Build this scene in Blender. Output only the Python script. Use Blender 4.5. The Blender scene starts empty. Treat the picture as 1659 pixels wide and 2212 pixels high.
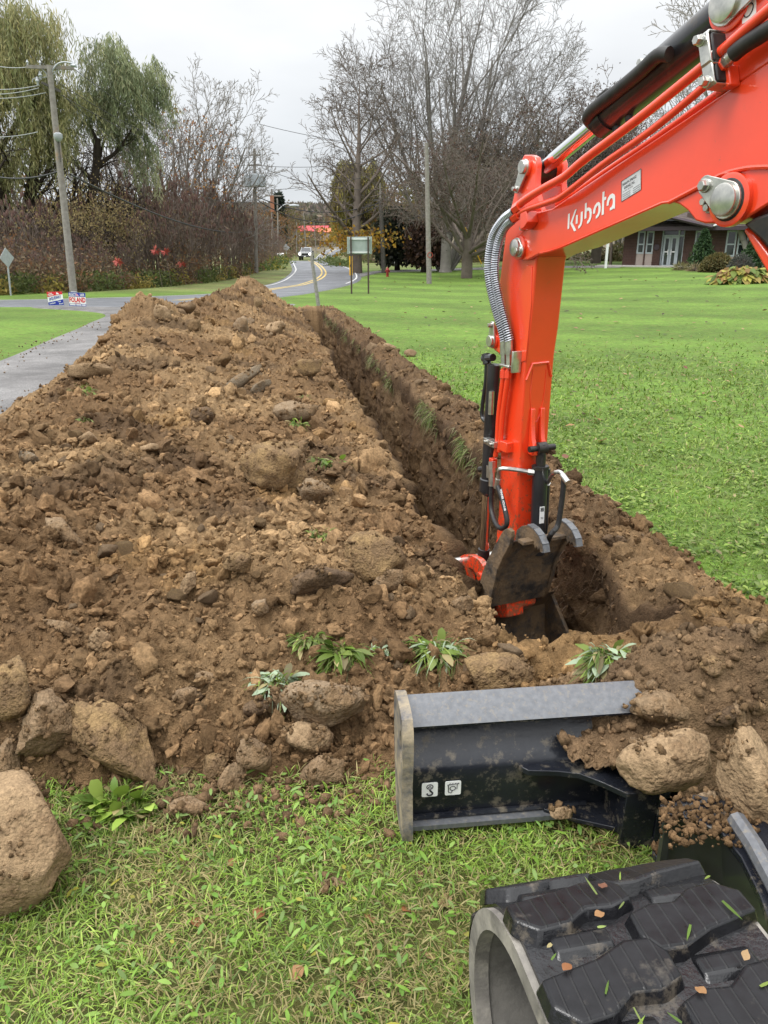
import bpy, bmesh, math, random
import numpy as np
from mathutils import Vector, Matrix

rad = math.radians
SC = bpy.context.scene
COL = SC.collection
random.seed(7)
RNG = np.random.default_rng(11)

# ---------------------------------------------------------------- camera
CAM_H = 1.6
PITCH = rad(19.15)
cam_d = bpy.data.cameras.new('camera')
cam = bpy.data.objects.new('camera', cam_d)
COL.objects.link(cam)
cam.location = (0, 0, CAM_H)
cam.rotation_euler = (math.pi / 2 - PITCH, 0, 0)
cam_d.sensor_fit = 'VERTICAL'
cam_d.sensor_height = 36.0
cam_d.lens = 36.0 * 1662.0 / 2212.0
cam_d.clip_start = 0.05
cam_d.clip_end = 6000
SC.camera = cam

# ---------------------------------------------------------------- sky, sun, exposure
SUN_ELEV, SUN_AZ = rad(55), rad(245)
world = bpy.data.worlds.new('World')
SC.world = world
world.use_nodes = True
wn, wl = world.node_tree.nodes, world.node_tree.links
wn.clear()
w_out = wn.new('ShaderNodeOutputWorld')
w_bg = wn.new('ShaderNodeBackground')
w_sky = wn.new('ShaderNodeTexSky')
w_sky.sky_type = 'NISHITA'
w_sky.sun_disc = False
w_sky.sun_elevation = SUN_ELEV
w_sky.sun_rotation = SUN_AZ
w_tc = wn.new('ShaderNodeTexCoord')
w_sep = wn.new('ShaderNodeSeparateXYZ')
wl.new(w_tc.outputs['Generated'], w_sep.inputs[0])
# overcast: brightness grows towards the zenith, a little bluish and darker at the horizon
w_max = wn.new('ShaderNodeMath'); w_max.operation = 'MAXIMUM'; w_max.inputs[1].default_value = 0.0
wl.new(w_sep.outputs['Z'], w_max.inputs[0])
w_pow = wn.new('ShaderNodeMath'); w_pow.operation = 'POWER'; w_pow.inputs[1].default_value = 2.0
wl.new(w_max.outputs[0], w_pow.inputs[0])
w_lum = wn.new('ShaderNodeMath'); w_lum.operation = 'MULTIPLY_ADD'
w_lum.inputs[1].default_value = 20.0; w_lum.inputs[2].default_value = 5.5
wl.new(w_pow.outputs[0], w_lum.inputs[0])
w_map = wn.new('ShaderNodeMapping'); w_map.inputs['Scale'].default_value = (1.6, 1.6, 4.5)
wl.new(w_tc.outputs['Generated'], w_map.inputs['Vector'])
w_noise = wn.new('ShaderNodeTexNoise'); w_noise.inputs['Scale'].default_value = 1.7
w_noise.inputs['Detail'].default_value = 5; w_noise.inputs['Roughness'].default_value = 0.5
wl.new(w_map.outputs[0], w_noise.inputs['Vector'])
w_cr = wn.new('ShaderNodeMapRange')
w_cr.inputs['From Min'].default_value = 0.3; w_cr.inputs['From Max'].default_value = 0.7
w_cr.inputs['To Min'].default_value = 0.84; w_cr.inputs['To Max'].default_value = 1.06
wl.new(w_noise.outputs['Fac'], w_cr.inputs['Value'])
w_m = wn.new('ShaderNodeMath'); w_m.operation = 'MULTIPLY'
wl.new(w_lum.outputs[0], w_m.inputs[0]); wl.new(w_cr.outputs[0], w_m.inputs[1])
w_tint = wn.new('ShaderNodeValToRGB')
w_tint.color_ramp.elements[0].position = 0.0
w_tint.color_ramp.elements[0].color = (0.90, 0.945, 1.0, 1)
w_tint.color_ramp.elements[1].position = 0.25
w_tint.color_ramp.elements[1].color = (0.985, 0.995, 1.0, 1)
wl.new(w_max.outputs[0], w_tint.inputs['Fac'])
w_vm = wn.new('ShaderNodeVectorMath'); w_vm.operation = 'SCALE'
wl.new(w_tint.outputs['Color'], w_vm.inputs[0]); wl.new(w_m.outputs[0], w_vm.inputs['Scale'])
w_mix = wn.new('ShaderNodeMix'); w_mix.data_type = 'RGBA'
w_mix.inputs['Factor'].default_value = 0.93
wl.new(w_sky.outputs['Color'], w_mix.inputs['A'])
wl.new(w_vm.outputs['Vector'], w_mix.inputs['B'])
wl.new(w_mix.outputs['Result'], w_bg.inputs['Color'])
w_bg.inputs['Strength'].default_value = 0.118
wl.new(w_bg.outputs[0], w_out.inputs['Surface'])

sun_d = bpy.data.lights.new('sun', 'SUN')
sun_d.energy = 1.5
sun_d.angle = rad(25)
sun_d.color = (1.0, 0.985, 0.96)
sun = bpy.data.objects.new('sun', sun_d)
COL.objects.link(sun)
_sd = Vector((math.sin(SUN_AZ) * math.cos(SUN_ELEV), math.cos(SUN_AZ) * math.cos(SUN_ELEV), math.sin(SUN_ELEV)))
sun.rotation_euler = (-_sd).to_track_quat('-Z', 'Y').to_euler()
SC.view_settings.view_transform = 'Standard'
SC.view_settings.look = 'None'
SC.view_settings.exposure = 0.50
SC.view_settings.gamma = 1.0
SC.view_settings.use_curve_mapping = False
SC.cycles.max_bounces = 4
SC.cycles.diffuse_bounces = 2
SC.cycles.glossy_bounces = 2
SC.cycles.transparent_max_bounces = 6

# ================================================================ helpers
F_PX = 1662.0
CT, ST = math.cos(PITCH), math.sin(PITCH)
UP = Vector((0, 0, 1))

def ray(vx, vy):
    r = (vx - 829.5) / F_PX
    u = (1106.0 - vy) / F_PX
    return Vector((r, CT + u * ST, -ST + u * CT))

def atD(vx, vy, D):
    """the point seen at (vx, vy) that stands D metres north of the camera"""
    d = ray(vx, vy)
    t = D / d.y
    return Vector((d.x * t, D, CAM_H + d.z * t))

def sstep(a, b, x):
    t = np.clip((x - a) / (b - a), 0, 1)
    return t * t * (3 - 2 * t)

def terrain(x, y):
    yy = np.clip(y, 0, None)
    zl = np.interp(yy, [0, 50, 125, 165, 300, 450, 800, 1500], [0, -.8, -.56, -1.0, .6, 6, 24, 62])
    zr = np.interp(yy, [0, 70, 200, 300, 450, 800, 1500], [0, 0, .3, .8, 6, 24, 62])
    t = sstep(3.0, 20.0, x)
    return zl * (1 - t) + zr * t

_TL = ((0, 0), (50, -.8), (125, -.56), (165, -1.0), (300, .6), (450, 6), (800, 24), (1500, 62))
_TR = ((0, 0), (70, 0), (200, .3), (300, .8), (450, 6), (800, 24), (1500, 62))
def _lin(tab, y):
    if y <= 0: return tab[0][1]
    for (a, p), (b, q) in zip(tab, tab[1:]):
        if y <= b: return p + (q - p) * (y - a) / (b - a)
    return tab[-1][1]
def gz(x, y):
    t = min(1.0, max(0.0, (x - 3.0) / 17.0)); t = t * t * (3 - 2 * t)
    return _lin(_TL, y) * (1 - t) + _lin(_TR, y) * t

def onground(vx, vy, lift=0.0):
    d = ray(vx, vy)
    t = 1.0; t0 = .9
    for _ in range(900):
        if CAM_H + d.z * t <= gz(d.x * t, d.y * t) + lift: break
        t0 = t; t *= 1.015
    for _ in range(24):
        m = (t0 + t) / 2
        if CAM_H + d.z * m <= gz(d.x * m, d.y * m) + lift: t = m
        else: t0 = m
    return Vector((d.x * t, d.y * t, CAM_H + d.z * t))

# ---- noise -------------------------------------------------------
def _hash(ix, iy, iz, seed):
    h = (ix.astype(np.uint32) * np.uint32(374761393) + iy.astype(np.uint32) * np.uint32(668265263)
         + iz.astype(np.uint32) * np.uint32(2147483647) + np.uint32(seed * 1274126177 & 0xffffffff))
    h = (h ^ (h >> np.uint32(13))) * np.uint32(1274126177)
    h = (h ^ (h >> np.uint32(16))) * np.uint32(2246822519)
    return (h ^ (h >> np.uint32(15)))

def noise3(P, scale=1.0, seed=0):
    """gradient noise in about [-1, 1] for an (N,3) array"""
    Q = np.asarray(P, dtype=np.float64) * scale
    I = np.floor(Q).astype(np.int64)
    Fr = Q - I
    U = Fr * Fr * Fr * (Fr * (Fr * 6 - 15) + 10)
    out = np.zeros(len(Q))
    for dx in (0, 1):
        wx = U[:, 0] if dx else 1 - U[:, 0]
        for dy in (0, 1):
            wy = U[:, 1] if dy else 1 - U[:, 1]
            for dz in (0, 1):
                wz = U[:, 2] if dz else 1 - U[:, 2]
                h = _hash(I[:, 0] + dx, I[:, 1] + dy, I[:, 2] + dz, seed)
                gx = (h & np.uint32(1023)).astype(np.float64) / 511.5 - 1
                gy = ((h >> np.uint32(10)) & np.uint32(1023)).astype(np.float64) / 511.5 - 1
                gw = ((h >> np.uint32(20)) & np.uint32(1023)).astype(np.float64) / 511.5 - 1
                out += wx * wy * wz * (gx * (Fr[:, 0] - dx) + gy * (Fr[:, 1] - dy) + gw * (Fr[:, 2] - dz))
    return out * 1.4

def fbm(P, scale, octs=4, seed=0, gain=0.5):
    o = 0; a = 1.0
    for k in range(octs):
        o = o + a * noise3(P, scale * 2 ** k, seed + k * 7)
        a *= gain
    return o

# ---- objects -----------------------------------------------------
def tag(o, label=None, cat=None, group=None, kind=None):
    if label: o['label'] = label
    if cat: o['category'] = cat
    if group: o['group'] = group
    if kind: o['kind'] = kind
    return o

def empty(name, loc, label=None, cat=None, group=None, rz=0.0):
    o = bpy.data.objects.new(name, None)
    COL.objects.link(o)
    o.location = loc
    o.rotation_euler = (0, 0, rz)
    o.empty_display_size = 0.2
    return tag(o, label, cat, group)

def put(o, parent):
    """parent o keeping its world-space coordinates (only for un-rotated chains)"""
    if parent is not None:
        o.parent = parent
        q = Vector((0, 0, 0)); p = parent
        while p is not None:
            q = q + p.location; p = p.parent
        o.location = o.location - q
    return o

def np_mesh(name, verts, faces, mats=(), colors=None, smooth=False, mat_idx=None, angle=None, cname='tone'):
    me = bpy.data.meshes.new(name)
    verts = np.ascontiguousarray(verts, dtype=np.float32)
    faces = np.ascontiguousarray(faces, dtype=np.int32)
    n, k = faces.shape
    me.vertices.add(len(verts)); me.vertices.foreach_set('co', verts.ravel())
    me.loops.add(n * k); me.loops.foreach_set('vertex_index', faces.ravel())
    me.polygons.add(n)
    me.polygons.foreach_set('loop_start', np.arange(0, n * k, k, dtype=np.int32))
    if smooth:
        me.polygons.foreach_set('use_smooth', np.ones(n, dtype=bool))
    for m in mats: me.materials.append(m)
    if mat_idx is not None:
        me.polygons.foreach_set('material_index', np.asarray(mat_idx, dtype=np.int32))
    me.update(calc_edges=True)
    if colors is not None:
        ca = me.color_attributes.new(cname, 'FLOAT_COLOR', 'POINT')
        c = np.ones((len(verts), 4), dtype=np.float32); c[:, :3] = colors
        ca.data.foreach_set('color', c.ravel())
    if angle: me.set_sharp_from_angle(angle=angle)
    return me

def link(name, me, parent=None, **t):
    o = bpy.data.objects.new(name, me)
    COL.objects.link(o)
    put(o, parent)
    if t: tag(o, **t)
    return o

class MB:
    """collects shapes and links them as one mesh object"""
    def __init__(self): self.v = []; self.f = []; self.m = []
    def add(self, vs, fs, mi=0):
        b = len(self.v)
        self.v += [tuple(p) for p in vs]
        self.f += [tuple(i + b for i in f) for f in fs]
        self.m += [mi] * len(fs)
        return self
    def box(self, c, size, M=None, mi=0):
        c = Vector(c); hx, hy, hz = [s / 2 for s in size]
        M = M or Matrix.Identity(3)
        vs = [c + M @ Vector((x, y, z)) for x in (-hx, hx) for y in (-hy, hy) for z in (-hz, hz)]
        fs = [(0, 1, 3, 2), (4, 6, 7, 5), (0, 4, 5, 1), (2, 3, 7, 6), (0, 2, 6, 4), (1, 5, 7, 3)]
        return self.add(vs, fs, mi)
    def prism(self, pts, off, mi=0):
        """closed polygon pts extruded by vector off"""
        n = len(pts); off = Vector(off)
        a = [Vector(p) for p in pts]
        nrm = Vector((0, 0, 0))
        for i in range(n): nrm += a[i].cross(a[(i + 1) % n])
        if nrm.dot(off) > 0: a.reverse()
        vs = a + [p + off for p in a]
        fs = [tuple(range(n)), tuple(reversed(range(n, 2 * n)))]
        fs += [(i, i + n, (i + 1) % n + n, (i + 1) % n) for i in range(n)]
        return self.add(vs, fs, mi)
    def tube(self, pts, r, n=10, cap=True, mi=0):
        pts = [Vector(p) for p in pts]
        k = len(pts)
        rs = list(r) if hasattr(r, '__len__') else [r] * k
        vs = []; fs = []
        t0 = (pts[1] - pts[0]).normalized()
        ref = Vector((0, 0, 1)) if abs(t0.z) < .9 else Vector((1, 0, 0))
        nx = t0.cross(ref).normalized()
        for i in range(k):
            t = (pts[min(i + 1, k - 1)] - pts[max(i - 1, 0)])
            if t.length < 1e-9: t = t0
            t = t.normalized()
            nx = (nx - t * nx.dot(t)).normalized()
            ny = t.cross(nx)
            for j in range(n):
                a = 2 * math.pi * j / n
                vs.append(pts[i] + (nx * math.cos(a) + ny * math.sin(a)) * rs[i])
        for i in range(k - 1):
            for j in range(n):
                j2 = (j + 1) % n
                fs.append((i * n + j, i * n + j2, (i + 1) * n + j2, (i + 1) * n + j))
        if cap:
            fs.append(tuple(reversed(range(n)))); fs.append(tuple(range((k - 1) * n, k * n)))
        return self.add(vs, fs, mi)
    def disc(self, c, axis, r, th, n=20, mi=0, bev=0.15):
        """short bevelled cylinder starting at c along axis"""
        c = Vector(c); a = Vector(axis).normalized()
        return self.tube([c, c + a * th * (1 - bev), c + a * th], [r, r, r * (1 - bev * .7)], n, True, mi)
    def build(self, name, mats, parent=None, bevel=0.0, segs=2, angle=35, **t):
        me = bpy.data.meshes.new(name)
        me.from_pydata(self.v, [], self.f)
        if not isinstance(mats, (list, tuple)): mats = [mats]
        for m in mats: me.materials.append(m)
        if len(mats) > 1: me.polygons.foreach_set('material_index', self.m)
        me.update()
        me.shade_smooth(); me.set_sharp_from_angle(angle=rad(angle))
        o = link(name, me, parent)
        if bevel:
            b = o.modifiers.new('bevel', 'BEVEL'); b.width = bevel; b.segments = segs
            b.limit_method = 'ANGLE'; b.angle_limit = rad(40); b.use_clamp_overlap = True
        if t: tag(o, **t)
        return o

def bez(pts, n=24):
    """smooth curve (Catmull-Rom) through pts"""
    P = [Vector(p) for p in pts]
    P = [P[0] * 2 - P[1]] + P + [P[-1] * 2 - P[-2]]
    out = []
    segs = len(P) - 3
    for i in range(segs):
        k = max(2, n // segs)
        for j in range(k):
            t = j / k
            a, b, c, d = P[i:i + 4]
            out.append(0.5 * ((2 * b) + (c - a) * t + (2 * a - 5 * b + 4 * c - d) * t * t + (3 * b - a - 3 * c + d) * t ** 3))
    out.append(P[-2])
    return out

# ---- materials ---------------------------------------------------
def nm(name):
    m = bpy.data.materials.new(name); m.use_nodes = True
    nt = m.node_tree
    b = nt.nodes['Principled BSDF']
    return m, nt.nodes, nt.links, b

def mixc(n, l, fac, a, b, mode='MIX'):
    x = n.new('ShaderNodeMix'); x.data_type = 'RGBA'; x.blend_type = mode
    for s, v in (('Factor', fac), ('A', a), ('B', b)):
        if hasattr(v, 'links') or hasattr(v, 'is_linked'): l.new(v, x.inputs[s])
        elif s == 'Factor': x.inputs[s].default_value = v
        else: x.inputs[s].default_value = (*v, 1)
    return x.outputs['Result']

def texnoise(n, l, co, scale, detail=4, rough=0.55, w=None):
    t = n.new('ShaderNodeTexNoise')
    t.inputs['Scale'].default_value = scale; t.inputs['Detail'].default_value = detail
    t.inputs['Roughness'].default_value = rough
    if co is not None: l.new(co, t.inputs['Vector'])
    return t.outputs['Fac']

def mrange(n, l, v, a, b, c=0.0, d=1.0):
    m = n.new('ShaderNodeMapRange'); l.new(v, m.inputs['Value'])
    m.inputs['From Min'].default_value = a; m.inputs['From Max'].default_value = b
    m.inputs['To Min'].default_value = c; m.inputs['To Max'].default_value = d
    return m.outputs[0]

def bump(n, l, h, b, strength=0.4, dist=0.01, prev=None):
    x = n.new('ShaderNodeBump'); x.inputs['Strength'].default_value = strength; x.inputs['Distance'].default_value = dist
    l.new(h, x.inputs['Height'])
    if prev is not None: l.new(prev, x.inputs['Normal'])
    if b is not None: l.new(x.outputs[0], b.inputs['Normal'])
    return x.outputs[0]

def ocoord(n):
    return n.new('ShaderNodeTexCoord').outputs['Object']

def pos(n):
    return n.new('ShaderNodeNewGeometry').outputs['Position']

def pmat(name, c1, c2=None, scale=8.0, rough=0.7, metal=0.0, bmp=0.0, bscale=None, spec=0.4, lo=.35, hi=.65, co='obj', coat=0.0,
         dirt=None, dscale=5.0, dlo=.55, dhi=.7, rough2=None):
    m, n, l, b = nm(name)
    c = ocoord(n) if co == 'obj' else pos(n)
    col = None
    if c2 is not None:
        f = mrange(n, l, texnoise(n, l, c, scale, 6, .6), lo, hi)
        col = mixc(n, l, f, c1, c2)
    b.inputs['Roughness'].default_value = rough
    if dirt is not None:
        f2 = mrange(n, l, texnoise(n, l, c, dscale, 8, .68), dlo, dhi)
        col = mixc(n, l, f2, col if col is not None else c1, dirt)
        r2 = mrange(n, l, f2, 0, 1, rough, rough2 if rough2 is not None else .9)
        l.new(r2, b.inputs['Roughness'])
    if col is not None: l.new(col, b.inputs['Base Color'])
    else: b.inputs['Base Color'].default_value = (*c1, 1)
    b.inputs['Metallic'].default_value = metal
    b.inputs['Specular IOR Level'].default_value = spec
    if coat: b.inputs['Coat Weight'].default_value = coat; b.inputs['Coat Roughness'].default_value = .08
    if bmp:
        bump(n, l, texnoise(n, l, c, bscale or scale * 3, 5, .6), b, bmp, 0.01)
    return m

def tone_mat(name, rough=.9, bmp=.5, bscale=120, spec=.2, vary=.35, trans=0.0, dist=.004):
    """colour from the per-vertex attribute 'tone' (each piece's own colour), fine noise on top"""
    m, n, l, b = nm(name)
    at = n.new('ShaderNodeAttribute'); at.attribute_name = 'tone'
    c = ocoord(n)
    col = at.outputs['Color']
    if vary:
        f = mrange(n, l, texnoise(n, l, c, bscale * .5, 6, .65), .3, .7, 1 - vary, 1 + vary)
        g = n.new('ShaderNodeVectorMath'); g.operation = 'SCALE'
        l.new(col, g.inputs[0]); l.new(f, g.inputs['Scale'])
        col = g.outputs[0]
    l.new(col, b.inputs['Base Color'])
    b.inputs['Roughness'].default_value = rough
    b.inputs['Specular IOR Level'].default_value = spec
    if bmp: bump(n, l, texnoise(n, l, c, bscale, 6, .7), b, bmp, dist)
    if trans:
        tr = n.new('ShaderNodeBsdfTranslucent'); l.new(col, tr.inputs['Color'])
        mx = n.new('ShaderNodeMixShader'); mx.inputs[0].default_value = trans
        l.new(b.outputs[0], mx.inputs[1]); l.new(tr.outputs[0], mx.inputs[2])
        out = [x for x in n if x.type == 'OUTPUT_MATERIAL'][0]
        l.new(mx.outputs[0], out.inputs['Surface'])
    return m

# ================================================================ setting: ground, roads, drive
TD = Vector((-.1425, .98979, 0)).normalized()       # direction of the trench
TN = Vector((TD.y, -TD.x, 0))                        # to its right
TP = Vector((1.24, 0, 0))

def su2xy(s, u):
    return TP.x + TD.x * s + TN.x * u, TP.y + TD.y * s + TN.y * u

def xy2su(x, y):
    dx, dy = x - TP.x, y - TP.y
    return dx * TD.x + dy * TD.y, dx * TN.x + dy * TN.y

def ground_mat():
    m, n, l, b = nm('turf_ground')
    at = n.new('ShaderNodeAttribute'); at.attribute_name = 'tone'
    p = pos(n)
    # mown bands on the lawn: direction of the mower passes, wobbling
    mp = n.new('ShaderNodeMapping'); mp.inputs['Rotation'].default_value = (0, 0, rad(-50))
    l.new(p, mp.inputs['Vector'])
    wv = n.new('ShaderNodeTexWave'); wv.inputs['Scale'].default_value = .055; wv.inputs['Distortion'].default_value = 2.6
    wv.inputs['Detail'].default_value = 2; wv.inputs['Detail Scale'].default_value = .6
    l.new(mp.outputs[0], wv.inputs['Vector'])
    band = mrange(n, l, wv.outputs['Fac'], .25, .75, .88, 1.14)
    patch = mrange(n, l, texnoise(n, l, p, .6, 3, .6), .3, .7, .8, 1.2)
    fine = mrange(n, l, texnoise(n, l, p, 9, 5, .85), .3, .7, .5, 1.5)
    def sc(c, f):
        g = n.new('ShaderNodeVectorMath'); g.operation = 'SCALE'; l.new(c, g.inputs[0]); l.new(f, g.inputs['Scale']); return g.outputs[0]
    c = sc(sc(sc(at.outputs['Color'], band), patch), fine)
    dry = mrange(n, l, texnoise(n, l, p, 4, 4, .75), .50, .72, 0, .6)
    c = mixc(n, l, dry, c, (.13, .12, .035))
    l.new(c, b.inputs['Base Color'])
    b.inputs['Roughness'].default_value = .85; b.inputs['Specular IOR Level'].default_value = .25
    bump(n, l, texnoise(n, l, p, 45, 3, .75), b, .6, .03)
    return m

GROUND_MAT = ground_mat()
LAWN_C = np.array((.090, .158, .021)); LITTER_C = np.array((.125, .085, .045)); ROUGH_C = np.array((.115, .145, .04))
FAR_C = np.array((.105, .085, .055))

def build_ground():
    xs = np.sinh(np.linspace(-1, 1, 161) * 6.2) / math.sinh(6.2) * 1400
    ys1 = np.arange(-6, 30, .24)
    ys2 = np.unique(np.concatenate([30 * np.power(1600 / 30, np.linspace(0, 1, 130)), [50, 125, 165, 300, 70, 200, 450, 800]]))
    xs = np.unique(np.concatenate([xs, np.arange(-9, 9, .24)]))
    ys = np.concatenate([[-60, -20], ys1, ys2])
    X, Y = np.meshgrid(xs, ys)
    Z = terrain(X, Y)
    P = np.stack([X.ravel(), Y.ravel(), np.zeros(X.size)], 1)
    Z = Z + (.012 * noise3(P, .12, 3) + .010 * noise3(P, .9, 4)).reshape(X.shape) * sstep(3, 12, np.hypot(X, Y))
    far = sstep(420, 900, Y)
    Z = Z + far * (9 * fbm(P, .004, 3, 9)).reshape(X.shape)
    s, u = xy2su(X, Y)
    core = (s > 2.7) & (s < 24.7) & (np.abs(u) < .72)
    Z = np.where(core, Z - 1.6, Z)
    # colours of the ground cover itself
    c = np.tile(LAWN_C, (X.size, 1))
    xf, yf = X.ravel(), Y.ravel()
    wob = 3 * noise3(P, .15, 21)
    left = sstep(38, 43, yf + .25 * wob + np.where(xf > -8, 0, 0)) * (1 - sstep(-6, -1, xf - .02 * (yf - 40) + .2 * wob))
    left = np.maximum(left, sstep(70, 95, yf) * 1.0)
    c = c * (1 - left[:, None]) + ROUGH_C * left[:, None]
    lit = sstep(-.2, .5, noise3(P, .5, 33)) * left
    c = c * (1 - .6 * lit[:, None]) + LITTER_C * .6 * lit[:, None]
    nr = ((yf < 2.6) & (xf > -3) & (xf < 3)).astype(float)[:, None] * .8
    c = c * (1 - nr) + np.array((.105, .098, .034)) * nr
    fr = sstep(130, 260, yf)[:, None]
    c = c * (1 - fr) + FAR_C * fr
    ny, nx = X.shape
    idx = np.arange(nx * ny).reshape(ny, nx)
    f = np.stack([idx[:-1, :-1], idx[:-1, 1:], idx[1:, 1:], idx[1:, :-1]], -1).reshape(-1, 4)
    me = np_mesh('ground', np.stack([xf, yf, Z.ravel()], 1), f, [GROUND_MAT], c, smooth=True)
    link('ground', me, kind='structure', label='green mown lawn and rough verge running to the wooded hills')

build_ground()

def asphalt(name, base, dark, wet=.45, speck=.25):
    m, n, l, b = nm(name)
    p = pos(n)
    f1 = mrange(n, l, texnoise(n, l, p, .9, 6, .75), .35, .65)
    c = mixc(n, l, f1, dark, base)
    f2 = mrange(n, l, texnoise(n, l, p, 60, 2, .7), .35, .75, 1 - speck, 1 + speck)
    g = n.new('ShaderNodeVectorMath'); g.operation = 'SCALE'; l.new(c, g.inputs[0]); l.new(f2, g.inputs['Scale'])
    l.new(g.outputs[0], b.inputs['Base Color'])
    r = mrange(n, l, texnoise(n, l, p, .7, 5, .6), .3, .7, wet, wet + .3)
    l.new(r, b.inputs['Roughness'])
    bump(n, l, texnoise(n, l, p, 90, 2, .7), b, .5, .01)
    return m

ROAD_MAT = asphalt('wet_asphalt', (.135, .14, .155), (.09, .095, .105), .38)
DRIVE_MAT = asphalt('worn_drive_asphalt', (.215, .205, .20), (.085, .08, .078), .42, .6)
WHITE_PAINT = pmat('white_road_paint', (.50, .50, .49), (.25, .25, .25), 3, .7, lo=.5, hi=.8, co='pos')
YELLOW_PAINT = pmat('yellow_road_paint', (.55, .40, .12), (.3, .25, .14), 2, .7, lo=.5, hi=.85, co='pos')

def resample(pts, n):
    P = np.array([tuple(p)[:2] for p in bez(pts, 20 * len(pts))])
    d = np.concatenate([[0], np.cumsum(np.hypot(*np.diff(P, axis=0).T))])
    t = np.linspace(0, d[-1], n)
    return np.stack([np.interp(t, d, P[:, 0]), np.interp(t, d, P[:, 1])], 1)

def ribbon(name, A, B, mat, lift, cols=6, parent=None, **t):
    n = len(A)
    k = np.linspace(0, 1, cols + 1)
    if cols > 1: k = np.concatenate([[-.03], k, [1.03]]); cols += 2
    P = A[:, None, :] * (1 - k[None, :, None]) + B[:, None, :] * k[None, :, None]
    Z = terrain(P[..., 0], P[..., 1]) + lift
    if cols > 1: Z[:, 0] -= lift + .06; Z[:, -1] -= lift + .06
    V = np.concatenate([P, Z[..., None]], -1).reshape(-1, 3)
    idx = np.arange(n * (cols + 1)).reshape(n, cols + 1)
    f = np.stack([idx[:-1, :-1], idx[:-1, 1:], idx[1:, 1:], idx[1:, :-1]], -1).reshape(-1, 4)
    return link(name, np_mesh(name, V, f, [mat], smooth=True), parent, **t)

def offset(A, d):
    T = np.gradient(A, axis=0)
    T /= np.linalg.norm(T, axis=1)[:, None]
    return A + np.stack([-T[:, 1], T[:, 0]], 1) * d

RF = [(-400, 653), (0, 650), (170, 646.5), (327, 642), (469, 635), (546, 622), (607, 606), (631.5, 586), (630, 574), (625.6, 564)]
RN = [(-400, 664), (0, 663), (170, 664), (327, 664), (500, 652), (652, 636), (740, 619), (779, 600.5), (758, 580.6), (705, 564)]
far_e = resample([onground(*p) for p in RF], 160)
near_e = resample([onground(*p) for p in RN], 160)
# the drive and the road mouth first, then the road a little higher
dl = resample([(-5.9, -2), (-5.92, 5), (-5.95, 9.5), (-6.2, 12.5), (-6.8, 16), (-7.5, 20), (-8.6, 24.3), (-12, 27.2)], 80)
dr = resample([(-2.8, -2), (-2.85, 5), (-3.0, 9.5), (-3.2, 12.5), (-3.2, 16), (-3.4, 20), (-3.4, 25), (-3.3, 29.0)], 80)
ribbon('driveway', dl, dr, DRIVE_MAT, .030, 10, kind='structure', label='worn grey asphalt drive beside the soil heap')
road = ribbon('road', far_e, near_e, ROAD_MAT, .040, 10, kind='structure', label='wet grey two-lane road curving away past the poles')
ribbon('edge_line', offset(far_e, -.25), offset(far_e, -.37), WHITE_PAINT, .047, 1, road)
ribbon('edge_line', offset(near_e[58:], .25), offset(near_e[58:], .37), WHITE_PAINT, .047, 1, road)
YL = [(380, 651.5), (500, 641), (596.6, 625), (652, 616.5), (689, 603), (699.7, 590), (692, 577), (679, 567.5), (668, 563.4)]
yl = resample([onground(*p) for p in YL], 120)
ribbon('centre_line', offset(yl, -.10), offset(yl, -.24), YELLOW_PAINT, .047, 1, road)
ribbon('centre_line', offset(yl, .10), offset(yl, .24), YELLOW_PAINT, .047, 1, road)
f1 = resample([onground(*p) for p in [(672, 562), (689, 551), (713, 538.5), (737, 531.5)]], 40)
f2 = resample([onground(*p) for p in [(700, 562), (718.5, 553.5), (737, 540), (752, 532.5)]], 40)
ribbon('road', f1, f2, ROAD_MAT, .07, 4, kind='structure', label='far stretch of the wet road climbing to the right')
ribbon('centre_line', (f1 * .52 + f2 * .48), (f1 * .46 + f2 * .54), YELLOW_PAINT, .09, 1, bpy.data.objects['road.001'])
ribbon('edge_line', f1 * .98 + f2 * .02, f1 * .94 + f2 * .06, WHITE_PAINT, .09, 1, bpy.data.objects['road.001'])
# side drive on the right beyond the hydrant and the path along the trees
sa = resample([onground(*p) for p in [(770, 592), (840, 584.5), (1000, 580), (1340, 575)]], 60)
sb = resample([onground(*p) for p in [(775, 600), (840, 588.5), (1000, 583.5), (1340, 578)]], 60)
ribbon('side_drive', sa, sb, DRIVE_MAT, .035, 3, kind='structure', label='narrow grey drive crossing the far edge of the lawn')

# ================================================================ soil heap and trench
def soil_mat():
    m, n, l, b = nm('loose_soil')
    at = n.new('ShaderNodeAttribute'); at.attribute_name = 'tone'
    p = pos(n)
    f = mrange(n, l, texnoise(n, l, p, 30, 4, .75), .28, .72, .6, 1.45)
    g = n.new('ShaderNodeVectorMath'); g.operation = 'SCALE'; l.new(at.outputs['Color'], g.inputs[0]); l.new(f, g.inputs['Scale'])
    l.new(g.outputs[0], b.inputs['Base Color'])
    b.inputs['Roughness'].default_value = .95; b.inputs['Specular IOR Level'].default_value = .15
    bump(n, l, texnoise(n, l, p, 85, 3, .75), b, 1.0, .02)
    return m

SOIL_MAT = soil_mat()

S_ROWS = 1.72 * np.exp(np.linspace(0, math.log(25.4 / 1.72), 500))
def crest(s):
    uc = np.interp(s, [2, 3.5, 5, 12, 15, 18, 20, 24], [-2.7, -2.8, -2.9, -2.9, -2.7, -2.1, -1.75, -1.6])
    hc = np.interp(s, [2, 3.5, 5, 7, 10, 12, 14, 17, 20, 22, 23.5, 25], [.38, .40, .34, .44, .68, .88, .72, .84, .96, .74, .36, .0])
    return uc, hc

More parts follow.
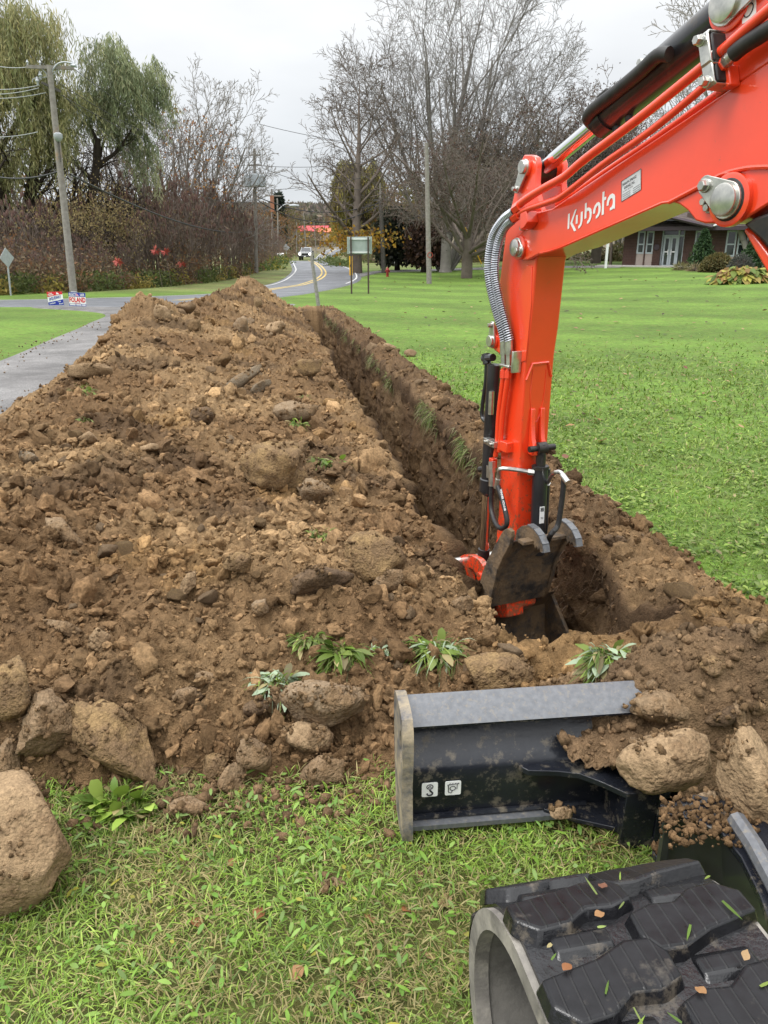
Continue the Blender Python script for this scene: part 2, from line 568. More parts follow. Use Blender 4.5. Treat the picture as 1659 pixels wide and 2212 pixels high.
def heap_h(s, u):
    """height of the loose soil above the turf, without the fine lumps"""
    uc, hc = crest(s)
    t = np.clip((-.36 - u) / (-.36 - uc), 0, 2)
    right = .10 + (hc - .10) * np.where(t < 1, (t * 1.15 - .15 * t * t * t * 1.0) ** .95, 0)
    tl = np.clip((uc - u) / 1.35, 0, 1.3)
    leftp = hc * (1 - sstep(0, 1, tl))
    h = np.where(u < uc, leftp, right)
    # berm on the right
    ub = u - .36
    wb = .58
    hb = .20 * np.interp(s, [2.4, 3.2, 6, 12, 20, 24], [1.0, 1.1, 1.0, .85, .8, .6])
    berm = np.where(u > 0, hb * np.clip(1 - ((ub - .16) / wb * 1.45) ** 2, -1, 1), -9)
    h = np.where(u > -.36, np.maximum(berm, np.where(u < .36, .10, -9)), h)
    h = np.where((u > -.36) & (u < .2), np.maximum(h, .12), h)
    # front of the heap towards the camera
    fr = sstep(1.9, 3.2, .99 * s + .1425 * u)
    h = np.where(u < .36, h * (.10 + .90 * fr), h)
    # mounds of the near end and over the blade
    def g(u0, s0, a, b, k):
        return k * np.exp(-((u - u0) / a) ** 2 - ((s - s0) / b) ** 2)
    h = h + g(.22, 2.32, .34, .26, .24) + g(.28, 1.98, .24, .2, .26) + g(-.35, 2.62, .5, .28, .06)
    h = h + g(-2.1, 2.45, .5, .35, .18) + g(-1.2, 3.2, .6, .5, .14) + g(-3.2, 12.2, .55, .8, .22) + g(-1.7, 20.3, .6, 1.0, .18) - g(-2.9, 13.9, .5, .7, .25)
    yw = .99 * s + .1425 * u
    edge = sstep(1.93, 2.12, yw + .04 * np.sin(u * 5.0) + .03 * np.sin(u * 13 + 1) + .03 * np.sin(u * 23))
    lim = np.where(u > 1.25, 0, 1)
    return h * edge * lim - .05 * (1 - edge) - .06 * (1 - lim)

def lumps(P, s):
    L = .070 * noise3(P, 1.7, 1) + .055 * noise3(P, 4.2, 2)
    L = L + .105 * (.3 - np.abs(noise3(P, 7.0, 3))) + .060 * (.28 - np.abs(noise3(P, 14, 4)))
    L = L + .036 * (.28 - np.abs(noise3(P, 29, 5))) + .016 * (.3 - np.abs(noise3(P, 60, 6)))
    return L

def build_soil():
    s = S_ROWS
    n_r = len(s)
    Pw = np.stack([np.zeros(n_r), s, np.zeros(n_r)], 1)
    wl_ = .37 + .045 * noise3(Pw, .9, 51) + .03 * noise3(Pw, 3.1, 52)
    wr_ = .37 + .06 * noise3(Pw, .8, 53) + .045 * noise3(Pw, 2.7, 54)
    dep = sstep(2.72, 3.02, s) * (1 - sstep(24.2, 24.5, s))
    depth = 1.15
    NL, NWL, NF, NWR, NR = 330, 34, 14, 60, 100
    cols = []
    tl = np.linspace(0, 1, NL) ** .92
    U = np.zeros((n_r, NL + NWL + NF + NWR + NR)); Z = np.zeros_like(U); W = np.zeros_like(U)
    ul = -4.9
    U[:, :NL] = ul + (-wl_[:, None] - ul) * tl[None, :]
    a = NL
    q = np.linspace(0, 1, NWL + 1)[1:]
    U[:, a:a + NWL] = -wl_[:, None] + .05 * q[None, :] * dep[:, None]
    W[:, a:a + NWL] = q
    a += NWL
    q = np.linspace(0, 1, NF + 2)[1:-1]
    U[:, a:a + NF] = (-wl_ + .05 * dep)[:, None] + (wl_ + wr_ - .12 * dep)[:, None] * q
    W[:, a:a + NF] = 1
    a += NF
    q = np.linspace(1, 0, NWR + 1)[:-1]
    bat = (.07 * q + .05 * np.sin(q * 3.1) * 0)
    U[:, a:a + NWR] = wr_[:, None] - bat[None, :] * dep[:, None]
    W[:, a:a + NWR] = q
    a += NWR
    q = np.linspace(0, 1, NR) ** 1.05
    U[:, a:] = wr_[:, None] + (1.5 - wr_)[:, None] * q
    S = np.repeat(s[:, None], U.shape[1], 1)
    H = heap_h(S, U)
    # lips keep the height of the surface beside them
    lipL = heap_h(s, -wl_ - .01); lipR = heap_h(s, wr_ + .02)
    iw = slice(NL, NL + NWL); jf = slice(NL + NWL, NL + NWL + NF); kw = slice(NL + NWL + NF, NL + NWL + NF + NWR)
    H[:, iw] = lipL[:, None]; H[:, kw] = lipR[:, None]
    qf = np.linspace(0, 1, NF + 2)[1:-1]
    H[:, jf] = lipL[:, None] * (1 - qf) + lipR[:, None] * qf
    X, Y = su2xy(S, U)
    G = terrain(X, Y)
    P0 = np.stack([X.ravel(), Y.ravel(), (G + H).ravel()], 1)
    # vertical position on the walls
    drop = W * dep[:, None]
    Z = G + H * (1 - drop) - depth * drop
    P1 = np.stack([X.ravel(), Y.ravel(), Z.ravel()], 1)
    L = lumps(P1, S.ravel()).reshape(S.shape)
    body = np.clip(H / .06, 0, 1)
    far = 1 + .5 * sstep(8, 16, S)
    up = (1 - np.clip(drop * 6, 0, 1))
    Z = Z + L * body * far * np.where(W > 0, up, 1)
    # walls: push sideways and overhang
    wall = ((W > 0) & (W < 1)) * dep[:, None]
    side = (.06 * noise3(P1, 2.6, 71) + .045 * noise3(P1, 6.5, 72) + .03 * noise3(P1, 15, 73) + .015 * noise3(P1, 40, 74)).reshape(S.shape)
    over = np.where(np.arange(U.shape[1])[None, :] >= NL + NWL + NF, -1, 1) * .07 * np.exp(-((W - .06) / .1) ** 2)
    sh = (side + over * np.clip(.6 + 1.6 * side * 10, 0, 1.6)) * wall
    X = X + TN.x * sh; Y = Y + TN.y * sh
    Z = Z + wall * (.02 * noise3(P1, 12, 75)).reshape(S.shape)
    fl = (W == 1) * dep[:, None]
    Z = Z + fl * (.10 * noise3(P1, 1.5, 76) + .05 * noise3(P1, 5, 77) + .03 * noise3(P1, 14, 78)).reshape(S.shape)
    V = np.stack([X.ravel(), Y.ravel(), Z.ravel()], 1)
    # colours: subsoil tan, dark topsoil, ochre seams; albedo contrast widened to suggest highlights and crevices
    base = np.array((.165, .100, .050)); dark = np.array((.066, .041, .024)); tan = np.array((.285, .187, .096)); och = np.array((.275, .165, .066))
    f1 = sstep(-.35, .55, fbm(V, .8, 4, 81)); f2 = sstep(.12, .5, fbm(V, 1.3, 4, 85)); f3 = sstep(.35, .6, fbm(V, 1.1, 3, 89))
    c = base + (tan - base) * (.75 * f1[:, None])
    c = c * (1 - .65 * f2[:, None]) + dark * (.65 * f2[:, None])
    c = c * (1 - .4 * f3[:, None]) + och * .4 * f3[:, None]
    # the right bank and the top of the cut are dark topsoil, the cut below is brown
    Uf, Wf, Sf = U.ravel(), W.ravel(), S.ravel()
    top = np.where(Uf > .2, 1.0, 0) * sstep(3.0, 4.2, Sf) * .55 * sstep(-.5, .3, noise3(V, .9, 91) + .3)
    wtop = np.exp(-((Wf - .10) / .18) ** 2) * ((Wf > 0) & (Wf < 1)) * .8
    k = np.clip(np.maximum(top, wtop), 0, .85)[:, None]
    c = c * (1 - k) + dark * 1.15 * k
    ny, nx = S.shape
    idx = np.arange(nx * ny).reshape(ny, nx)
    f = np.stack([idx[:-1, :-1], idx[:-1, 1:], idx[1:, 1:], idx[1:, :-1]], -1).reshape(-1, 4)
    me = np_mesh('soil_heap', V, f, [SOIL_MAT], c, smooth=True)
    link('soil_heap', me, kind='structure', label='long heap of brown dug soil beside an open trench')
    return V.reshape(ny, nx, 3), c.reshape(ny, nx, 3), W, U, S, H

SOIL_V, SOIL_C, SOIL_W, SOIL_U, SOIL_S, SOIL_H = build_soil()

def soil_z(x, y):
    s, u = xy2su(x, y)
    i = int(np.clip(np.searchsorted(S_ROWS, s), 1, len(S_ROWS) - 1))
    row = SOIL_U[i]; W = SOIL_W[i]
    ok = np.where(W == 0)[0]
    j = ok[np.argmin(np.abs(row[ok] - u))]
    return float(SOIL_V[i, j, 2])

def onsoil(vx, vy):
    """the point of the soil surface (or turf) seen at (vx, vy)"""
    d = ray(vx, vy); t = 1.2
    while t < 60:
        x, y, z = d.x * t, d.y * t, CAM_H + d.z * t
        s, u = xy2su(x, y)
        g = gz(x, y)
        if 1.75 < s < 25 and -4.8 < u < 1.45: g = max(g, soil_z(x, y))
        if z <= g: break
        t *= 1.003
    return Vector((x, y, z))

# ================================================================ stones and clods
def ico(sub):
    bm = bmesh.new()
    bmesh.ops.create_icosphere(bm, subdivisions=sub, radius=1.0)
    bm.verts.ensure_lookup_table()
    V = np.array([v.co[:] for v in bm.verts]); Fc = np.array([[v.index for v in f.verts] for f in bm.faces])
    bm.free()
    return V, Fc
ICO = {k: ico(k) for k in (1, 2, 3, 4)}

def rock_shape(sub, seed, cuts=6, rough=.18, fine=.06, cutd=(.62, .92)):
    """unit rock: lumpy ball planed off by a few random flats"""
    V, Fc = ICO[sub]
    r = np.random.default_rng(seed)
    P = V.copy()
    P = P * (1 + rough * noise3(V + seed * 3.7, 1.1, seed) + rough * .6 * noise3(V + seed, 2.3, seed + 1))[:, None]
    for _ in range(cuts):
        d = r.normal(size=3); d /= np.linalg.norm(d)
        h = r.uniform(*cutd)
        e = P @ d - h
        P = P - np.where(e > 0, e, 0)[:, None] * d * .92
    k = 1 + fine * noise3(P + seed, 4.5, seed + 2) + fine * .7 * (.3 - np.abs(noise3(P + seed, 9, seed + 3)))
    if sub >= 3: k = k + fine * .5 * (.3 - np.abs(noise3(P + seed, 19, seed + 4)))
    return P * k[:, None], Fc

def rot_rand(n, r):
    q = r.normal(size=(n, 4)); q /= np.linalg.norm(q, axis=1)[:, None]
    w, x, y, z = q.T
    return np.stack([np.stack([1 - 2 * (y * y + z * z), 2 * (x * y - z * w), 2 * (x * z + y * w)], -1),
                     np.stack([2 * (x * y + z * w), 1 - 2 * (x * x + z * z), 2 * (y * z - x * w)], -1),
                     np.stack([2 * (x * z - y * w), 2 * (y * z + x * w), 1 - 2 * (x * x + y * y)], -1)], 1)

CLOD_MAT = tone_mat('soil_clod', .95, 1.0, 110, .12, .45, dist=.012)

def build_clods():
    r = np.random.default_rng(5)
    ny, nx, _ = SOIL_V.shape
    flat = (SOIL_W == 0) | (SOIL_S < 2.75)
    ok = ((SOIL_H > .03) & flat) | ((SOIL_W > 0) & (SOIL_W < .9) & (SOIL_S > 3.1) & (SOIL_U > 0))
    ok &= (SOIL_U > -3.6)
    cand = np.argwhere(ok)
    cand = cand[(SOIL_U[cand[:, 0], cand[:, 1]] < .25) | (r.random(len(cand)) < .55)]
    cand = cand[r.random(len(cand)) < np.clip(2.1 / SOIL_S[cand[:, 0], cand[:, 1]], 0, 1) ** .9]
    allV, allF, allC, base, sm = [], [], [], 0, []
    for sub, n, lo, hi, ex in ((1, 34000, .0065, .028, 1.6), (2, 4300, .016, .056, 1.9), (3, 360, .034, .078, 1.7)):
        shapes = [rock_shape(sub, 100 + 17 * k + sub, cuts=7, rough=.5, fine=.3 if sub < 3 else .42, cutd=(.4, .85)) for k in range(14)]
        pick = cand[r.integers(0, len(cand), n)]
        s = SOIL_S[pick[:, 0], pick[:, 1]]
        size = lo * (1 - r.random(n) * (1 - (lo / hi) ** ex)) ** (-1 / ex)
        size = size * np.clip(s / 3.6, .8, 1.45)
        P = SOIL_V[pick[:, 0], pick[:, 1]] + r.normal(size=(n, 3)) * .006
        Cc = SOIL_C[pick[:, 0], pick[:, 1]] * (r.uniform(.75, 1.5, n)[:, None]) * np.where(r.random(n) < .12, 1.35, 1.0)[:, None]  # clods skewed paler than the soil below, painting in their highlights
        wl = (SOIL_W[pick[:, 0], pick[:, 1]] > 0) & (s > 3)
        size = np.where(wl, size * .8, size)
        R = rot_rand(n, r)
        sq = np.stack([r.uniform(.8, 1.35, n), r.uniform(.7, 1.0, n), r.uniform(.45, .85, n)], 1)
        which = r.integers(0, 14, n)
        for k in range(14):
            m = which == k
            SV, SF = shapes[k]
            A = SV[None] * (sq[m] * size[m, None])[:, None, :]
            # keep most clods lying flat: tilt only a little on the heap
            A = np.einsum('nij,nkj->nki', R[m], A)
            A = A + P[m][:, None, :]
            A[..., 2] += (size[m] * .28)[:, None]
            nn = m.sum(); nv = len(SV)
            allV.append(A.reshape(-1, 3))
            allF.append((SF[None] + (np.arange(nn) * nv)[:, None, None] + base).reshape(-1, 3))
            allC.append(np.repeat(Cc[m], nv, 0))
            sm += [sub == 3] * (nn * len(SF))
            base += nn * nv
    me = np_mesh('soil_clods', np.concatenate(allV), np.concatenate(allF), [CLOD_MAT], np.concatenate(allC))
    me.polygons.foreach_set('use_smooth', np.array(sm, dtype=bool))
    link('soil_clods', me, kind='stuff', label='loose brown clods and small stones covering the heap')

build_clods()

def stone_mat(name, c1, c2, c3, sc=7.0, bm=.8, crust=(.40, .62), cs=9.0):
    """stone colour with a crust of clinging soil"""
    m, n, l, b = nm(name)
    p = ocoord(n)
    f = mrange(n, l, texnoise(n, l, p, sc, 4, .6), .3, .7)
    c = mixc(n, l, f, c1, c2)
    g = mrange(n, l, texnoise(n, l, p, cs, 4, .75), *crust)
    c = mixc(n, l, g, c, c3)
    sp = mrange(n, l, texnoise(n, l, p, 95, 2, .6), .3, .7, .72, 1.28)
    v = n.new('ShaderNodeVectorMath'); v.operation = 'SCALE'; l.new(c, v.inputs[0]); l.new(sp, v.inputs['Scale'])
    l.new(v.outputs[0], b.inputs['Base Color'])
    b.inputs['Roughness'].default_value = .92; b.inputs['Specular IOR Level'].default_value = .2
    b1 = bump(n, l, g, None, .5, .012)
    bump(n, l, texnoise(n, l, p, 70, 3, .75), b, bm, .012, b1)
    return m

ST_TAN = stone_mat('tan_stone', (.31, .215, .125), (.25, .17, .095), (.17, .11, .06), 3, .8, (.47, .64))
ST_BRN = stone_mat('brown_stone', (.20, .138, .082), (.25, .175, .105), (.175, .112, .060))
ST_GRY = stone_mat('grey_stone', (.25, .182, .115), (.20, .142, .088), (.20, .13, .07), 6, .8, (.46, .60))
ST_OCH = stone_mat('ochre_clay', (.27, .18, .085), (.21, .135, .065), (.17, .11, .06), 9, 1.0)
ST_DRK = stone_mat('dark_sod', (.13, .085, .05), (.17, .112, .064), (.095, .062, .037), 12, 1.0)
ST_SLT = stone_mat('slate_stone', (.205, .16, .108), (.145, .112, .076), (.20, .135, .076), 5, .8, (.5, .64))

def stone(name, loc, size, rot, mat, seed, label, cat='stone', group=None, sub=3, cuts=12, rough=.34, fine=.11, cutd=(.5, .88), parent=None):
    P, Fc = rock_shape(sub, seed, cuts, rough, fine, cutd)
    P = P * np.array(size)
    me = np_mesh(name, P, Fc, [mat], smooth=True)
    o = bpy.data.objects.new(name, me); COL.objects.link(o)
    o.location = loc; o.rotation_euler = rot
    return tag(o, label, cat, group)

def stone_at(vx, vy, wpx, hpx, mat, seed, label, depth=None, tilt=0.0, yaw=0.0, sink=.3, D=None, cat='stone', name='stone', group=None, **k):
    """a stone that covers about wpx by hpx picture units, resting on the soil at its lower edge"""
    if D is None:
        p = onsoil(vx, vy + hpx * .30)
    else:
        p = atD(vx, vy, D)
    z = p.y * CT + (CAM_H - p.z) * ST
    a = wpx / 2 * z / F_PX; c = hpx / 2 * z / F_PX
    b = depth if depth else (a + c) / 2 * .95
    if D is None:
        n = (Vector((0, 0, CAM_H)) - p).normalized()
        p = p + Vector((0, 0, c * (1 - 2 * sink) * .4)) + n * b * (.35 - sink) 
        q = atD(vx, vy, p.y); p.z = q.z; p.x = q.x
    rot = Matrix.Rotation(-rad(28), 3, 'X') @ Matrix.Rotation(-rad(tilt), 3, 'Y') @ Matrix.Rotation(rad(yaw), 3, 'Z')
    return stone(name, p, (a * 1.08, b, c * 1.08), rot.to_euler(), mat, seed, label, cat, group, **k)

# ================================================================ excavator
def paint_mat():
    m, n, l, b = nm('orange_paint')
    p = ocoord(n)
    f = mrange(n, l, texnoise(n, l, p, 3.0, 4, .6), .3, .7, .9, 1.06)
    d = mrange(n, l, texnoise(n, l, p, 14, 5, .75), .62, .78, 0, .5)
    c = mixc(n, l, d, (.80, .052, .011), (.42, .09, .035))
    gp_ = n.new('ShaderNodeSeparateXYZ'); l.new(pos(n), gp_.inputs[0])
    low = mrange(n, l, gp_.outputs['Z'], 1.0, .0, 0, .24)
    sp = texnoise(n, l, p, 38, 5, .7)
    ad = n.new('ShaderNodeMath'); ad.operation = 'ADD'; l.new(sp, ad.inputs[0]); l.new(low, ad.inputs[1])
    c = mixc(n, l, mrange(n, l, ad.outputs[0], .68, .78, 0, .8), c, (.15, .095, .05))
    v = n.new('ShaderNodeVectorMath'); v.operation = 'SCALE'; l.new(c, v.inputs[0]); l.new(f, v.inputs['Scale'])
    l.new(v.outputs[0], b.inputs['Base Color'])
    b.inputs['Roughness'].default_value = .34; b.inputs['Specular IOR Level'].default_value = .5
    b.inputs['Coat Weight'].default_value = 1.0; b.inputs['Coat Roughness'].default_value = .12
    bump(n, l, texnoise(n, l, p, 6, 3, .5), b, .08, .02)
    return m
ORANGE = paint_mat()
BLACKP = pmat('black_paint', (.012, .013, .016), (.028, .029, .032), 6, .28, dirt=(.10, .08, .055), dscale=7, dlo=.58, dhi=.74, coat=.3)
BLADE_MAT = pmat('worn_black_blade', (.008, .009, .013), (.018, .020, .025), 5, .18, dirt=(.19, .16, .115), dscale=22, dlo=.53, dhi=.78, bmp=.15, bscale=60, rough2=.8, spec=.3)
BLADE_EDGE = pmat('scraped_steel_edge', (.15, .155, .165), (.11, .115, .125), 60, .34, metal=.3, dirt=(.27, .23, .17), dscale=70, dlo=.54, dhi=.80)  # scraped steel; its pale grey also paints skylight on the top lip
THUMB_MAT = pmat('muddy_black_steel', (.025, .025, .027), (.07, .06, .05), 9, .5, dirt=(.15, .10, .056), dscale=11, dlo=.38, dhi=.56, bmp=.8, bscale=40)
CHROME = pmat('chrome', (.75, .76, .78), None, rough=.08, metal=1.0)
ZINC = pmat('zinc_plated', (.62, .61, .56), (.42, .42, .40), 30, .28, metal=.9)
SPRING = pmat('steel_hose_guard', (.50, .52, .55), (.38, .40, .43), 40, .32, metal=.8)
RUBBER = pmat('black_hose', (.013, .013, .014), (.03, .028, .026), 20, .5)
DARK = pmat('dark_grease', (.01, .01, .012), (.03, .025, .02), 30, .4)
DECAL_W = pmat('white_decal', (.75, .75, .74), None, rough=.4)
DECAL_G = pmat('silver_label', (.66, .67, .70), (.58, .59, .62), 30, .4, metal=.2)
GREYP = pmat('faded_print', (.33, .34, .37), None, rough=.5)
INK = pmat('black_ink', (.02, .02, .025), None, rough=.5)
RINK = pmat('red_ink', (.6, .02, .03), None, rough=.5)
BINK = pmat('blue_ink', (.012, .05, .35), None, rough=.5)

BD = Vector((-.39, .92, 0)).normalized()      # boom runs this way, away from the machine
BN = Vector((BD.y, -BD.x, 0))                  # to the boom's right
BA = Vector((.60, 3.62, 0))                    # a point of the boom's left face

def bp(vx, vy, n=0.0):
    """point of the plane parallel to the boom, n metres to the right of its left face"""
    d = ray(vx, vy)
    A = BA + BN * n
    C = Vector((0, 0, CAM_H))
    t = (A - C).dot(BN) / d.dot(BN)
    return C + d * t

def slab(mb, pix, n0, n1, mi=0):
    mb.prism([bp(x, y, n0) for x, y in pix], BN * (n1 - n0), mi)

def slab0(mb, pix, n0, n1, mi=0):
    """outline traced on the left face plane (n=0) but standing between n0 and n1"""
    mb.prism([bp(x, y) + BN * n0 for x, y in pix], BN * (n1 - n0), mi)

EXC = empty('excavator', (1.1, 1.0, 0), 'orange and black tracked mini excavator digging the trench with its arm', 'excavator')

# ---- boom
BW = .20
mb = MB()
boom_out = [(1192, 450), (1330, 357), (1460, 270), (1574, 193), (1660, 133), (1760, 60), (1880, 20), (2060, 160), (2100, 330), (2000, 480), (1860, 520),
            (1760, 470), (1659, 441), (1619, 466), (1597, 481), (1522, 483), (1502, 477), (1486, 456), (1466, 441), (1448, 436), (1433, 437), (1330, 482), (1210, 534.5),
            (1168, 547), (1140, 562), (1126, 563), (1116, 553), (1113, 538), (1115, 520), (1122, 505), (1138, 480), (1149, 461), (1172, 455)]
slab(mb, boom_out, 0, BW)
boom = mb.build('boom', ORANGE, EXC, bevel=.006)
# raised flange along the lower edge of the side plate
mb = MB()
fl = [(1168, 547), (1190, 542), (1212, 535), (1433, 438), (1450, 436)]
mb.tube([bp(x, y) - BN * .002 for x, y in fl], .006, 6)
mb.build('weld_bead', ORANGE, boom)
# lug for the arm cylinder on top of the boom
mb = MB()
lug = [(1545, 212), (1556, 70), (1562, 20), (1575, -40), (1640, -60), (1760, -30), (1800, 60), (1700, 110), (1640, 148)]
slab0(mb, lug, .0, .022)
slab0(mb, lug, BW - .022, BW)
mb.build('cylinder_lug', ORANGE, boom, bevel=.004)
# stiffener arch round the boom cylinder pin
mb = MB()
arch = [(1448, 437), (1500, 410), (1560, 378), (1600, 366), (1640, 361), (1700, 362), (1760, 372)]
A1 = [bp(x, y) - BN * .004 for x, y in arch]
mb.tube(bez(A1, 24), .0075, 8)
mb.build('weld_bead', ORANGE, boom)
def boss(c, r, th=.03, name='pin_boss', par=None, mat=None):
    m_ = MB(); m_.disc(c, -BN, r, th, 28); return m_.build(name, mat or ORANGE, par or boom)
def pin(c, r, dirv, ln, par, w=None):
    """round pin head with its retaining plate and bolt; dirv points to the bolt"""
    w = w or r * .75
    d = Vector(dirv).normalized(); q = d.cross(BN).normalized()
    m_ = MB()
    pts = []
    for k in range(13):
        a = math.pi * (.5 + k / 12); pts.append(c + d * math.cos(a) * r * 1.16 + q * math.sin(a) * r * 1.16)
    for k in range(9):
        a = math.pi * (-.5 + k / 8); pts.append(c + d * (ln + math.cos(a) * w * .62) + q * math.sin(a) * w * .62)
    m_.prism(pts, -BN * .010)
    o = m_.build('pin_plate', ZINC, par, bevel=.002)
    m_ = MB(); m_.disc(c - BN * .008, -BN, r, .016, 24); m_.build('pin', ZINC, o)
    m_ = MB(); m_.disc(c + d * ln - BN * .009, -BN, w * .42, .007, 14); m_.disc(c + d * ln - BN * .014, -BN, w * .34, .016, 6, bev=.25); m_.build('bolt', ZINC, o)
    return o
c1 = bp(1583, 432)
boss(c1 + BN * .002, .078, .022)
boss(c1 + BN * .002, .062, .026, mat=DARK)
pin(c1 - BN * .022, .048, bp(1545, 405) - c1, .098, boom, .05)
for (x, y) in ((1525.5, 436), (1533, 449)):
    m_ = MB(); m_.disc(bp(x, y), -BN, .017, .006, 14); m_.disc(bp(x, y) - BN * .005, -BN, .0125, .014, 6, bev=.2); m_.build('bolt', ZINC, boom)
c2 = bp(1123, 535)
boss(c2 + BN * .002, .052, .012)
pin(c2 - BN * .010, .036, bp(1129, 541) - c2, .028, boom, .045)
c3 = bp(1578, 8)
boss(c3 + BN * .002, .075, .012)
pin(c3 - BN * .012, .052, bp(1618, -18) - c3, .11, boom, .05)
# hydraulic pipes running along the boom
def pipe(pix, n, r, mat, par, name='hydraulic_pipe', k=48):
    m_ = MB(); m_.tube(bez([bp(x, y) - BN * n for x, y in pix], k), r, 12); return m_.build(name, mat, par)
p1 = [(1137, 450), (1150, 437), (1175, 420), (1205, 403), (1228, 391), (1247, 379), (1290, 343), (1400, 262), (1500, 184), (1570, 128), (1640, 68), (1720, 0)]
p2 = [(1131, 470), (1146, 458), (1165, 450), (1205, 437), (1228, 428), (1262, 404), (1330, 352), (1430, 283), (1550, 186), (1566, 170)]
p3 = [(1190, 447), (1235, 418), (1300, 372), (1400, 304), (1500, 232), (1600, 160), (1700, 90)]
pipe(p1, .050, .0165, ORANGE, boom)
pipe(p2, .045, .0125, ORANGE, boom)
m_ = MB(); m_.tube(bez([bp(x, y - 6) + BN * .03 for x, y in p3], 40), .012, 12); m_.build('hydraulic_pipe', ORANGE, boom)
for (x, y, n, r) in ((1134, 453, .05, .023), (1128, 473, .045, .019)):
    a = bp(x, y) - BN * n; b2 = bp(x + 12, y - 9) - BN * n
    m_ = MB(); m_.tube([a, b2], r, 6); m_.build('hose_nut', ORANGE, boom)
# welded bracket that carries the pipes at the tip
m_ = MB(); slab0(m_, [(1147, 461), (1160, 456), (1163, 480), (1155, 492), (1146, 497)], -.055, .0); m_.build('pipe_bracket', ORANGE, boom, bevel=.003)
for (x, y) in ((1139, 487), (1133, 493)):
    m_ = MB(); m_.disc(bp(x, y) - BN * .004, -BN, .011, .018, 6, bev=.2); m_.build('bolt', ZINC, boom)
# pipe clamps: zinc yoke, black rubber block, bolt
for (cx, cy, n, bx, by) in ((1567, 116, .05, 1545, 86), (1571, 160, .045, 1549, 178)):
    c = bp(cx, cy) - BN * n
    ax = (bp(cx + 30, cy - 22) - bp(cx, cy)).normalized(); cr = ax.cross(BN).normalized()
    M = Matrix((ax, BN, cr)).transposed()
    m_ = MB(); m_.box(c + ax * .012, (.035, .058, .085), M); blk = m_.build('clamp_block', DARK, boom, bevel=.006)
    m_ = MB()
    pr = [(-.034, .05), (.034, .05), (.042, .04), (.042, -.04), (.034, -.05), (-.034, -.05), (-.034, -.044), (.03, -.044), (.034, -.038), (.034, .038), (.03, .044), (-.034, .044)]
    m_.prism([c - ax * .012 - BN * (a - .0) + cr * b2 for a, b2 in pr], ax * .04)
    yk = m_.build('clamp_yoke', ZINC, boom, bevel=.003)
    q = bp(bx, by) - BN * (n + .02)
    m_ = MB(); m_.disc(c - BN * .042 + cr * (.03 if by < cy else -.03) - ax * .0, -BN, .014, .022, 6, bev=.2); m_.disc(c - BN * .04 + cr * (.03 if by < cy else -.03), -BN, .017, .005, 14); m_.build('bolt', ZINC, yk)
m_ = MB(); slab0(m_, [(1574, 150), (1596, 140), (1600, 185), (1580, 196)], -.04, .0); m_.build('pipe_bracket', ORANGE, boom, bevel=.004)
# fitting and black hose leaving to the right
m_ = MB(); m_.tube([bp(1570, 158) - BN * .045, bp(1590, 140) - BN * .045], .021, 6); m_.build('hose_nut', ORANGE, boom)
m_ = MB(); m_.tube([bp(1586, 143) - BN * .045, bp(1600, 129) - BN * .045], [.017, .02], 6); m_.tube([bp(1600, 129) - BN * .045, bp(1612, 118) - BN * .045], .0185, 14); m_.build('hose_fitting', ZINC, boom)
m_ = MB(); m_.tube(bez([bp(x, y) - BN * .045 for x, y in ((1609, 120), (1630, 103), (1660, 84), (1720, 50), (1800, 30))], 20), .0235, 12); m_.build('hydraulic_hose', RUBBER, boom)

# ---- arm cylinder on top of the boom
ccen = BW / 2
AC0 = bp(1166, 371, ccen)          # rod eye between the arm lugs
AC1 = bp(1602, 6, ccen)
def ac(t): return AC0 + (AC1 - AC0) * t
acyl = MB(); acyl.tube([ac(0.395), ac(.405), ac(.99)], [.060, .067, .067], 28); CYL = acyl.build('arm_cylinder', BLACKP, EXC)
m_ = MB(); m_.tube([ac(.03), ac(.42)], .032, 24); m_.build('piston_rod', CHROME, CYL)
m_ = MB(); m_.tube([ac(.385), ac(.44)], .071, 28); m_.build('gland', BLACKP, CYL)
m_ = MB(); m_.tube([AC0 - BN * .065, AC0 + BN * .065], .056, 26); m_.tube([AC0, AC0 + Vector((0, 0, .085))], [.02, .018], 14); m_.build('rod_eye', DARK, CYL, bevel=.004)
dirc = (AC1 - AC0).normalized()
up_c = (BN.cross(dirc)).normalized()
if up_c.z < 0: up_c = -up_c
for t, s_ in ((.455, 1), (.52, 1)):
    m_ = MB(); m_.tube([ac(t) - up_c * .055, ac(t) - up_c * .092], [.017, .015], 8); m_.build('port_plug', DARK, CYL)
m_ = MB(); m_.box(ac(.42) + up_c * .08, (.06, .03, .018), Matrix((dirc, BN, up_c)).transposed()); m_.build('port_block', DARK, CYL, bevel=.004)
hs = [ac(.38) - BN * .03 - up_c * .005 - dirc * .01, ac(.395) - BN * .068 + up_c * .0, ac(.44) - BN * .08 + up_c * .005, ac(.55) - BN * .078 + up_c * .0, ac(.67) - BN * .085 - up_c * .008, ac(.76) - BN * .092 - up_c * .01, ac(.80) - BN * .085 - up_c * .03]
m_ = MB(); m_.tube(bez(hs, 30), .024, 12); m_.build('hydraulic_hose', RUBBER, CYL)
m_ = MB(); m_.tube([hs[0], hs[1]], .0215, 8); m_.build('hose_fitting', ZINC, CYL)
m_ = MB(); m_.disc(ac(.685) - BN * .075 + up_c * .018, -BN, .014, .02, 6); m_.box(ac(.685) - BN * .07 + up_c * .005, (.02, .012, .05), Matrix((dirc, BN, up_c)).transposed()); m_.build('hose_clip', ZINC, CYL)

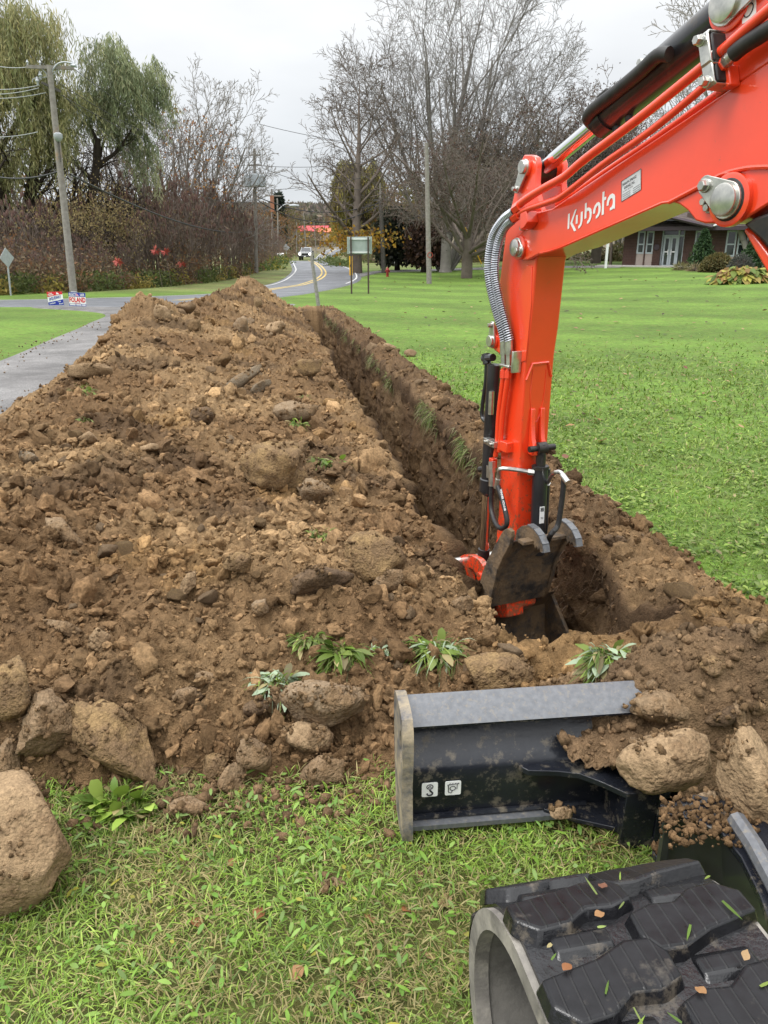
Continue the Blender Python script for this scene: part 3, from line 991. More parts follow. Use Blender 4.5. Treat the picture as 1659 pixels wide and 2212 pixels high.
# ---- arm
AW0, AW1 = .022, .178
arm_out = [(1124, 334), (1140, 334), (1148, 339), (1151, 352), (1150, 372), (1149, 392), (1152, 420), (1160, 450), (1166, 500), (1158, 540), (1149, 563), (1141, 650), (1135, 713),
           (1127, 773), (1113, 992), (1106, 1144), (1100, 1240), (1094, 1318), (1070, 1330), (1058, 1318), (1056, 1290), (1062, 1180), (1068, 1110), (1073, 1023), (1071, 901),
           (1076, 800), (1078, 776), (1068, 764), (1058, 757), (1053, 740), (1055, 722), (1061, 700), (1063, 664), (1083, 502), (1100, 430), (1118, 345)]
ARM = None
mb = MB()
top_pl = [p for p in arm_out if p[1] < 420] + [(1152, 420), (1162, 470), (1092, 470)]
top_pl = [(1124, 334), (1140, 334), (1148, 339), (1151, 352), (1150, 372), (1149, 392), (1152, 420), (1160, 455), (1094, 455), (1100, 430), (1118, 345)]
body = [(1160, 452), (1166, 500), (1158, 540), (1149, 563), (1141, 650), (1135, 713), (1127, 773), (1113, 992), (1106, 1144), (1100, 1240), (1094, 1318), (1070, 1330), (1058, 1318), (1056, 1290),
        (1062, 1180), (1068, 1110), (1073, 1023), (1071, 901), (1076, 800), (1078, 776), (1068, 764), (1058, 757), (1053, 740), (1055, 722), (1061, 700), (1063, 664), (1083, 502), (1094.5, 452)]
slab0(mb, body, AW0, AW1)
ARM = mb.build('arm', ORANGE, EXC, bevel=.008)
mb = MB()
slab0(mb, top_pl, AW0 - .003, AW0 + .026)
slab0(mb, top_pl, AW1 - .026, AW1 + .003)
mb.build('arm_lug', ORANGE, ARM, bevel=.005)
# thicker stiffener plate on the left face above the cylinder lug
mb = MB(); slab0(mb, [(1139, 660), (1141, 575), (1130, 572), (1100, 640), (1093, 670), (1090, 730), (1094, 790), (1128, 780), (1134, 715)], AW0 - .004, AW0 + .001); mb.build('stiffener', ORANGE, ARM, bevel=.002)
c4 = bp(1131, 361) + BN * (AW0 - .003)
boss(c4, .036, .010, par=ARM); pin(c4 - BN * .009, .028, bp(1116, 405) - bp(1131, 361), .098, ARM, .03)
c5 = bp(1060, 737) + BN * AW0
boss(c5, .036, .012, par=ARM); pin(c5 - BN * .011, .028, bp(1061, 703) - bp(1060, 737), .075, ARM, .03)
# welded frame and lugs of the thumb cylinder on the face towards the machine
def af(vx, vy, off=0.0):
    """a point on the arm's face that looks back at the machine, off metres proud of it"""
    return vx, vy, off
def facept(t, k, off):
    """t: 0 at the top (y 563) to 1 at y 1240 along the front edge; k: 0 left edge to 1 right edge; off: proud"""
    ed = [(563, 1149), (650, 1141), (713, 1135), (773, 1127), (992, 1113), (1144, 1106), (1240, 1100)]
    y = t
    x = np.interp(y, [e[0] for e in ed], [e[1] for e in ed])
    return bp(float(x), y) + BN * (AW0 + (AW1 - AW0) * k) - BD * off
for k in (.28, .62):
    m_ = MB()
    pr = [facept(y, k, o) for y, o in ((885, 0), (885, .012), (905, .016), (930, .022), (948, .030), (962, .045), (972, .058), (982, .055), (984, .035), (982, 0))]
    m_.prism(pr, BN * .022)
    m_.build('thumb_lug', ORANGE, ARM, bevel=.003)
fr = [facept(y, k, .003) for y, k in ((822, .06), (788, .24), (786, .78), (818, .93))]
m_ = MB(); m_.tube(fr, .007, 6); m_.tube(bez([facept(y, k, .001) for y, k in ((800, .28), (860, .25), (905, .40), (912, .55), (870, .72), (800, .75))], 20), .003, 6); m_.build('weld_bead', ORANGE, ARM)
# thumb cylinder
T0 = facept(968, .56, .048); T1 = facept(1195, .62, .055)
def tc(t): return T0 + (T1 - T0) * t
m_ = MB(); m_.tube([tc(.16), tc(.17), tc(1.0)], [.033, .037, .037], 24); TCY = m_.build('thumb_cylinder', BLACKP, EXC)
m_ = MB(); m_.tube([tc(.0) + Vector((0, 0, .02)), tc(.2)], .024, 16); m_.tube([T0 - BN * .024, T0 + BN * .024], .030, 18); m_.build('clevis', DARK, TCY)
m_ = MB(); m_.tube([T0 - BN * .066, T0 + BN * .075], .015, 16); m_.build('pin', DARK, TCY)
m_ = MB(); m_.tube([tc(.16), tc(.19)], .041, 24); m_.build('gland', DARK, TCY)
m_ = MB(); m_.tube([tc(.2) + BN * .047, tc(.98) + BN * .047], .010, 10); m_.build('hydraulic_pipe', BLACKP, TCY)
q0 = tc(.60) - BD * .0375 - BN * .006
cd = (T1 - T0).normalized()
m_ = MB(); M = Matrix((BN, -BD, -cd)).transposed(); m_.box(q0, (.026, .002, .085), M); lab = m_.build('barcode_label', DECAL_W, TCY)
m_ = MB()
for i in range(6): m_.box(q0 - BD * .0015 - BN * (.008 - i * .0032) - cd * .028, (.0016, .001, .02), M)
m_.box(q0 - BD * .0015 + cd * .012, (.014, .001, .0016), M); m_.box(q0 - BD * .0015 + cd * .018, (.014, .001, .0016), M)
m_.build('barcode', INK, lab)
def fitting(pts, r, par):
    m_ = MB(); m_.tube(bez(pts, 12), r, 10)
    m_.tube([Vector(pts[0]), Vector(pts[0]) + (Vector(pts[1]) - Vector(pts[0])).normalized() * .03], r * 1.5, 6)
    e = Vector(pts[-1]); d = (e - Vector(pts[-2])).normalized()
    m_.tube([e - d * .015, e + d * .035], [r * 1.35, r * 1.45], 12)
    return m_.build('hose_fitting', ZINC, par)
# left hose loop
h1 = [bp(1112, 1003) - BN * .045 - BD * .035, bp(1094, 1004) - BN * .05 - BD * .05, bp(1086, 1016) - BN * .05 - BD * .05, bp(1083, 1032) - BN * .05 - BD * .05]
h1[0] = tc(.215) - BN * .034
fitting(h1, .011, TCY)
loop = [h1[-1] + Vector((0, 0, -.02)), bp(1093, 1065) - BN * .055 - BD * .05, bp(1103, 1100) - BN * .06 - BD * .055, bp(1103, 1122) - BN * .06 - BD * .06, bp(1093, 1131) - BN * .06 - BD * .05,
        bp(1082, 1122) - BN * .05 - BD * .03, bp(1074, 1095) - BN * .035, bp(1073, 1050) - BN * .03]
m_ = MB(); m_.tube(bez(loop, 40), .0125, 12); hz = m_.build('hydraulic_hose', RUBBER, TCY)
m_ = MB(); m_.tube([bp(1073.5, 1048) - BN * .03, bp(1074, 1000) - BN * .03], [.016, .015], 12); m_.tube([bp(1074, 1018) - BN * .03, bp(1074, 996) - BN * .03], .019, 6); m_.build('hose_fitting', ZINC, TCY)
m_ = MB(); m_.tube([bp(1064, 1030) - BN * .02, bp(1064.5, 1005) - BN * .02], .016, 6); m_.build('pipe_plug', ZINC, TCY)
# right hose
g0 = tc(.42) + BN * .047
h2 = [tc(.30) + BN * .05, bp(1163, 1018) + BN * .05 - BD * .05, bp(1173, 1018) + BN * .06 - BD * .05, bp(1180, 1028) + BN * .06 - BD * .05]
h2[0] = tc(.34) + BN * .042
fitting(h2, .010, TCY)
m_ = MB(); m_.tube(bez([h2[-1], h2[-1] + Vector((0, 0, -.07)), h2[-1] + Vector((-.004, 0, -.16)), h2[-1] + BN * -.015 + Vector((0, 0, -.23)), h2[-1] - BN * .05 + Vector((0, 0, -.27)), tc(.98) + BN * .045], 26), .0125, 12); m_.build('hydraulic_hose', RUBBER, TCY)

# ---- steel guarded hoses from the boom to the arm
def guarded(pix, n, r):
    c = bez([bp(x, y) - BN * nn for (x, y), nn in zip(pix, n)], 64)
    m_ = MB(); m_.tube(c, r * .82, 12)
    o = m_.build('hose', RUBBER, EXC)
    # coil guard: a helix
    L = [0.0]
    for a, b in zip(c, c[1:]): L.append(L[-1] + (b - a).length)
    turns = int(L[-1] / .0105); K = turns * 8
    pts = []; nx = None
    Ls = np.array(L); C = np.array([tuple(p) for p in c])
    tt = np.linspace(0, L[-1], K)
    Q = np.stack([np.interp(tt, Ls, C[:, i]) for i in range(3)], 1)
    T = np.gradient(Q, axis=0); T /= np.linalg.norm(T, axis=1)[:, None]
    bn = np.array(tuple(BN)); e1 = bn - T * (T @ bn)[:, None]; e1 /= np.linalg.norm(e1, axis=1)[:, None]
    e2 = np.cross(T, e1); ang = np.arange(K) * 2 * math.pi / 8
    H_ = Q + (e1 * np.cos(ang)[:, None] + e2 * np.sin(ang)[:, None]) * r
    m_ = MB(); m_.tube([Vector(h) for h in H_], .0036, 4); m_.build('hose_guard', SPRING, o)
    return o
guarded([(1132, 457), (1110, 476), (1088, 510), (1076, 560), (1074, 600), (1080, 650), (1091, 710), (1094, 738)], [.05, .055, .055, .05, .045, .035, .02, .012], .0185)
guarded([(1127, 474), (1110, 490), (1096, 520), (1087, 560), (1085, 600), (1091, 650), (1102, 710), (1105, 738)], [.045, .045, .045, .042, .038, .03, .02, .012], .0185)
for x0 in (1093.5, 1104.5):
    m_ = MB(); m_.tube([bp(x0, 735) - BN * .012, bp(x0 - 1, 765) - BN * .010], .0195, 14); m_.tube([bp(x0 - 1, 765) - BN * .01, bp(x0 - 1.5, 790) - BN * .008], .016, 6); m_.build('hose_fitting', ZINC, ARM)
m_ = MB()
M = Matrix((BD, BN, UP)).transposed()
m_.box(bp(1098, 790) - BN * .008, (.09, .04, .012), M); m_.box(bp(1117, 782) - BN * .004, (.012, .05, .10), M); m_.build('hose_bracket', ZINC, ARM, bevel=.003)
for pts in ([(1091, 795), (1090, 815), (1080, 900), (1077, 960), (1073, 985)], [(1101, 797), (1100, 815), (1088, 900), (1084, 955), (1081, 975)]):
    m_ = MB(); m_.tube(bez([bp(x, y) - BN * .008 for x, y in pts], 14), .0125, 12); m_.tube([bp(pts[0][0], 800) - BN * .008, bp(pts[1][0], 816) - BN * .008], .0185, 6); m_.build('hydraulic_pipe', ORANGE, ARM)
for i, (x, y, w) in enumerate(((1064, 952, .05), (1076, 958, .05))):
    c = bp(x, y) - BN * .022
    m_ = MB(); m_.box(c + BD * .0, (w, .036, .03), M); m_.disc(c - BN * .016, -BN, .009, .012, 6); m_.build('pipe_clamp', ZINC, ARM, bevel=.003)
m_ = MB(); m_.box(bp(1092, 964) + BN * .005, (.07, .045, .05), M); m_.build('pipe_bracket', ORANGE, ARM, bevel=.003)
m_ = MB(); m_.box(bp(1065, 1000) + BN * .0, (.035, .03, .05), M); m_.build('pipe_block', ORANGE, ARM, bevel=.003)

# ---- bucket cylinder behind the arm
K0 = c5 + BN * .075 - BD * 0 + BD * .03; K1 = bp(1043, 1205) + BN * .09
bc = lambda t: K0 + (K1 - K0) * t
bo = BD * .055 + BN * .03
m_ = MB(); m_.tube([bp(1068, 790) + bo * .6, bp(1056, 1040) + bo, bp(1056, 1042) + bo, bp(1054, 1068) + bo, bp(1053, 1070) + bo], [.034, .038, .044, .044, .036], 24); BCY = m_.build('bucket_cylinder', BLACKP, EXC)
m_ = MB(); m_.tube([bp(1053, 1066) + bo, bp(1046, 1205) + bo], .025, 20); m_.build('piston_rod', CHROME, BCY)
m_ = MB(); m_.tube([bp(1046, 1195) + bo, bp(1044, 1222) + bo], [.031, .036], 16); m_.build('rod_eye', DARK, BCY)
m_ = MB(); m_.tube(bez([bp(1052, 775) + bo, bp(1052, 790) + bo, bp(1050, 830) + bo, bp(1043, 880) + bo, bp(1042, 905) + bo, bp(1049, 916) + bo, bp(1058, 918) + bo], 24), .011, 10)
m_.tube([bp(1050, 768) + bo, bp(1053, 790) + bo], .021, 10); m_.tube([bp(1046, 778) + bo, bp(1066, 776) + bo], .019, 10); m_.build('hydraulic_pipe', BLACKP, BCY)
m_ = MB(); m_.tube([bp(1037, 1021) + bo, bp(1050, 1021) + bo], .016, 10); m_.build('port_plug', DARK, BCY)
m_ = MB(); m_.tube([bp(1064, 845) - BN * .005, bp(1062, 895) - BN * .005], .014, 10); m_.build('hose_fitting', ZINC, BCY)
# bucket link, orange casting
m_ = MB()
lk = [(1000, 1212), (1004, 1200), (1014, 1196), (1030, 1197), (1046, 1206), (1056, 1219), (1058, 1232), (1052, 1247), (1046, 1250), (1042, 1240), (1034, 1229), (1024, 1225), (1029, 1262), (1021, 1262), (1017, 1228), (1010, 1226), (1002, 1224)]
slab0(m_, lk, -.035, .0)
LNK = m_.build('bucket_link', ORANGE, EXC, bevel=.004)
m_ = MB(); slab0(m_, lk, .2, .235); m_.build('bucket_link_plate', ORANGE, LNK, bevel=.008)
m_ = MB(); m_.tube([bp(1006, 1211) - BN * .075, bp(1006, 1211) + BN * .25], .027, 20); m_.build('pin', ZINC, LNK)
m_ = MB(); m_.disc(bp(1049, 1243) - BN * .03, -BN, .024, .014, 20); m_.build('pin', ORANGE, LNK)

# ---- hydraulic thumb folded up against the arm
TH = empty('thumb', (0, 0, 0)); put(TH, EXC)
tl = [(1033, 1316), (1034, 1280), (1040, 1240), (1052, 1210), (1066, 1184), (1080, 1157), (1088, 1145), (1096, 1141), (1104, 1148), (1104, 1160), (1100, 1179), (1086, 1205), (1074, 1232), (1066, 1268), (1058, 1300), (1048, 1318)]
tl0 = [bp(x, y, -.115) for x, y in tl]
def thumb_plate(n0, th, name='side_plate'):
    m_ = MB(); m_.prism([p + BN * n0 for p in tl0], BN * th); return m_.build(name, THUMB_MAT, TH, bevel=.003)
thumb_plate(0, .022)
thumb_plate(.335, .022)
# cross plate between the side plates, facing the machine
edge = [(1100, 1176), (1088, 1204), (1077, 1231), (1069, 1266), (1062, 1300), (1058, 1316)]
E0 = [bp(x, y, -.115) + BD * .02 for x, y in edge]
m_ = MB(); n_ = len(E0)
vs = [p + BN * .02 for p in E0] + [p + BN * .337 for p in E0] + [p + BN * .02 + BD * .018 for p in E0] + [p + BN * .337 + BD * .018 for p in E0]
fs = []
for i in range(n_ - 1):
    fs += [(i, i + 1, n_ + i + 1, n_ + i), (2 * n_ + i, 3 * n_ + i, 3 * n_ + i + 1, 2 * n_ + i + 1)]
fs += [(0, n_, 3 * n_, 2 * n_), (n_ - 1, 3 * n_ - 1, 4 * n_ - 1, 2 * n_ - 1)]
m_.add(vs, fs); m_.build('cross_plate', THUMB_MAT, TH)
# tines: half-moon plates with a serrated edge
for n0 in (.075, .255):
    o_ = bp(1096, 1156, -.115) + BN * n0
    pr = [(-.05, -.07), (-.04, .0), (.0, .035), (.05, .055), (.10, .052), (.145, .034), (.178, .004), (.19, -.03), (.178, -.035), (.165, -.037)]
    x = .165
    while x > .04:
        pr += [(x - .011, -.020), (x - .022, -.037)]; x -= .022
    pts = [o_ - BD * a + UP * b for a, b in pr]
    m_ = MB(); m_.prism(pts, BN * .03); t_ = m_.build('tine', THUMB_MAT, TH, bevel=.002)
    rim = [o_ - BD * a + UP * b + BN * .0 for a, b in pr[3:9]]
    m_ = MB()
    for a, b in zip(rim, rim[1:]):
        d = (b - a); nr = BN.cross(d).normalized()
        if nr.z < -.2 and nr.dot(BD) > 0: nr = -nr
        m_.add([a - BN * .002, b - BN * .002, b + BN * .032, a + BN * .032, a - BN * .002 + nr * .006, b - BN * .002 + nr * .006, b + BN * .032 + nr * .006, a + BN * .032 + nr * .006],
               [(0, 1, 2, 3), (7, 6, 5, 4), (0, 4, 5, 1), (1, 5, 6, 2), (2, 6, 7, 3), (3, 7, 4, 0)])
    m_.build('worn_edge', BLADE_EDGE, t_)
for a0, a1 in ((.02, .08), (.1, .26)):
    o_ = bp(1098, 1156, -.115)
    m_ = MB(); M2 = Matrix((BN, -BD, UP)).transposed(); m_.box(o_ + BN * (a0 + a1) / 2 - BD * .075 - UP * .012, (a1 - a0, .05, .018), M2); m_.build('cross_bar', THUMB_MAT, TH, bevel=.003)
# coupler and bucket down in the trench
m_ = MB(); slab0(m_, [(1062, 1300), (1094, 1300), (1096, 1334), (1066, 1336)], .0, .10); m_.build('coupler', ORANGE, EXC, bevel=.006)
BK = MB()
bkc = bp(1090, 1360) + BN * .1
prof = [(.10, .10), (.16, .0), (.15, -.14), (.08, -.28), (-.06, -.36), (-.22, -.36), (-.34, -.30)]
outer = [bkc + BD * a + UP * b for a, b in prof]
inner = [bkc + BD * (a - .02 * (1 if a > 0 else 0)) + UP * (b + .02) for a, b in prof]
BK.prism(outer + inner[::-1], BN * .52)
BK.v = [tuple(Vector(v) - BN * .26) for v in BK.v]
bko = BK.build('bucket', THUMB_MAT, EXC, bevel=.003)
for n0 in (-.262, .242):
    m_ = MB(); m_.prism([p + BN * n0 for p in outer], BN * .02); m_.build('bucket_side', THUMB_MAT, bko, bevel=.003)
for k in range(4):
    m_ = MB(); c = outer[-1] + BN * (-.2 + k * .133)
    m_.prism([c + BN * -.03 + UP * .0, c + BN * .03, c + BN * .02 - BD * .11 + UP * .05, c - BN * .02 - BD * .11 + UP * .05], UP * .025); m_.build('tooth', THUMB_MAT, bko, bevel=.003)

# ---- boom cylinder below the knee, at the picture's right edge
m_ = MB()
slab0(m_, [(1588, 497), (1597, 490), (1612, 503), (1690, 610), (1720, 680), (1700, 690), (1660, 625)], .03, .17)
m_.build('cylinder_guard', ORANGE, EXC, bevel=.008)
m_ = MB(); m_.tube([bp(1585, 440) + BN * .1, bp(1650, 520) + BN * .1, bp(1800, 760) + BN * .1], .05, 20); m_.build('boom_cylinder', BLACKP, EXC)
m_ = MB(); slab0(m_, [(1600, 484), (1630, 468), (1668, 455), (1680, 490), (1672, 560), (1640, 520)], .005, .195); m_.build('cylinder_shroud', DARK, EXC, bevel=.01)

# ---- writing on the boom
def on_boom(pix2d, th=.0015):
    return [bp(x, y) - BN * .0005 for x, y in pix2d]
def zk(x, y): return bp((2200 + x / 3.173) * .5486, (720 + y / 3.173) * .5486) - BN * .0012
glyphs = [[(122, 390), (144, 380), (135, 570), (115, 580)], [(207, 340), (230, 325), (175, 495), (222, 595), (197, 607), (149, 508)],
    [(222, 405), (244, 398), (240, 505), (217, 516)], [(281, 365), (306, 355), (302, 470), (290, 525), (268, 560), (247, 573), (250, 540), (268, 520), (277, 490), (279, 450)],
    [(334, 258), (356, 246), (350, 440), (326, 452)], [(356, 320), (370, 308), (395, 310), (413, 330), (418, 370), (412, 430), (395, 480), (375, 505), (357, 510), (362, 475), (378, 460), (390, 425), (392, 385), (385, 352), (370, 345), (354, 365)],
    [(433, 390), (437, 340), (455, 285), (480, 250), (505, 238), (508, 272), (485, 290), (468, 320), (458, 380)],
    [(505, 238), (522, 255), (530, 300), (525, 360), (508, 410), (485, 440), (466, 447), (470, 415), (488, 395), (500, 360), (503, 310), (498, 285), (508, 272)],
    [(553, 115), (579, 105), (573, 180), (599, 172), (596, 210), (573, 220), (568, 395), (541, 405)],
    [(604, 290), (607, 240), (620, 190), (645, 150), (675, 132), (697, 140), (709, 165), (707, 320), (692, 325), (690, 315), (675, 330), (642, 348), (645, 312), (665, 300), (680, 265), (682, 215), (675, 190), (655, 195), (640, 220), (630, 255), (628, 280)]]
for g in ([glyphs[0], glyphs[1]], [glyphs[2], glyphs[3]], [glyphs[4], glyphs[5]], [glyphs[6], glyphs[7]], [glyphs[8]], [glyphs[9]]):
    m_ = MB()
    for poly in g: m_.prism([zk(x, y) for x, y in poly], -BN * .0008)
    m_.build('letter', DECAL_W, boom)
e1 = (bp(1329, 453) - bp(1231, 500)).normalized(); e2v = Vector((0, 0, 1))

def text_mesh(name, s, size, origin, ex, ey, mat, parent, bold=.0, align='LEFT', squash=1.0, th=.0006):
    cu = bpy.data.curves.new('text', 'FONT'); cu.body = s; cu.size = 1.0; cu.align_x = align; cu.offset = bold; cu.resolution_u = 2
    ob = bpy.data.objects.new('text', cu); COL.objects.link(ob)
    dg = bpy.context.evaluated_depsgraph_get()
    me = bpy.data.meshes.new_from_object(ob.evaluated_get(dg))
    bpy.data.objects.remove(ob)
    ex = Vector(ex).normalized(); ey = Vector(ey).normalized()
    o3 = Vector(origin)
    me.transform(Matrix.Identity(4))
    for v in me.vertices:
        x, y = v.co.x * size * squash, v.co.y * size
        v.co = o3 + ex * x + ey * y
    me.materials.clear(); me.materials.append(mat); me.name = name
    return link(name, me, parent)
# dealer's label: silver plate with dark print
sq = [bp(1343, 392), bp(1386, 364), bp(1385, 410), bp(1343, 436)]
m_ = MB(); m_.prism([p - BN * .0006 for p in sq], -BN * .0008); plate = m_.build('dealer_label', DECAL_G, boom)
ex = (sq[1] - sq[0]); wl_ = ex.length; ey = (sq[0] - sq[3]); hl_ = ey.length
def lab_pt(a, b): return sq[3] + ex * a + ey * b - BN * .0022
for s, a, b, sz in (('SHARON SPRINGS', .06, .72, .155), ('GARAGE, INC.', .14, .52, .155), ('SALES - SERVICE - PARTS - RENTALS', .08, .40, .07)):
    text_mesh('lettering', s, sz * hl_ * 1.15, lab_pt(a, b), ex, ey, INK, plate, .012 if sz > .1 else 0, squash=.74 if sz > .1 else .62)
for b0 in (.28, .18, .08):
    for a0, a1 in ((.06, .46), (.60, .94)):
        m_ = MB(); m_.prism([lab_pt(a0, b0), lab_pt(a1, b0), lab_pt(a1, b0 + .035), lab_pt(a0, b0 + .035)], -BN * .0003); m_.build('print_line', DECAL_W if False else GREYP, plate)
for a0, a1, b0, b1 in ((0, 1, .0, .018), (0, 1, .982, 1), (0, .018, 0, 1), (.982, 1, 0, 1)):
    m_ = MB(); m_.prism([lab_pt(a0, b0), lab_pt(a1, b0), lab_pt(a1, b1), lab_pt(a0, b1)], -BN * .0003); m_.build('label_border', INK, plate)
# small white sticker at the top right
sq2 = [bp(1602, 4), bp(1634, -6), bp(1634, 38), bp(1604, 52)]
m_ = MB(); m_.prism([p - BN * .0005 + BN * 0 for p in sq2], -BN * .0008); st_ = m_.build('sticker', DECAL_W, boom)
m_ = MB(); m_.tube([sum((sq2[i] for i in range(4)), Vector()) / 4 - BN * .002 + (e1 * math.cos(a) + e2v * math.sin(a)) * .016 for a in np.linspace(0, 6.28, 16)], .0018, 4); m_.build('sticker_print', INK, st_)
# print on the hose
_a, _b = bp(1091, 1048) - BN * .055 - BD * .05, bp(1104, 1106) - BN * .06 - BD * .055
_v = (Vector((0, 0, CAM_H)) - _a).normalized(); _ex = (_b - _a).normalized()
text_mesh('hose_print', 'WINNER  FC215-08', .0125, _a + _v * .0145 + _v.cross(_ex) * -.004, _ex, _v.cross(_ex), DECAL_W, hz, .02)

# ---- dozer blade
yaw = rad(6.5)
RX = Vector((math.cos(yaw), math.sin(yaw), 0)); FY = Vector((-math.sin(yaw), math.cos(yaw), 0))
B0 = Vector((.045, 1.80, 0.0))
def bl(a, f, z): return B0 + RX * a + FY * f + UP * (z * .875)
BLW = 1.86
def sweep(mb, prof, a0, a1, th=.014, mi=0, close=False):
    """profile of (f, z) swept along the blade, th thick towards the front"""
    n = len(prof)
    A = [bl(a0, f, z) for f, z in prof]; Bq = [bl(a1, f, z) for f, z in prof]
    nr = []
    for i in range(n):
        p, q = prof[max(i - 1, 0)], prof[min(i + 1, n - 1)]
        d = Vector((q[0] - p[0], q[1] - p[1])).normalized(); nr.append((-d.y * -1, d.x * -1))
    A2 = [bl(a0, prof[i][0] + nr[i][0] * th, prof[i][1] + nr[i][1] * th) for i in range(n)]
    B2 = [bl(a1, prof[i][0] + nr[i][0] * th, prof[i][1] + nr[i][1] * th) for i in range(n)]
    vs = A + Bq + A2 + B2; fs = []
    for i in range(n - 1):
        fs += [(i, n + i, n + i + 1, i + 1), (2 * n + i, 2 * n + i + 1, 3 * n + i + 1, 3 * n + i), (i, i + 1, 2 * n + i + 1, 2 * n + i), (n + i, 3 * n + i, 3 * n + i + 1, n + i + 1)]
    fs += [(0, 2 * n, 3 * n, n), (n - 1, 2 * n - 1, 4 * n - 1, 3 * n - 1)]
    mb.add(vs, fs, mi)
BLD = empty('blade', tuple(B0)); put(BLD, EXC); BLD.location = B0 - EXC.location
# back panel: foot, flat lower panel, bend, hollow upper panel
mb = MB()
pp = [(.0, .03), (.0, .10), (-.002, .17), (-.004, .225), (.004, .243), (.03, .262), (.062, .285), (.082, .315), (.088, .345), (.088, .40)]
sweep(mb, pp, .03, BLW, .016)
mb.build('mouldboard', BLADE_MAT, BLD)
mb = MB(); sweep(mb, [(.030, .372), (.098, .438), (.104, .440)], .028, BLW, .012); mb.build('top_lip', BLADE_EDGE, BLD)  # black lip coloured pale grey to stand in for skylight on its slope
mb = MB(); mb.box(bl(.03 + (BLW - .03) / 2, .062, .368), (BLW - .04, .06, .008), Matrix((RX, FY, UP)).transposed()); mb.build('lip_underside', BLADE_MAT, BLD)
mb = MB(); sweep(mb, [(-.035, .028), (-.035, .045), (.0, .050)], .03, .62, .012); mb.build('bottom_flange', BLADE_EDGE, BLD)
mb = MB(); mb.tube([bl(.03, -.008, .056), bl(.35, -.008, .058), bl(.55, -.008, .060)], .009, 6); mb.build('weld_bead', BLADE_MAT, BLD)
mb = MB(); sweep(mb, [(.02, .0), (.012, .03)], .03, BLW, .02); mb.build('cutting_edge', BLADE_EDGE, BLD)
# left end plate with its lifting eye: built from pieces round the slot
ep = [(-.052, .0), (-.060, .02), (-.058, .06), (-.048, .14), (-.040, .20), (-.050, .30), (-.052, .37), (-.046, .415), (-.025, .446), (.012, .456), (.10, .456), (.13, .44), (.14, .36), (.12, .2), (.09, .05), (.06, .0)]
hole = [(-.022, .285), (-.030, .315), (-.030, .355), (-.020, .385), (-.004, .392), (.012, .375), (.014, .34), (.006, .30), (-.008, .280)]
END_MUD = pmat('mud_stained_plate', (.12, .12, .125), (.07, .07, .075), 20, .5, dirt=(.33, .27, .18), dscale=16, dlo=.38, dhi=.62, bmp=.4, bscale=40)
bm = bmesh.new()
def ring(pts, a): return [bm.verts.new(bl(a, f, z)) for f, z in pts]
for side, a in ((0, .0), (1, .03)):
    o1 = ring(ep, a); h1_ = ring(hole, a)
    ed = [bm.edges.new((r_[i], r_[(i + 1) % len(r_)])) for r_ in (o1, h1_) for i in range(len(r_))]
    bmesh.ops.triangle_fill(bm, use_beauty=True, use_dissolve=False, edges=ed)
    if side == 0: oa, ha = o1, h1_
for r0, r1 in ((oa, o1), (ha, h1_)):
    for i in range(len(r0)):
        j = (i + 1) % len(r0); bm.faces.new((r0[i], r0[j], r1[j], r1[i]))
bmesh.ops.recalc_face_normals(bm, faces=bm.faces)
me = bpy.data.meshes.new('end_plate'); bm.to_mesh(me); bm.free(); me.materials.append(END_MUD)
me.shade_smooth(); me.set_sharp_from_angle(angle=rad(35))
link('end_plate', me, BLD)
mb = MB(); mb.prism([bl(BLW, f, z) for f, z in ep], RX * .03); mb.build('end_plate', BLADE_EDGE, BLD)
# horizontal gusset with soil on it, vertical ribs
def hplate(name, pts, th, mat=BLADE_MAT, par=BLD):
    m_ = MB(); m_.prism([bl(a, f, z) for a, f, z in pts], UP * -th); return m_.build(name, mat, par, bevel=.002)
hplate('gusset', [(.34, -.012, .232), (.36, -.035, .232), (.44, -.045, .230), (.50, -.06, .228), (.55, -.10, .226), (.60, -.15, .224), (.72, -.16, .224), (.72, .0, .228), (.34, .0, .232)], .018)
hplate('gusset', [(.42, -.02, .06), (.50, -.06, .05), (.60, -.10, .045), (.63, -.14, .045), (.72, -.16, .045), (.72, .0, .05), (.42, .0, .06)], .014)
m_ = MB(); m_.prism([bl(.60, .0, .05), bl(.60, -.13, .045), bl(.60, -.15, .21), bl(.60, .0, .22)], RX * .018); m_.build('rib', BLADE_MAT, BLD, bevel=.002)
m_ = MB(); m_.prism([bl(.60, -.145, .005), bl(.69, -.15, .0), bl(.69, -.16, .225), bl(.60, -.152, .225)], FY * .014); m_.build('rib', BLADE_MAT, BLD, bevel=.002)
m_ = MB(); m_.prism([bl(.69, -.05, .02), bl(.69, -.16, .02), bl(.69, -.16, .22), bl(.69, .0, .22)], RX * .018); m_.build('rib', BLADE_MAT, BLD, bevel=.002)
for (a, f, z) in ((.80, -.12, .03), (.98, -.14, .03)):
    pass
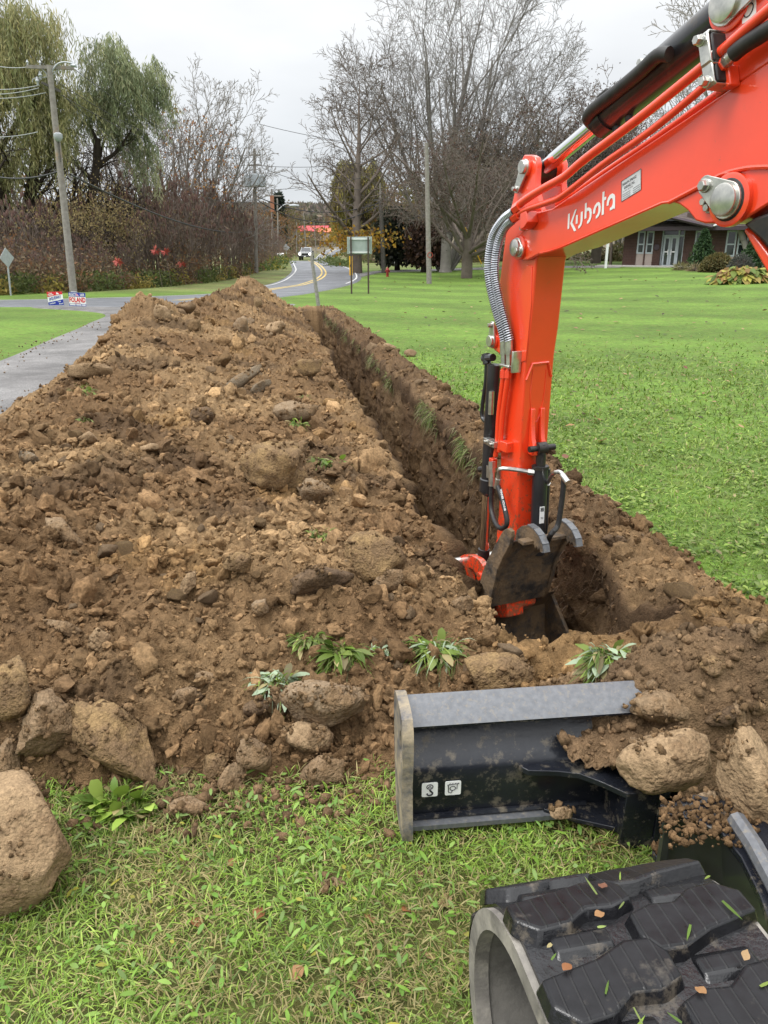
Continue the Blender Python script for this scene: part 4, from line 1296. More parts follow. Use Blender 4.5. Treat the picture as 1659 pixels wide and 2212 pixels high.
# decals: hook and tie-down pictograms
for k, a in enumerate((.085, .152)):
    c = bl(a, -.0065, .158); z0 = .158
    m_ = MB()
    w, h, r_ = .023, .027, .005
    pts = []
    for cx, cz, a0 in ((w - r_, h - r_, 0), (-w + r_, h - r_, 90), (-w + r_, -h + r_, 180), (w - r_, -h + r_, 270)):
        for q in range(4): an = rad(a0 + q * 30); pts.append(bl(a + cx + math.cos(an) * r_, -.0035, z0 + cz + math.sin(an) * r_))
    m_.prism(pts, FY * -.0015); dcl = m_.build('decal', DECAL_W, BLD)
    m_ = MB()
    q = lambda x, z: bl(a + x, -.0060, z0 + z)
    if k == 0:
        m_.tube([q(math.cos(t) * .009, .012 + math.sin(t) * .009) for t in np.linspace(0, 6.28, 14)], .0014, 4)
        m_.tube([q(-.005, .009), q(0, .017), q(.005, .009), q(-.005, .009)], .001, 4)
        m_.tube(bez([q(.0, .0), q(.002, -.004), q(.008, -.012), (q(.004, -.020)), q(-.005, -.020), q(-.008, -.013)], 14), .0026, 5)
    else:
        m_.tube([q(-.017, .014), q(.017, .017)], .0012, 4)
        for x in (-.012, -.004, .004, .012): m_.tube([q(x, .015), q(x + .004, .020)], .0008, 4)
        m_.tube([q(math.cos(t) * .008 - .001, math.sin(t) * .008) for t in np.linspace(0, 6.28, 14)], .0013, 4)
        m_.tube([q(-.014, .014), q(-.013, -.014), q(-.006, -.018), q(-.001, -.008)], .0013, 4); m_.tube([q(.012, .016), q(.011, -.004)], .0009, 4)
    m_.build('pictogram', INK, dcl)
# ---- blade arm reaching back to the machine: top plate, bottom plate, wall
def arm_pl(pix, z, th, name, mat=BLACKP):
    pts = []
    for x, y in pix:
        d = ray(x, y); t = (z - CAM_H) / d.z; pts.append(Vector((0, 0, CAM_H)) + d * t)
    m_ = MB(); m_.prism(pts, UP * -th); return m_.build(name, mat, EXC, bevel=.003)
arm_pl([(1425, 1737), (1437, 1755), (1500, 1770), (1560, 1800), (1600, 1850), (1640, 1930), (1670, 2010), (1800, 2010), (1760, 1850), (1700, 1780), (1620, 1740), (1500, 1715)], .30, .02, 'blade_arm_plate', BLADE_MAT)
bp_o = arm_pl([(1408, 1838), (1418, 1852), (1500, 1880), (1570, 1925), (1620, 1990), (1660, 2060), (1800, 2060), (1700, 1930), (1640, 1870), (1560, 1840), (1490, 1835), (1465, 1815), (1425, 1815)], .10, .02, 'blade_arm_plate', BLADE_MAT)
def zp(x, y, z):
    d = ray(x, y); t = (z - CAM_H) / d.z; return Vector((0, 0, CAM_H)) + d * t
wall_t = [zp(x, y, .282) for x, y in ((1436, 1758), (1452, 1766), (1500, 1778), (1558, 1808), (1598, 1858), (1638, 1938), (1672, 2020))]
m_ = MB()
n_ = len(wall_t)
ww = []
offs = [0, .02, .035, .03, .02, .015, .01]
vs = [w for w in wall_t] + [Vector((w.x + o, w.y, .10)) for w, o in zip(wall_t, offs)]
vs += [v + Vector((.015, .01, 0)) for v in vs]
fs = [(i, i + 1, n_ + i + 1, n_ + i) for i in range(n_ - 1)] + [(2 * n_ + i, 3 * n_ + i, 3 * n_ + i + 1, 2 * n_ + i + 1) for i in range(n_ - 1)] + [(0, n_, 3 * n_, 2 * n_)]
m_.add(vs, fs); m_.build('blade_arm_wall', BLACKP, EXC)
m_ = MB(); m_.box(zp(1441, 1775, .28) - UP * .09, (.016, .02, .19)); m_.build('blade_arm_rib', BLACKP, EXC)
m_ = MB(); m_.tube([zp(1590, 1770, .315), zp(1630, 1830, .315), zp(1700, 1960, .315)], .022, 8); m_.build('blade_arm_ridge', BLADE_EDGE, EXC)

# ---- rubber track
def track_mat(name, c1, c2, rough, dirt, dlo, dhi):
    return pmat(name, c1, c2, 12, rough, dirt=dirt, dscale=8, dlo=dlo, dhi=dhi, bmp=.2, bscale=70, rough2=.75)
TR_RUB = track_mat('wet_track_rubber', (.006, .006, .007), (.013, .013, .015), .12, (.14, .115, .085), .55, .68)
TR_TOP = track_mat('worn_lug_rubber', (.011, .011, .012), (.022, .022, .024), .5, (.12, .105, .085), .60, .80)
def lug_top():
    m, n, l, b = nm('grooved_lug_rubber')
    p = ocoord(n)
    mp = n.new('ShaderNodeMapping'); mp.inputs['Rotation'].default_value = (0, 0, rad(-11)); l.new(p, mp.inputs['Vector'])
    wv = n.new('ShaderNodeTexWave'); wv.inputs['Scale'].default_value = 13; wv.inputs['Distortion'].default_value = .6; wv.inputs['Detail'].default_value = 1; l.new(mp.outputs[0], wv.inputs['Vector'])
    ln = mrange(n, l, wv.outputs['Fac'], .90, .99)
    f = mrange(n, l, texnoise(n, l, p, 25, 5, .7), .3, .7)
    c = mixc(n, l, f, (.006, .006, .007), (.016, .016, .018))
    c = mixc(n, l, mrange(n, l, texnoise(n, l, p, 11, 6, .75), .58, .76, 0, .8), c, (.12, .105, .085))
    g = n.new('ShaderNodeMath'); g.operation = 'MULTIPLY'; l.new(ln, g.inputs[0]); g.inputs[1].default_value = .22
    c = mixc(n, l, g.outputs[0], c, (.05, .048, .046))
    l.new(c, b.inputs['Base Color'])
    l.new(mrange(n, l, f, 0, 1, .24, .48), b.inputs['Roughness']); b.inputs['Specular IOR Level'].default_value = .22
    bump(n, l, ln, b, .5, .004)
    return m
TR_TOP = lug_top()
TR_EDGE = track_mat('worn_track_edge', (.26, .24, .21), (.12, .11, .10), .75, (.36, .33, .28), .5, .66)
TR_IN = track_mat('dusty_track_inside', (.085, .08, .072), (.15, .14, .125), .7, (.05, .045, .04), .55, .7)
TY = rad(11.0)                                         # the track heads a little left
TX_ = Vector((math.cos(TY), math.sin(TY), 0)); TF = Vector((-math.sin(TY), math.cos(TY), 0))
T_R = .27; T_TOP = .60; TW = .40
T_C = Vector((.405, .92, T_TOP - T_R))                 # centre of the front idler
def belt(q):
    """arc length q from the top of the front idler: q > 0 runs down the front, q < 0 back along the top run"""
    if q <= 0: return T_C + TF * q + UP * T_R, UP.copy(), TF.copy()
    a = q / T_R
    if a < math.pi:
        nn = UP * math.cos(a) + TF * math.sin(a); tt = TF * math.cos(a) - UP * math.sin(a)
        return T_C + nn * T_R, nn, tt
    r = q - math.pi * T_R
    return T_C - UP * T_R - TF * r, -UP, -TF
TRK = empty('track', (T_C.x, T_C.y, 0)); TRK.location = Vector((T_C.x, T_C.y, 0)) - EXC.location; TRK.parent = EXC
def belt_sheet(w0, w1, h0, h1, q0, q1, n, name, mat, par):
    vs = []; fs = []
    for i in range(n + 1):
        p, nn, tt = belt(q0 + (q1 - q0) * i / n)
        for w, h in ((w0, h0), (w1, h0), (w1, h1), (w0, h1)): vs.append(p + TX_ * w + nn * h)
    for i in range(n):
        for j in range(4):
            k = (j + 1) % 4; fs.append((i * 4 + j, (i + 1) * 4 + j, (i + 1) * 4 + k, i * 4 + k))
    m_ = MB(); m_.add(vs, fs); return m_.build(name, mat, par, angle=40)
QB, QF = -1.15, math.pi * T_R + 1.1
belt_sheet(-TW / 2 + .012, TW / 2 - .012, -.045, -.022, QB, QF, 90, 'belt', TR_RUB, TRK)
belt_sheet(-TW / 2 + .004, TW / 2 - .004, -.060, -.0455, QB, QF, 90, 'belt_inside', TR_IN, TRK)
belt_sheet(-TW / 2, -TW / 2 + .028, -.064, -.030, QB, QF, 90, 'belt_edge', TR_EDGE, TRK)
belt_sheet(TW / 2 - .028, TW / 2, -.064, -.030, QB, QF, 90, 'belt_edge', TR_EDGE, TRK)
def lug_pt(w, q, h):
    p, nn, tt = belt(q); return p + TX_ * w + nn * h
def lug(outline, base, q0, top=.0, bot=-.024, name='lug', flip=1):
    """tread block: top outline and a wider base outline (w, q)"""
    n = len(outline)
    vs = [lug_pt(w * flip, q0 + q, top) for w, q in outline] + [lug_pt(w * flip, q0 + q, bot) for w, q in base]
    fs = [tuple(range(n))] + [(i, i + n, (i + 1) % n + n, (i + 1) % n) for i in range(n)]
    if flip < 0: fs = [tuple(reversed(f)) for f in fs]
    fs = [tuple(reversed(f)) for f in fs]
    m_ = MB(); m_.add(vs, fs); m_.m[0] = 1
    bm = bmesh.new(); me = bpy.data.meshes.new(name); me.from_pydata(m_.v, [], m_.f)
    bm.from_mesh(me); bmesh.ops.recalc_face_normals(bm, faces=bm.faces); bm.to_mesh(me); bm.free()
    for mt in (TR_RUB, TR_TOP): me.materials.append(mt)
    mi = [0] * len(me.polygons); mi[0] = 1; me.polygons.foreach_set('material_index', mi)
    me.shade_smooth(); me.set_sharp_from_angle(angle=rad(30))
    o = link(name, me, TRK)
    b = o.modifiers.new('bevel', 'BEVEL'); b.width = .005; b.segments = 2; b.limit_method = 'ANGLE'; b.angle_limit = rad(25)
PITCHL = .155
big = [(-.192, -.030), (-.192, .012), (-.10, .030), (-.045, .052), (-.005, .050), (.012, .022), (.010, -.020), (-.030, -.034), (-.07, -.030), (-.11, -.055), (-.16, -.060)]
bigb = [(w * 1.02 - (.004 if w < -.05 else -.008), q * 1.22) for w, q in big]
i = 0
q = -1.0
while q < math.pi * T_R + .55:
    lug(big, bigb, q, flip=1)
    lug([(w, -qq) for w, qq in big], [(w, -qq) for w, qq in bigb], q + PITCHL * .5, flip=-1)
    # small steps in the middle of the belt
    for fl, dq in ((1, PITCHL * .5), (-1, 0.0)):
        st = [(-.15, -.022), (-.15, .020), (-.05, .020), (-.05, -.022)]
        lug([(w * .92 - .008, qq * .6) for w, qq in st], [(w, qq * 1.3) for w, qq in st], q + dq, top=-.013, bot=-.024, name='tread_step', flip=fl)
    q += PITCHL
# guide lugs inside and the front idler wheel
for k in range(7):
    p, nn, tt = belt(.10 + k * .13)
    m_ = MB(); M3 = Matrix((TX_, tt, nn)).transposed(); m_.box(p - nn * .085 - TX_ * .035, (.03, .05, .05), M3); m_.box(p - nn * .085 + TX_ * .035, (.03, .05, .05), M3); m_.build('guide_lug', TR_IN, TRK, bevel=.006)
m_ = MB(); m_.tube([T_C - TX_ * .05, T_C - TX_ * .035, T_C + TX_ * .035, T_C + TX_ * .05], [.15, .185, .185, .15], 32); m_.tube([T_C - TX_ * .085, T_C + TX_ * .085], .07, 20); m_.build('front_idler', BLACKP, TRK)
m_ = MB(); m_.box(T_C - TF * .65 - UP * .02, (.16, 1.0, .2), Matrix((TX_, TF, UP)).transposed()); m_.build('track_frame', BLACKP, TRK, bevel=.02)
for k in range(3):
    c = T_C - TF * (.35 + k * .28) - UP * .135
    m_ = MB(); m_.tube([c - TX_ * .07, c + TX_ * .07], .075, 18); m_.build('track_roller', BLACKP, TRK, bevel=.01)

# ================================================================ soil thrown over the blade
def blade_soil():
    a = np.arange(.36, 1.75, .011); f = np.arange(-.40, .62, .011)
    A, Fv = np.meshgrid(a, f)
    X = B0.x + RX.x * A + FY.x * Fv; Y = B0.y + RX.y * A + FY.y * Fv
    fall = np.where(Fv < .12, np.exp(-((Fv - .12) / .25) ** 2), np.exp(-((Fv - .12) / .42) ** 2))
    h = .47 * sstep(.40, .82, A) * fall
    h = np.where((A < .79) & (Fv < .09), -.1, h * sstep(-.13, .02, Fv + .14 * sstep(.9, 1.1, A)))
    wd = .198 + np.clip((Fv + .055) / .14, 0, 1) * (A - .40) * .62
    h = np.where((A > .47) & (A < .80) & (Fv > -.05 - .09 * sstep(.5, .62, A)) & (Fv < .09), np.maximum(h, wd), h)
    P = np.stack([X.ravel(), Y.ravel(), h.ravel()], 1)
    m = np.clip(h / .1, 0, 1)
    h = h + m * (lumps(P, np.full(len(P), 2.0)).reshape(h.shape) * .75)
    Z = np.where(h > .03, h, -.06)
    base = np.array((.165, .105, .058)); tan = np.array((.25, .165, .09)); dk = np.array((.09, .06, .036))
    V = np.stack([X.ravel(), Y.ravel(), Z.ravel()], 1)
    t1 = sstep(-.3, .5, fbm(V, 3, 3, 301))[:, None]; t2 = sstep(.1, .5, fbm(V, 4, 3, 305))[:, None]
    c = (base + (tan - base) * .7 * t1) * (1 - .5 * t2) + dk * .5 * t2
    ny, nx = A.shape
    idx = np.arange(nx * ny).reshape(ny, nx)
    fc = np.stack([idx[:-1, :-1], idx[:-1, 1:], idx[1:, 1:], idx[1:, :-1]], -1).reshape(-1, 4)
    rng_ = V[fc][:, :, 2].max(1) - V[fc][:, :, 2].min(1); fc = fc[rng_ < .13]
    me = np_mesh('soil_mound', V, fc, [SOIL_MAT], c, smooth=True)
    link('soil_mound', me, kind='stuff', label='brown soil thrown over the right half of the black blade')
    return V.reshape(ny, nx, 3), c.reshape(ny, nx, 3)
MOUND_V, MOUND_C = blade_soil()
_m_onsoil = onsoil
def mound_z(x, y):
    dx, dy = x - B0.x, y - B0.y
    a = dx * RX.x + dy * RX.y; f = dx * FY.x + dy * FY.y
    j = int(round((a - .36) / .011)); i = int(round((f + .40) / .011))
    if 0 <= i < MOUND_V.shape[0] and 0 <= j < MOUND_V.shape[1]: return float(MOUND_V[i, j, 2])
    return -9
def onsoil(vx, vy):
    d = ray(vx, vy); t = 1.2
    while t < 60:
        x, y, z = d.x * t, d.y * t, CAM_H + d.z * t
        s, u = xy2su(x, y)
        g = max(gz(x, y), mound_z(x, y))
        if 1.75 < s < 25 and -4.8 < u < 1.45: g = max(g, soil_z(x, y))
        if z <= g: break
        t *= 1.003
    return Vector((x, y, z))

def scatter_clods(name, P, C, size, seed, sub=1, label=None):
    r = np.random.default_rng(seed); n = len(P)
    shapes = [rock_shape(sub, 900 + 13 * k + sub, cuts=7, rough=.5, fine=.3, cutd=(.4, .85)) for k in range(10)]
    R = rot_rand(n, r); sq = np.stack([r.uniform(.8, 1.35, n), r.uniform(.7, 1, n), r.uniform(.5, .85, n)], 1)
    w = r.integers(0, 10, n); aV, aF, aC, b = [], [], [], 0
    for k in range(10):
        m = w == k; SV, SF = shapes[k]
        A = np.einsum('nij,nkj->nki', R[m], SV[None] * (sq[m] * size[m, None])[:, None, :]) + P[m][:, None, :]
        A[..., 2] += (size[m] * .3)[:, None]
        nn, nv = int(m.sum()), len(SV)
        aV.append(A.reshape(-1, 3)); aF.append((SF[None] + (np.arange(nn) * nv)[:, None, None] + b).reshape(-1, 3)); aC.append(np.repeat(C[m], nv, 0)); b += nn * nv
    me = np_mesh(name, np.concatenate(aV), np.concatenate(aF), [CLOD_MAT], np.concatenate(aC))
    return link(name, me, kind='stuff', label=label)
_r = np.random.default_rng(77)
_c = np.argwhere(MOUND_V[..., 2] > .05); _c = _c[_r.integers(0, len(_c), 2600)]
_sz = .005 * (1 - _r.random(2600) * (1 - (.005 / .028) ** 1.6)) ** (-1 / 1.6)
scatter_clods('mound_clods', MOUND_V[_c[:, 0], _c[:, 1]], MOUND_C[_c[:, 0], _c[:, 1]] * _r.uniform(.7, 1.6, 2600)[:, None], _sz, 78, label='gravelly clods on the soil over the blade')
# crumbs spilled from the heap onto the grass
n_ = 1500
_x = _r.uniform(-1.5, .15, n_); _y = 2.06 - np.abs(_r.normal(size=n_)) * .16 + .05 * np.sin(_x * 5)
_sz = .004 * (1 - _r.random(n_) * (1 - (.004 / .026) ** 1.5)) ** (-1 / 1.5)
scatter_clods('spilled_crumbs', np.stack([_x, _y, np.full(n_, .004)], 1), np.array((.19, .12, .066)) * _r.uniform(.6, 1.4, n_)[:, None], _sz, 79, label='brown crumbs spilled from the heap onto the grass')
# dirt lying on the blade arm and the track
n_ = 620
_p = [zp(_r.uniform(1425, 1640), _r.uniform(1722, 1800) + (0 if _k % 3 else 30), .30) for _k in range(500)]
_p += [zp(_r.uniform(1412, 1475), _r.uniform(1822, 1850), .105) for _ in range(120)]
_p = np.array([tuple(q) for q in _p])
scatter_clods('arm_dirt', _p, np.array((.165, .10, .05)) * _r.uniform(.4, 1.4, n_)[:, None], _r.uniform(.3, 1, n_) ** 3 * .012 + .002, 80, label='crumbs of soil lying on the black blade arm')

# ================================================================ single stones
BIG = [
    (26, 1822, 240, 252, ST_TAN, 301, 'large smooth tan boulder at the lower left corner on the grass', dict(sub=4, cuts=8, rough=.26, fine=.03, sink=.12, depth=.20, yaw=20, cutd=(.6, .92))),
    (240, 1605, 250, 118, ST_OCH, 313, 'tilted slab of ochre clay and stone behind the leafy plantain clump', dict(sub=4, tilt=-44, cuts=11, rough=.34, fine=.14, depth=.07, sink=.4, cutd=(.4, .85))),
    (108, 1565, 150, 130, ST_BRN, 324, 'blocky ochre boulder above the large smooth boulder', dict(sub=4, cuts=11, rough=.4, fine=.14, sink=.5, cutd=(.45, .85))),
    (20, 1500, 110, 120, ST_OCH, 331, 'ochre lump cut off by the left picture edge on the heap', dict(rough=.36, fine=.11)),
    (12, 1640, 70, 80, ST_BRN, 337, 'brown stone at the left edge just above the large smooth boulder', dict()),
    (402, 1750, 86, 58, ST_BRN, 341, 'round brown stone lying on the grass right of the plantain clump', dict(sink=.15, sub=4, rough=.14, fine=.02)),
    (710, 1912, 70, 36, ST_BRN, 352, 'small flat brown stone lying alone on the open grass', dict(sink=.1, rough=.2)),
    (706, 1522, 172, 112, ST_GRY, 367, 'large angular grey-brown boulder left of the blade', dict(sub=4, cuts=11, rough=.24, fine=.05, sink=.15)),
    (668, 1592, 106, 66, ST_TAN, 374, 'flat tan stone directly below the large angular boulder', dict(cuts=8, sink=.2)),
    (697, 1662, 104, 80, ST_BRN, 385, 'lumpy brown stone on the grass edge left of the blade', dict(rough=.34, fine=.11, sink=.12)),
    (552, 1632, 72, 84, ST_BRN, 391, 'upright brown stone at the foot of the heap, middle of three', dict(tilt=15, rough=.34, fine=.11)),
    (498, 1690, 58, 80, ST_BRN, 402, 'narrow leaning stone at the foot of the heap, lowest of three', dict(tilt=-22, sink=.15)),
    (463, 1655, 66, 66, ST_OCH, 411, 'ochre clod at the foot of the heap, leftmost of three', dict(rough=.36, fine=.12)),
    (1070, 1456, 150, 88, ST_OCH, 421, 'large round boulder half sunk just above the blade', dict(sub=4, cuts=4, rough=.14, fine=.02, sink=.25)),
    (802, 1205, 118, 104, ST_OCH, 436, 'large ochre boulder with a pale scar on the heap beside the trench', dict(sub=4, cuts=9, rough=.26, fine=.08)),
    (692, 1253, 160, 58, ST_DRK, 441, 'long dark sod-covered stone lying below the ochre boulder', dict(tilt=14, rough=.3, fine=.10)),
    (592, 1008, 136, 118, ST_OCH, 452, 'biggest pale lump in the middle of the heap', dict(sub=4, cuts=7, rough=.36, fine=.11)),
    (680, 1066, 74, 62, ST_GRY, 463, 'grey-tan pointed stone right of the biggest pale lump', dict(cuts=9)),
    (516, 1218, 60, 50, ST_OCH, 471, 'ochre clay block in the middle of the heap front', dict(rough=.28)),
    (512, 828, 140, 34, ST_SLT, 486, 'long grey slate slab sloping down the middle of the heap', dict(tilt=32, cuts=10, rough=.1, depth=.09)),
    (560, 838, 60, 22, ST_SLT, 491, 'thin dark slate flake beside the long slate slab', dict(tilt=38, cuts=10, rough=.1)),
    (188, 800, 96, 32, ST_TAN, 503, 'flat tan flagstone at the edge of the drive', dict(cuts=9, rough=.1, sink=.1)),
    (402, 667, 52, 30, ST_BRN, 511, 'rounded brown boulder on the far crest left of the peak', dict()),
    (352, 676, 44, 40, ST_TAN, 523, 'pale boulder at the far left end of the crest', dict()),
    (595, 710, 48, 40, ST_TAN, 531, 'tan boulder near the far end of the trench', dict()),
    (521, 704, 36, 36, ST_GRY, 544, 'grey three-cornered stone below the peak of the heap', dict(cuts=10)),
    (660, 800, 96, 46, ST_OCH, 552, 'long ochre stone on the heap beside the middle of the trench', dict(tilt=20)),
    (640, 895, 90, 50, ST_GRY, 561, 'wide grey stone bedded in the heap above the green weeds', dict(cuts=8)),
    (646, 968, 70, 34, ST_BRN, 574, 'brown wedge stone right of the biggest pale lump', dict(tilt=12)),
    (436, 902, 60, 40, ST_DRK, 583, 'dark sod lump on the left flank of the heap', dict(rough=.3)),
    (192, 946, 48, 26, ST_TAN, 591, 'pale flat stone on the left shoulder of the heap', dict(cuts=9)),
    (330, 968, 48, 24, ST_TAN, 602, 'pale flat stone in the middle of the left shoulder', dict(cuts=9)),
    (404, 1505, 66, 40, ST_BRN, 613, 'oval brown stone on the lower front of the heap', dict(rough=.12)),
    (216, 1382, 46, 66, ST_TAN, 621, 'upright tan stone on the left front of the heap', dict()),
    (138, 1150, 96, 40, ST_BRN, 634, 'long slanting brown slab on the left flank', dict(tilt=-32, cuts=8)),
    (140, 1356, 80, 36, ST_BRN, 641, 'long slanting stone left of the upright tan stone', dict(tilt=-28)),
    (446, 1470, 60, 34, ST_BRN, 652, 'reddish oval stone below the uprooted grass', dict(tilt=-12, rough=.12)),
    (408, 1262, 28, 72, ST_TAN, 663, 'tall thin stone standing in the middle of the heap front', dict(tilt=-14)),
    (562, 1310, 30, 40, ST_GRY, 671, 'small pinkish-grey stone above the uprooted grass', dict()),
    (600, 1505, 36, 66, ST_BRN, 684, 'narrow stone leaning against the large angular boulder', dict(tilt=26)),
    (553, 1530, 56, 40, ST_DRK, 691, 'dark stone in the hollow left of the large angular boulder', dict(rough=.15)),
    (60, 990, 50, 30, ST_SLT, 703, 'dark slaty stone on the left edge of the heap', dict(tilt=-25)),
    (886, 764, 26, 20, ST_BRN, 711, 'round brown stone on the lawn edge beside the trench bank', dict(rough=.1)),
    (840, 752, 30, 18, ST_TAN, 722, 'pale stone on top of the right bank of the trench', dict()),
    (1000, 1310, 60, 44, ST_BRN, 733, 'brown clod on the near lip of the trench', dict(rough=.3)),
    (840, 1256, 70, 46, ST_BRN, 741, 'brown angular stone right below the ochre boulder', dict(tilt=20)),
    (1322, 1165, 52, 30, ST_DRK, 752, 'dark sod lump on the right bank of the trench near the arm', dict(rough=.3)),
    (1644, 1366, 50, 58, ST_BRN, 763, 'brown stone at the right picture edge below the lawn', dict()),
    (1440, 1645, 190, 118, ST_TAN, 771, 'large tan boulder lodged against the back of the blade', dict(sub=4, cuts=8, rough=.24, fine=.03, tilt=18, D=1.74, depth=.085, cutd=(.68, .95))),
    (1632, 1712, 128, 262, ST_TAN, 784, 'tall tan boulder at the right picture edge above the track', dict(sub=4, cuts=8, rough=.3, fine=.03, tilt=10, D=1.56, depth=.09, cutd=(.66, .95))),
    (1522, 1738, 74, 56, ST_GRY, 791, 'grey angular stone sitting on the black blade arm', dict(cuts=9, D=1.60, depth=.03)),
    (1568, 1722, 40, 44, ST_BRN, 803, 'small brown stone wedged between the two tan boulders', dict(D=1.62, depth=.025)),
    (1550, 1770, 36, 30, ST_BRN, 808, 'small brown clod on the arm below the grey stone', dict(D=1.53, depth=.02)),
    (1432, 1530, 140, 70, ST_BRN, 811, 'soil-crusted flat slab on the mound at the end of the blade', dict(rough=.25, fine=.05, tilt=-8, sink=.35)),
    (1642, 1530, 46, 34, ST_BRN, 823, 'brown block stone at the right edge above the tall tan boulder', dict(cuts=9)),
    (1596, 1545, 34, 60, ST_BRN, 831, 'upright brown stone left of the block at the right edge', dict(tilt=6)),
    (1560, 1548, 100, 36, ST_DRK, 842, 'dark slanting slab on the mound behind the tan boulders', dict(tilt=22)),
    (1368, 1602, 30, 28, ST_BRN, 851, 'small round pebble on the soil above the lodged boulder', dict(rough=.08, fine=.02)),
    (1410, 1478, 34, 26, ST_BRN, 862, 'small round stone at the top right end of the blade', dict(rough=.1)),
    (1215, 1758, 62, 28, ST_TAN, 871, 'pale dried mud clod on the foot of the blade', dict(D=1.79, depth=.02, rough=.3, fine=.08)),
    (1540, 1440, 60, 44, ST_OCH, 882, 'rusty ochre clod on the mound near the right edge', dict(rough=.36, fine=.12)),
]
_cake = []; _cr = np.random.default_rng(404)
for vx, vy, w, h, mt, sd, lab, kw in BIG:
    o = stone_at(vx, vy, w, h, mt, sd, lab, name='boulder' if w * h > 9000 else 'stone', cat='boulder' if w * h > 9000 else 'stone', **kw)
    if w * h < 1500: continue
    # soil caked on the upper faces, in patches
    R3 = np.array(o.rotation_euler.to_matrix()); Vw = np.empty(len(o.data.vertices) * 3); o.data.vertices.foreach_get('co', Vw)
    Vw = Vw.reshape(-1, 3) @ R3.T; rel = Vw / (np.abs(Vw).max() + 1e-9)
    keep = Vw[(rel[:, 2] > .05) & (noise3(rel + sd, 2.0, sd) > (.12 if mt is ST_TAN else -.02))]
    if len(keep) > 3:
        m_ = int(min(170, 10 + w * h / 130))
        q_ = keep[_cr.integers(0, len(keep), m_)] + _cr.normal(size=(m_, 3)) * .006 + np.array(tuple(o.location))
        _cake.append(q_)
    # and crumbs banked against the foot
    m_ = int(min(90, 12 + w * h / 260)); a_ = _cr.uniform(3.3, 6.1, m_); rx_ = np.abs(Vw[:, 0]).max(); ry_ = np.abs(Vw[:, 1]).max()
    fx = o.location.x + rx_ * np.cos(a_) * _cr.uniform(.85, 1.15, m_); fy = o.location.y + ry_ * np.sin(a_) * _cr.uniform(.85, 1.2, m_)
    ok_ = [(x, y, max(soil_z(x, y), gz(x, y), mound_z(x, y))) for x, y in zip(fx, fy) if xy2su(x, y)[0] > 1.9 and y > 1.98 and abs(xy2su(x, y)[1] - .0) > .0 and xy2su(x, y)[1] < 1.2]
    if ok_ and 'D' not in kw: _cake.append(np.array(ok_))
_cake = np.concatenate(_cake); n_ = len(_cake)
_sz = .0035 * (1 - _cr.random(n_) * (1 - (.0035 / .017) ** 1.6)) ** (-1 / 1.6) * np.clip(_cake[:, 1] / 3, 1, 2)
scatter_clods('caked_soil', _cake, np.array((.185, .118, .062)) * _cr.uniform(.6, 1.4, n_)[:, None], _sz, 405, label='crumbs of brown soil caked on the boulders and stones')

# half-sunk stones scattered through the heap, alike
_protos = []
for k in range(9):
    P_, F_ = rock_shape(3, 1500 + k * 11, 12, .36, .12, (.45, .85))
    _protos.append(np_mesh('stone', P_ * np.array((1.15, .9, .66)), F_, [(ST_BRN, ST_BRN, ST_OCH, ST_GRY, ST_BRN)[k % 5]], smooth=True))
_r = np.random.default_rng(2024)
_cand = np.argwhere((SOIL_H > .12) & (SOIL_W == 0) & (SOIL_U > -3.1) & (SOIL_S < 20))
_w = 1 / SOIL_S[_cand[:, 0], _cand[:, 1]] ** .8
_pick = _cand[_r.choice(len(_cand), 130, replace=False, p=_w / _w.sum())]
for k, (i, j) in enumerate(_pick):
    o = bpy.data.objects.new('stone', _protos[k % 9]); COL.objects.link(o)
    s_ = .020 * (1 - _r.random() * (1 - (.020 / .07) ** 1.6)) ** (-1 / 1.6) * min(2.2, max(1, SOIL_S[i, j] / 5))
    o.location = Vector(SOIL_V[i, j]) + Vector((0, 0, s_ * .2)); o.scale = (s_,) * 3
    o.rotation_euler = (_r.normal() * .5, _r.normal() * .5, _r.uniform(0, 6.28))
    s2, u2 = SOIL_S[i, j], SOIL_U[i, j]
    fb = 'low on the heap front' if s2 < 2.9 else 'on the near heap slope' if s2 < 4.2 else 'on the middle heap' if s2 < 7.5 else 'on the far heap'
    sd = 'beside the trench edge' if u2 > -1.0 else 'between trench and crest' if u2 > -2.0 else 'near the left crest'
    tag(o, 'small brown stone half sunk %s, %s' % (fb, sd), 'stone', 'small stones %s, %s' % (fb, sd))

# ================================================================ grass and weeds
BLADE_G = tone_mat('grass_blade', .5, 0, 60, .35, .0, trans=.35)
def strips(P, D, L, Wd, curl, col, prof=(.7, 1.0, .75, 0.0), fold=0.0, seed=0, droop=None):
    """many blades/leaves at once: P roots, D unit directions, L lengths, Wd widths, curl bends the tip down"""
    r = np.random.default_rng(seed)
    n = len(P); k = len(prof)
    side = np.cross(D, r.normal(size=(n, 3)) * .25 + np.array((0, 0, 1.0)))
    side /= np.linalg.norm(side, axis=1)[:, None] + 1e-9
    ts = np.linspace(0, 1, k)
    V = np.zeros((n, k, 2, 3))
    for i, t in enumerate(ts):
        c = P + D * (L * t)[:, None]
        c[:, 2] -= curl * L * t * t
        for j, sg in ((0, -1), (1, 1)):
            V[:, i, j] = c + side * (sg * Wd * prof[i] * .5)[:, None]
        if fold: V[:, i, :, 2] += (fold * Wd * prof[i] * .5)[:, None]
    base = (np.arange(n) * k * 2)[:, None, None]
    f = np.array([[[2 * i, 2 * i + 1, 2 * i + 3, 2 * i + 2] for i in range(k - 1)]])
    F = (f + base[:, :, :, None]).reshape(-1, 4) if False else (np.tile(f, (n, 1, 1)) + (np.arange(n) * k * 2)[:, None, None]).reshape(-1, 4)
    C = np.repeat(col, k * 2, 0)
    return V.reshape(-1, 3), F, C

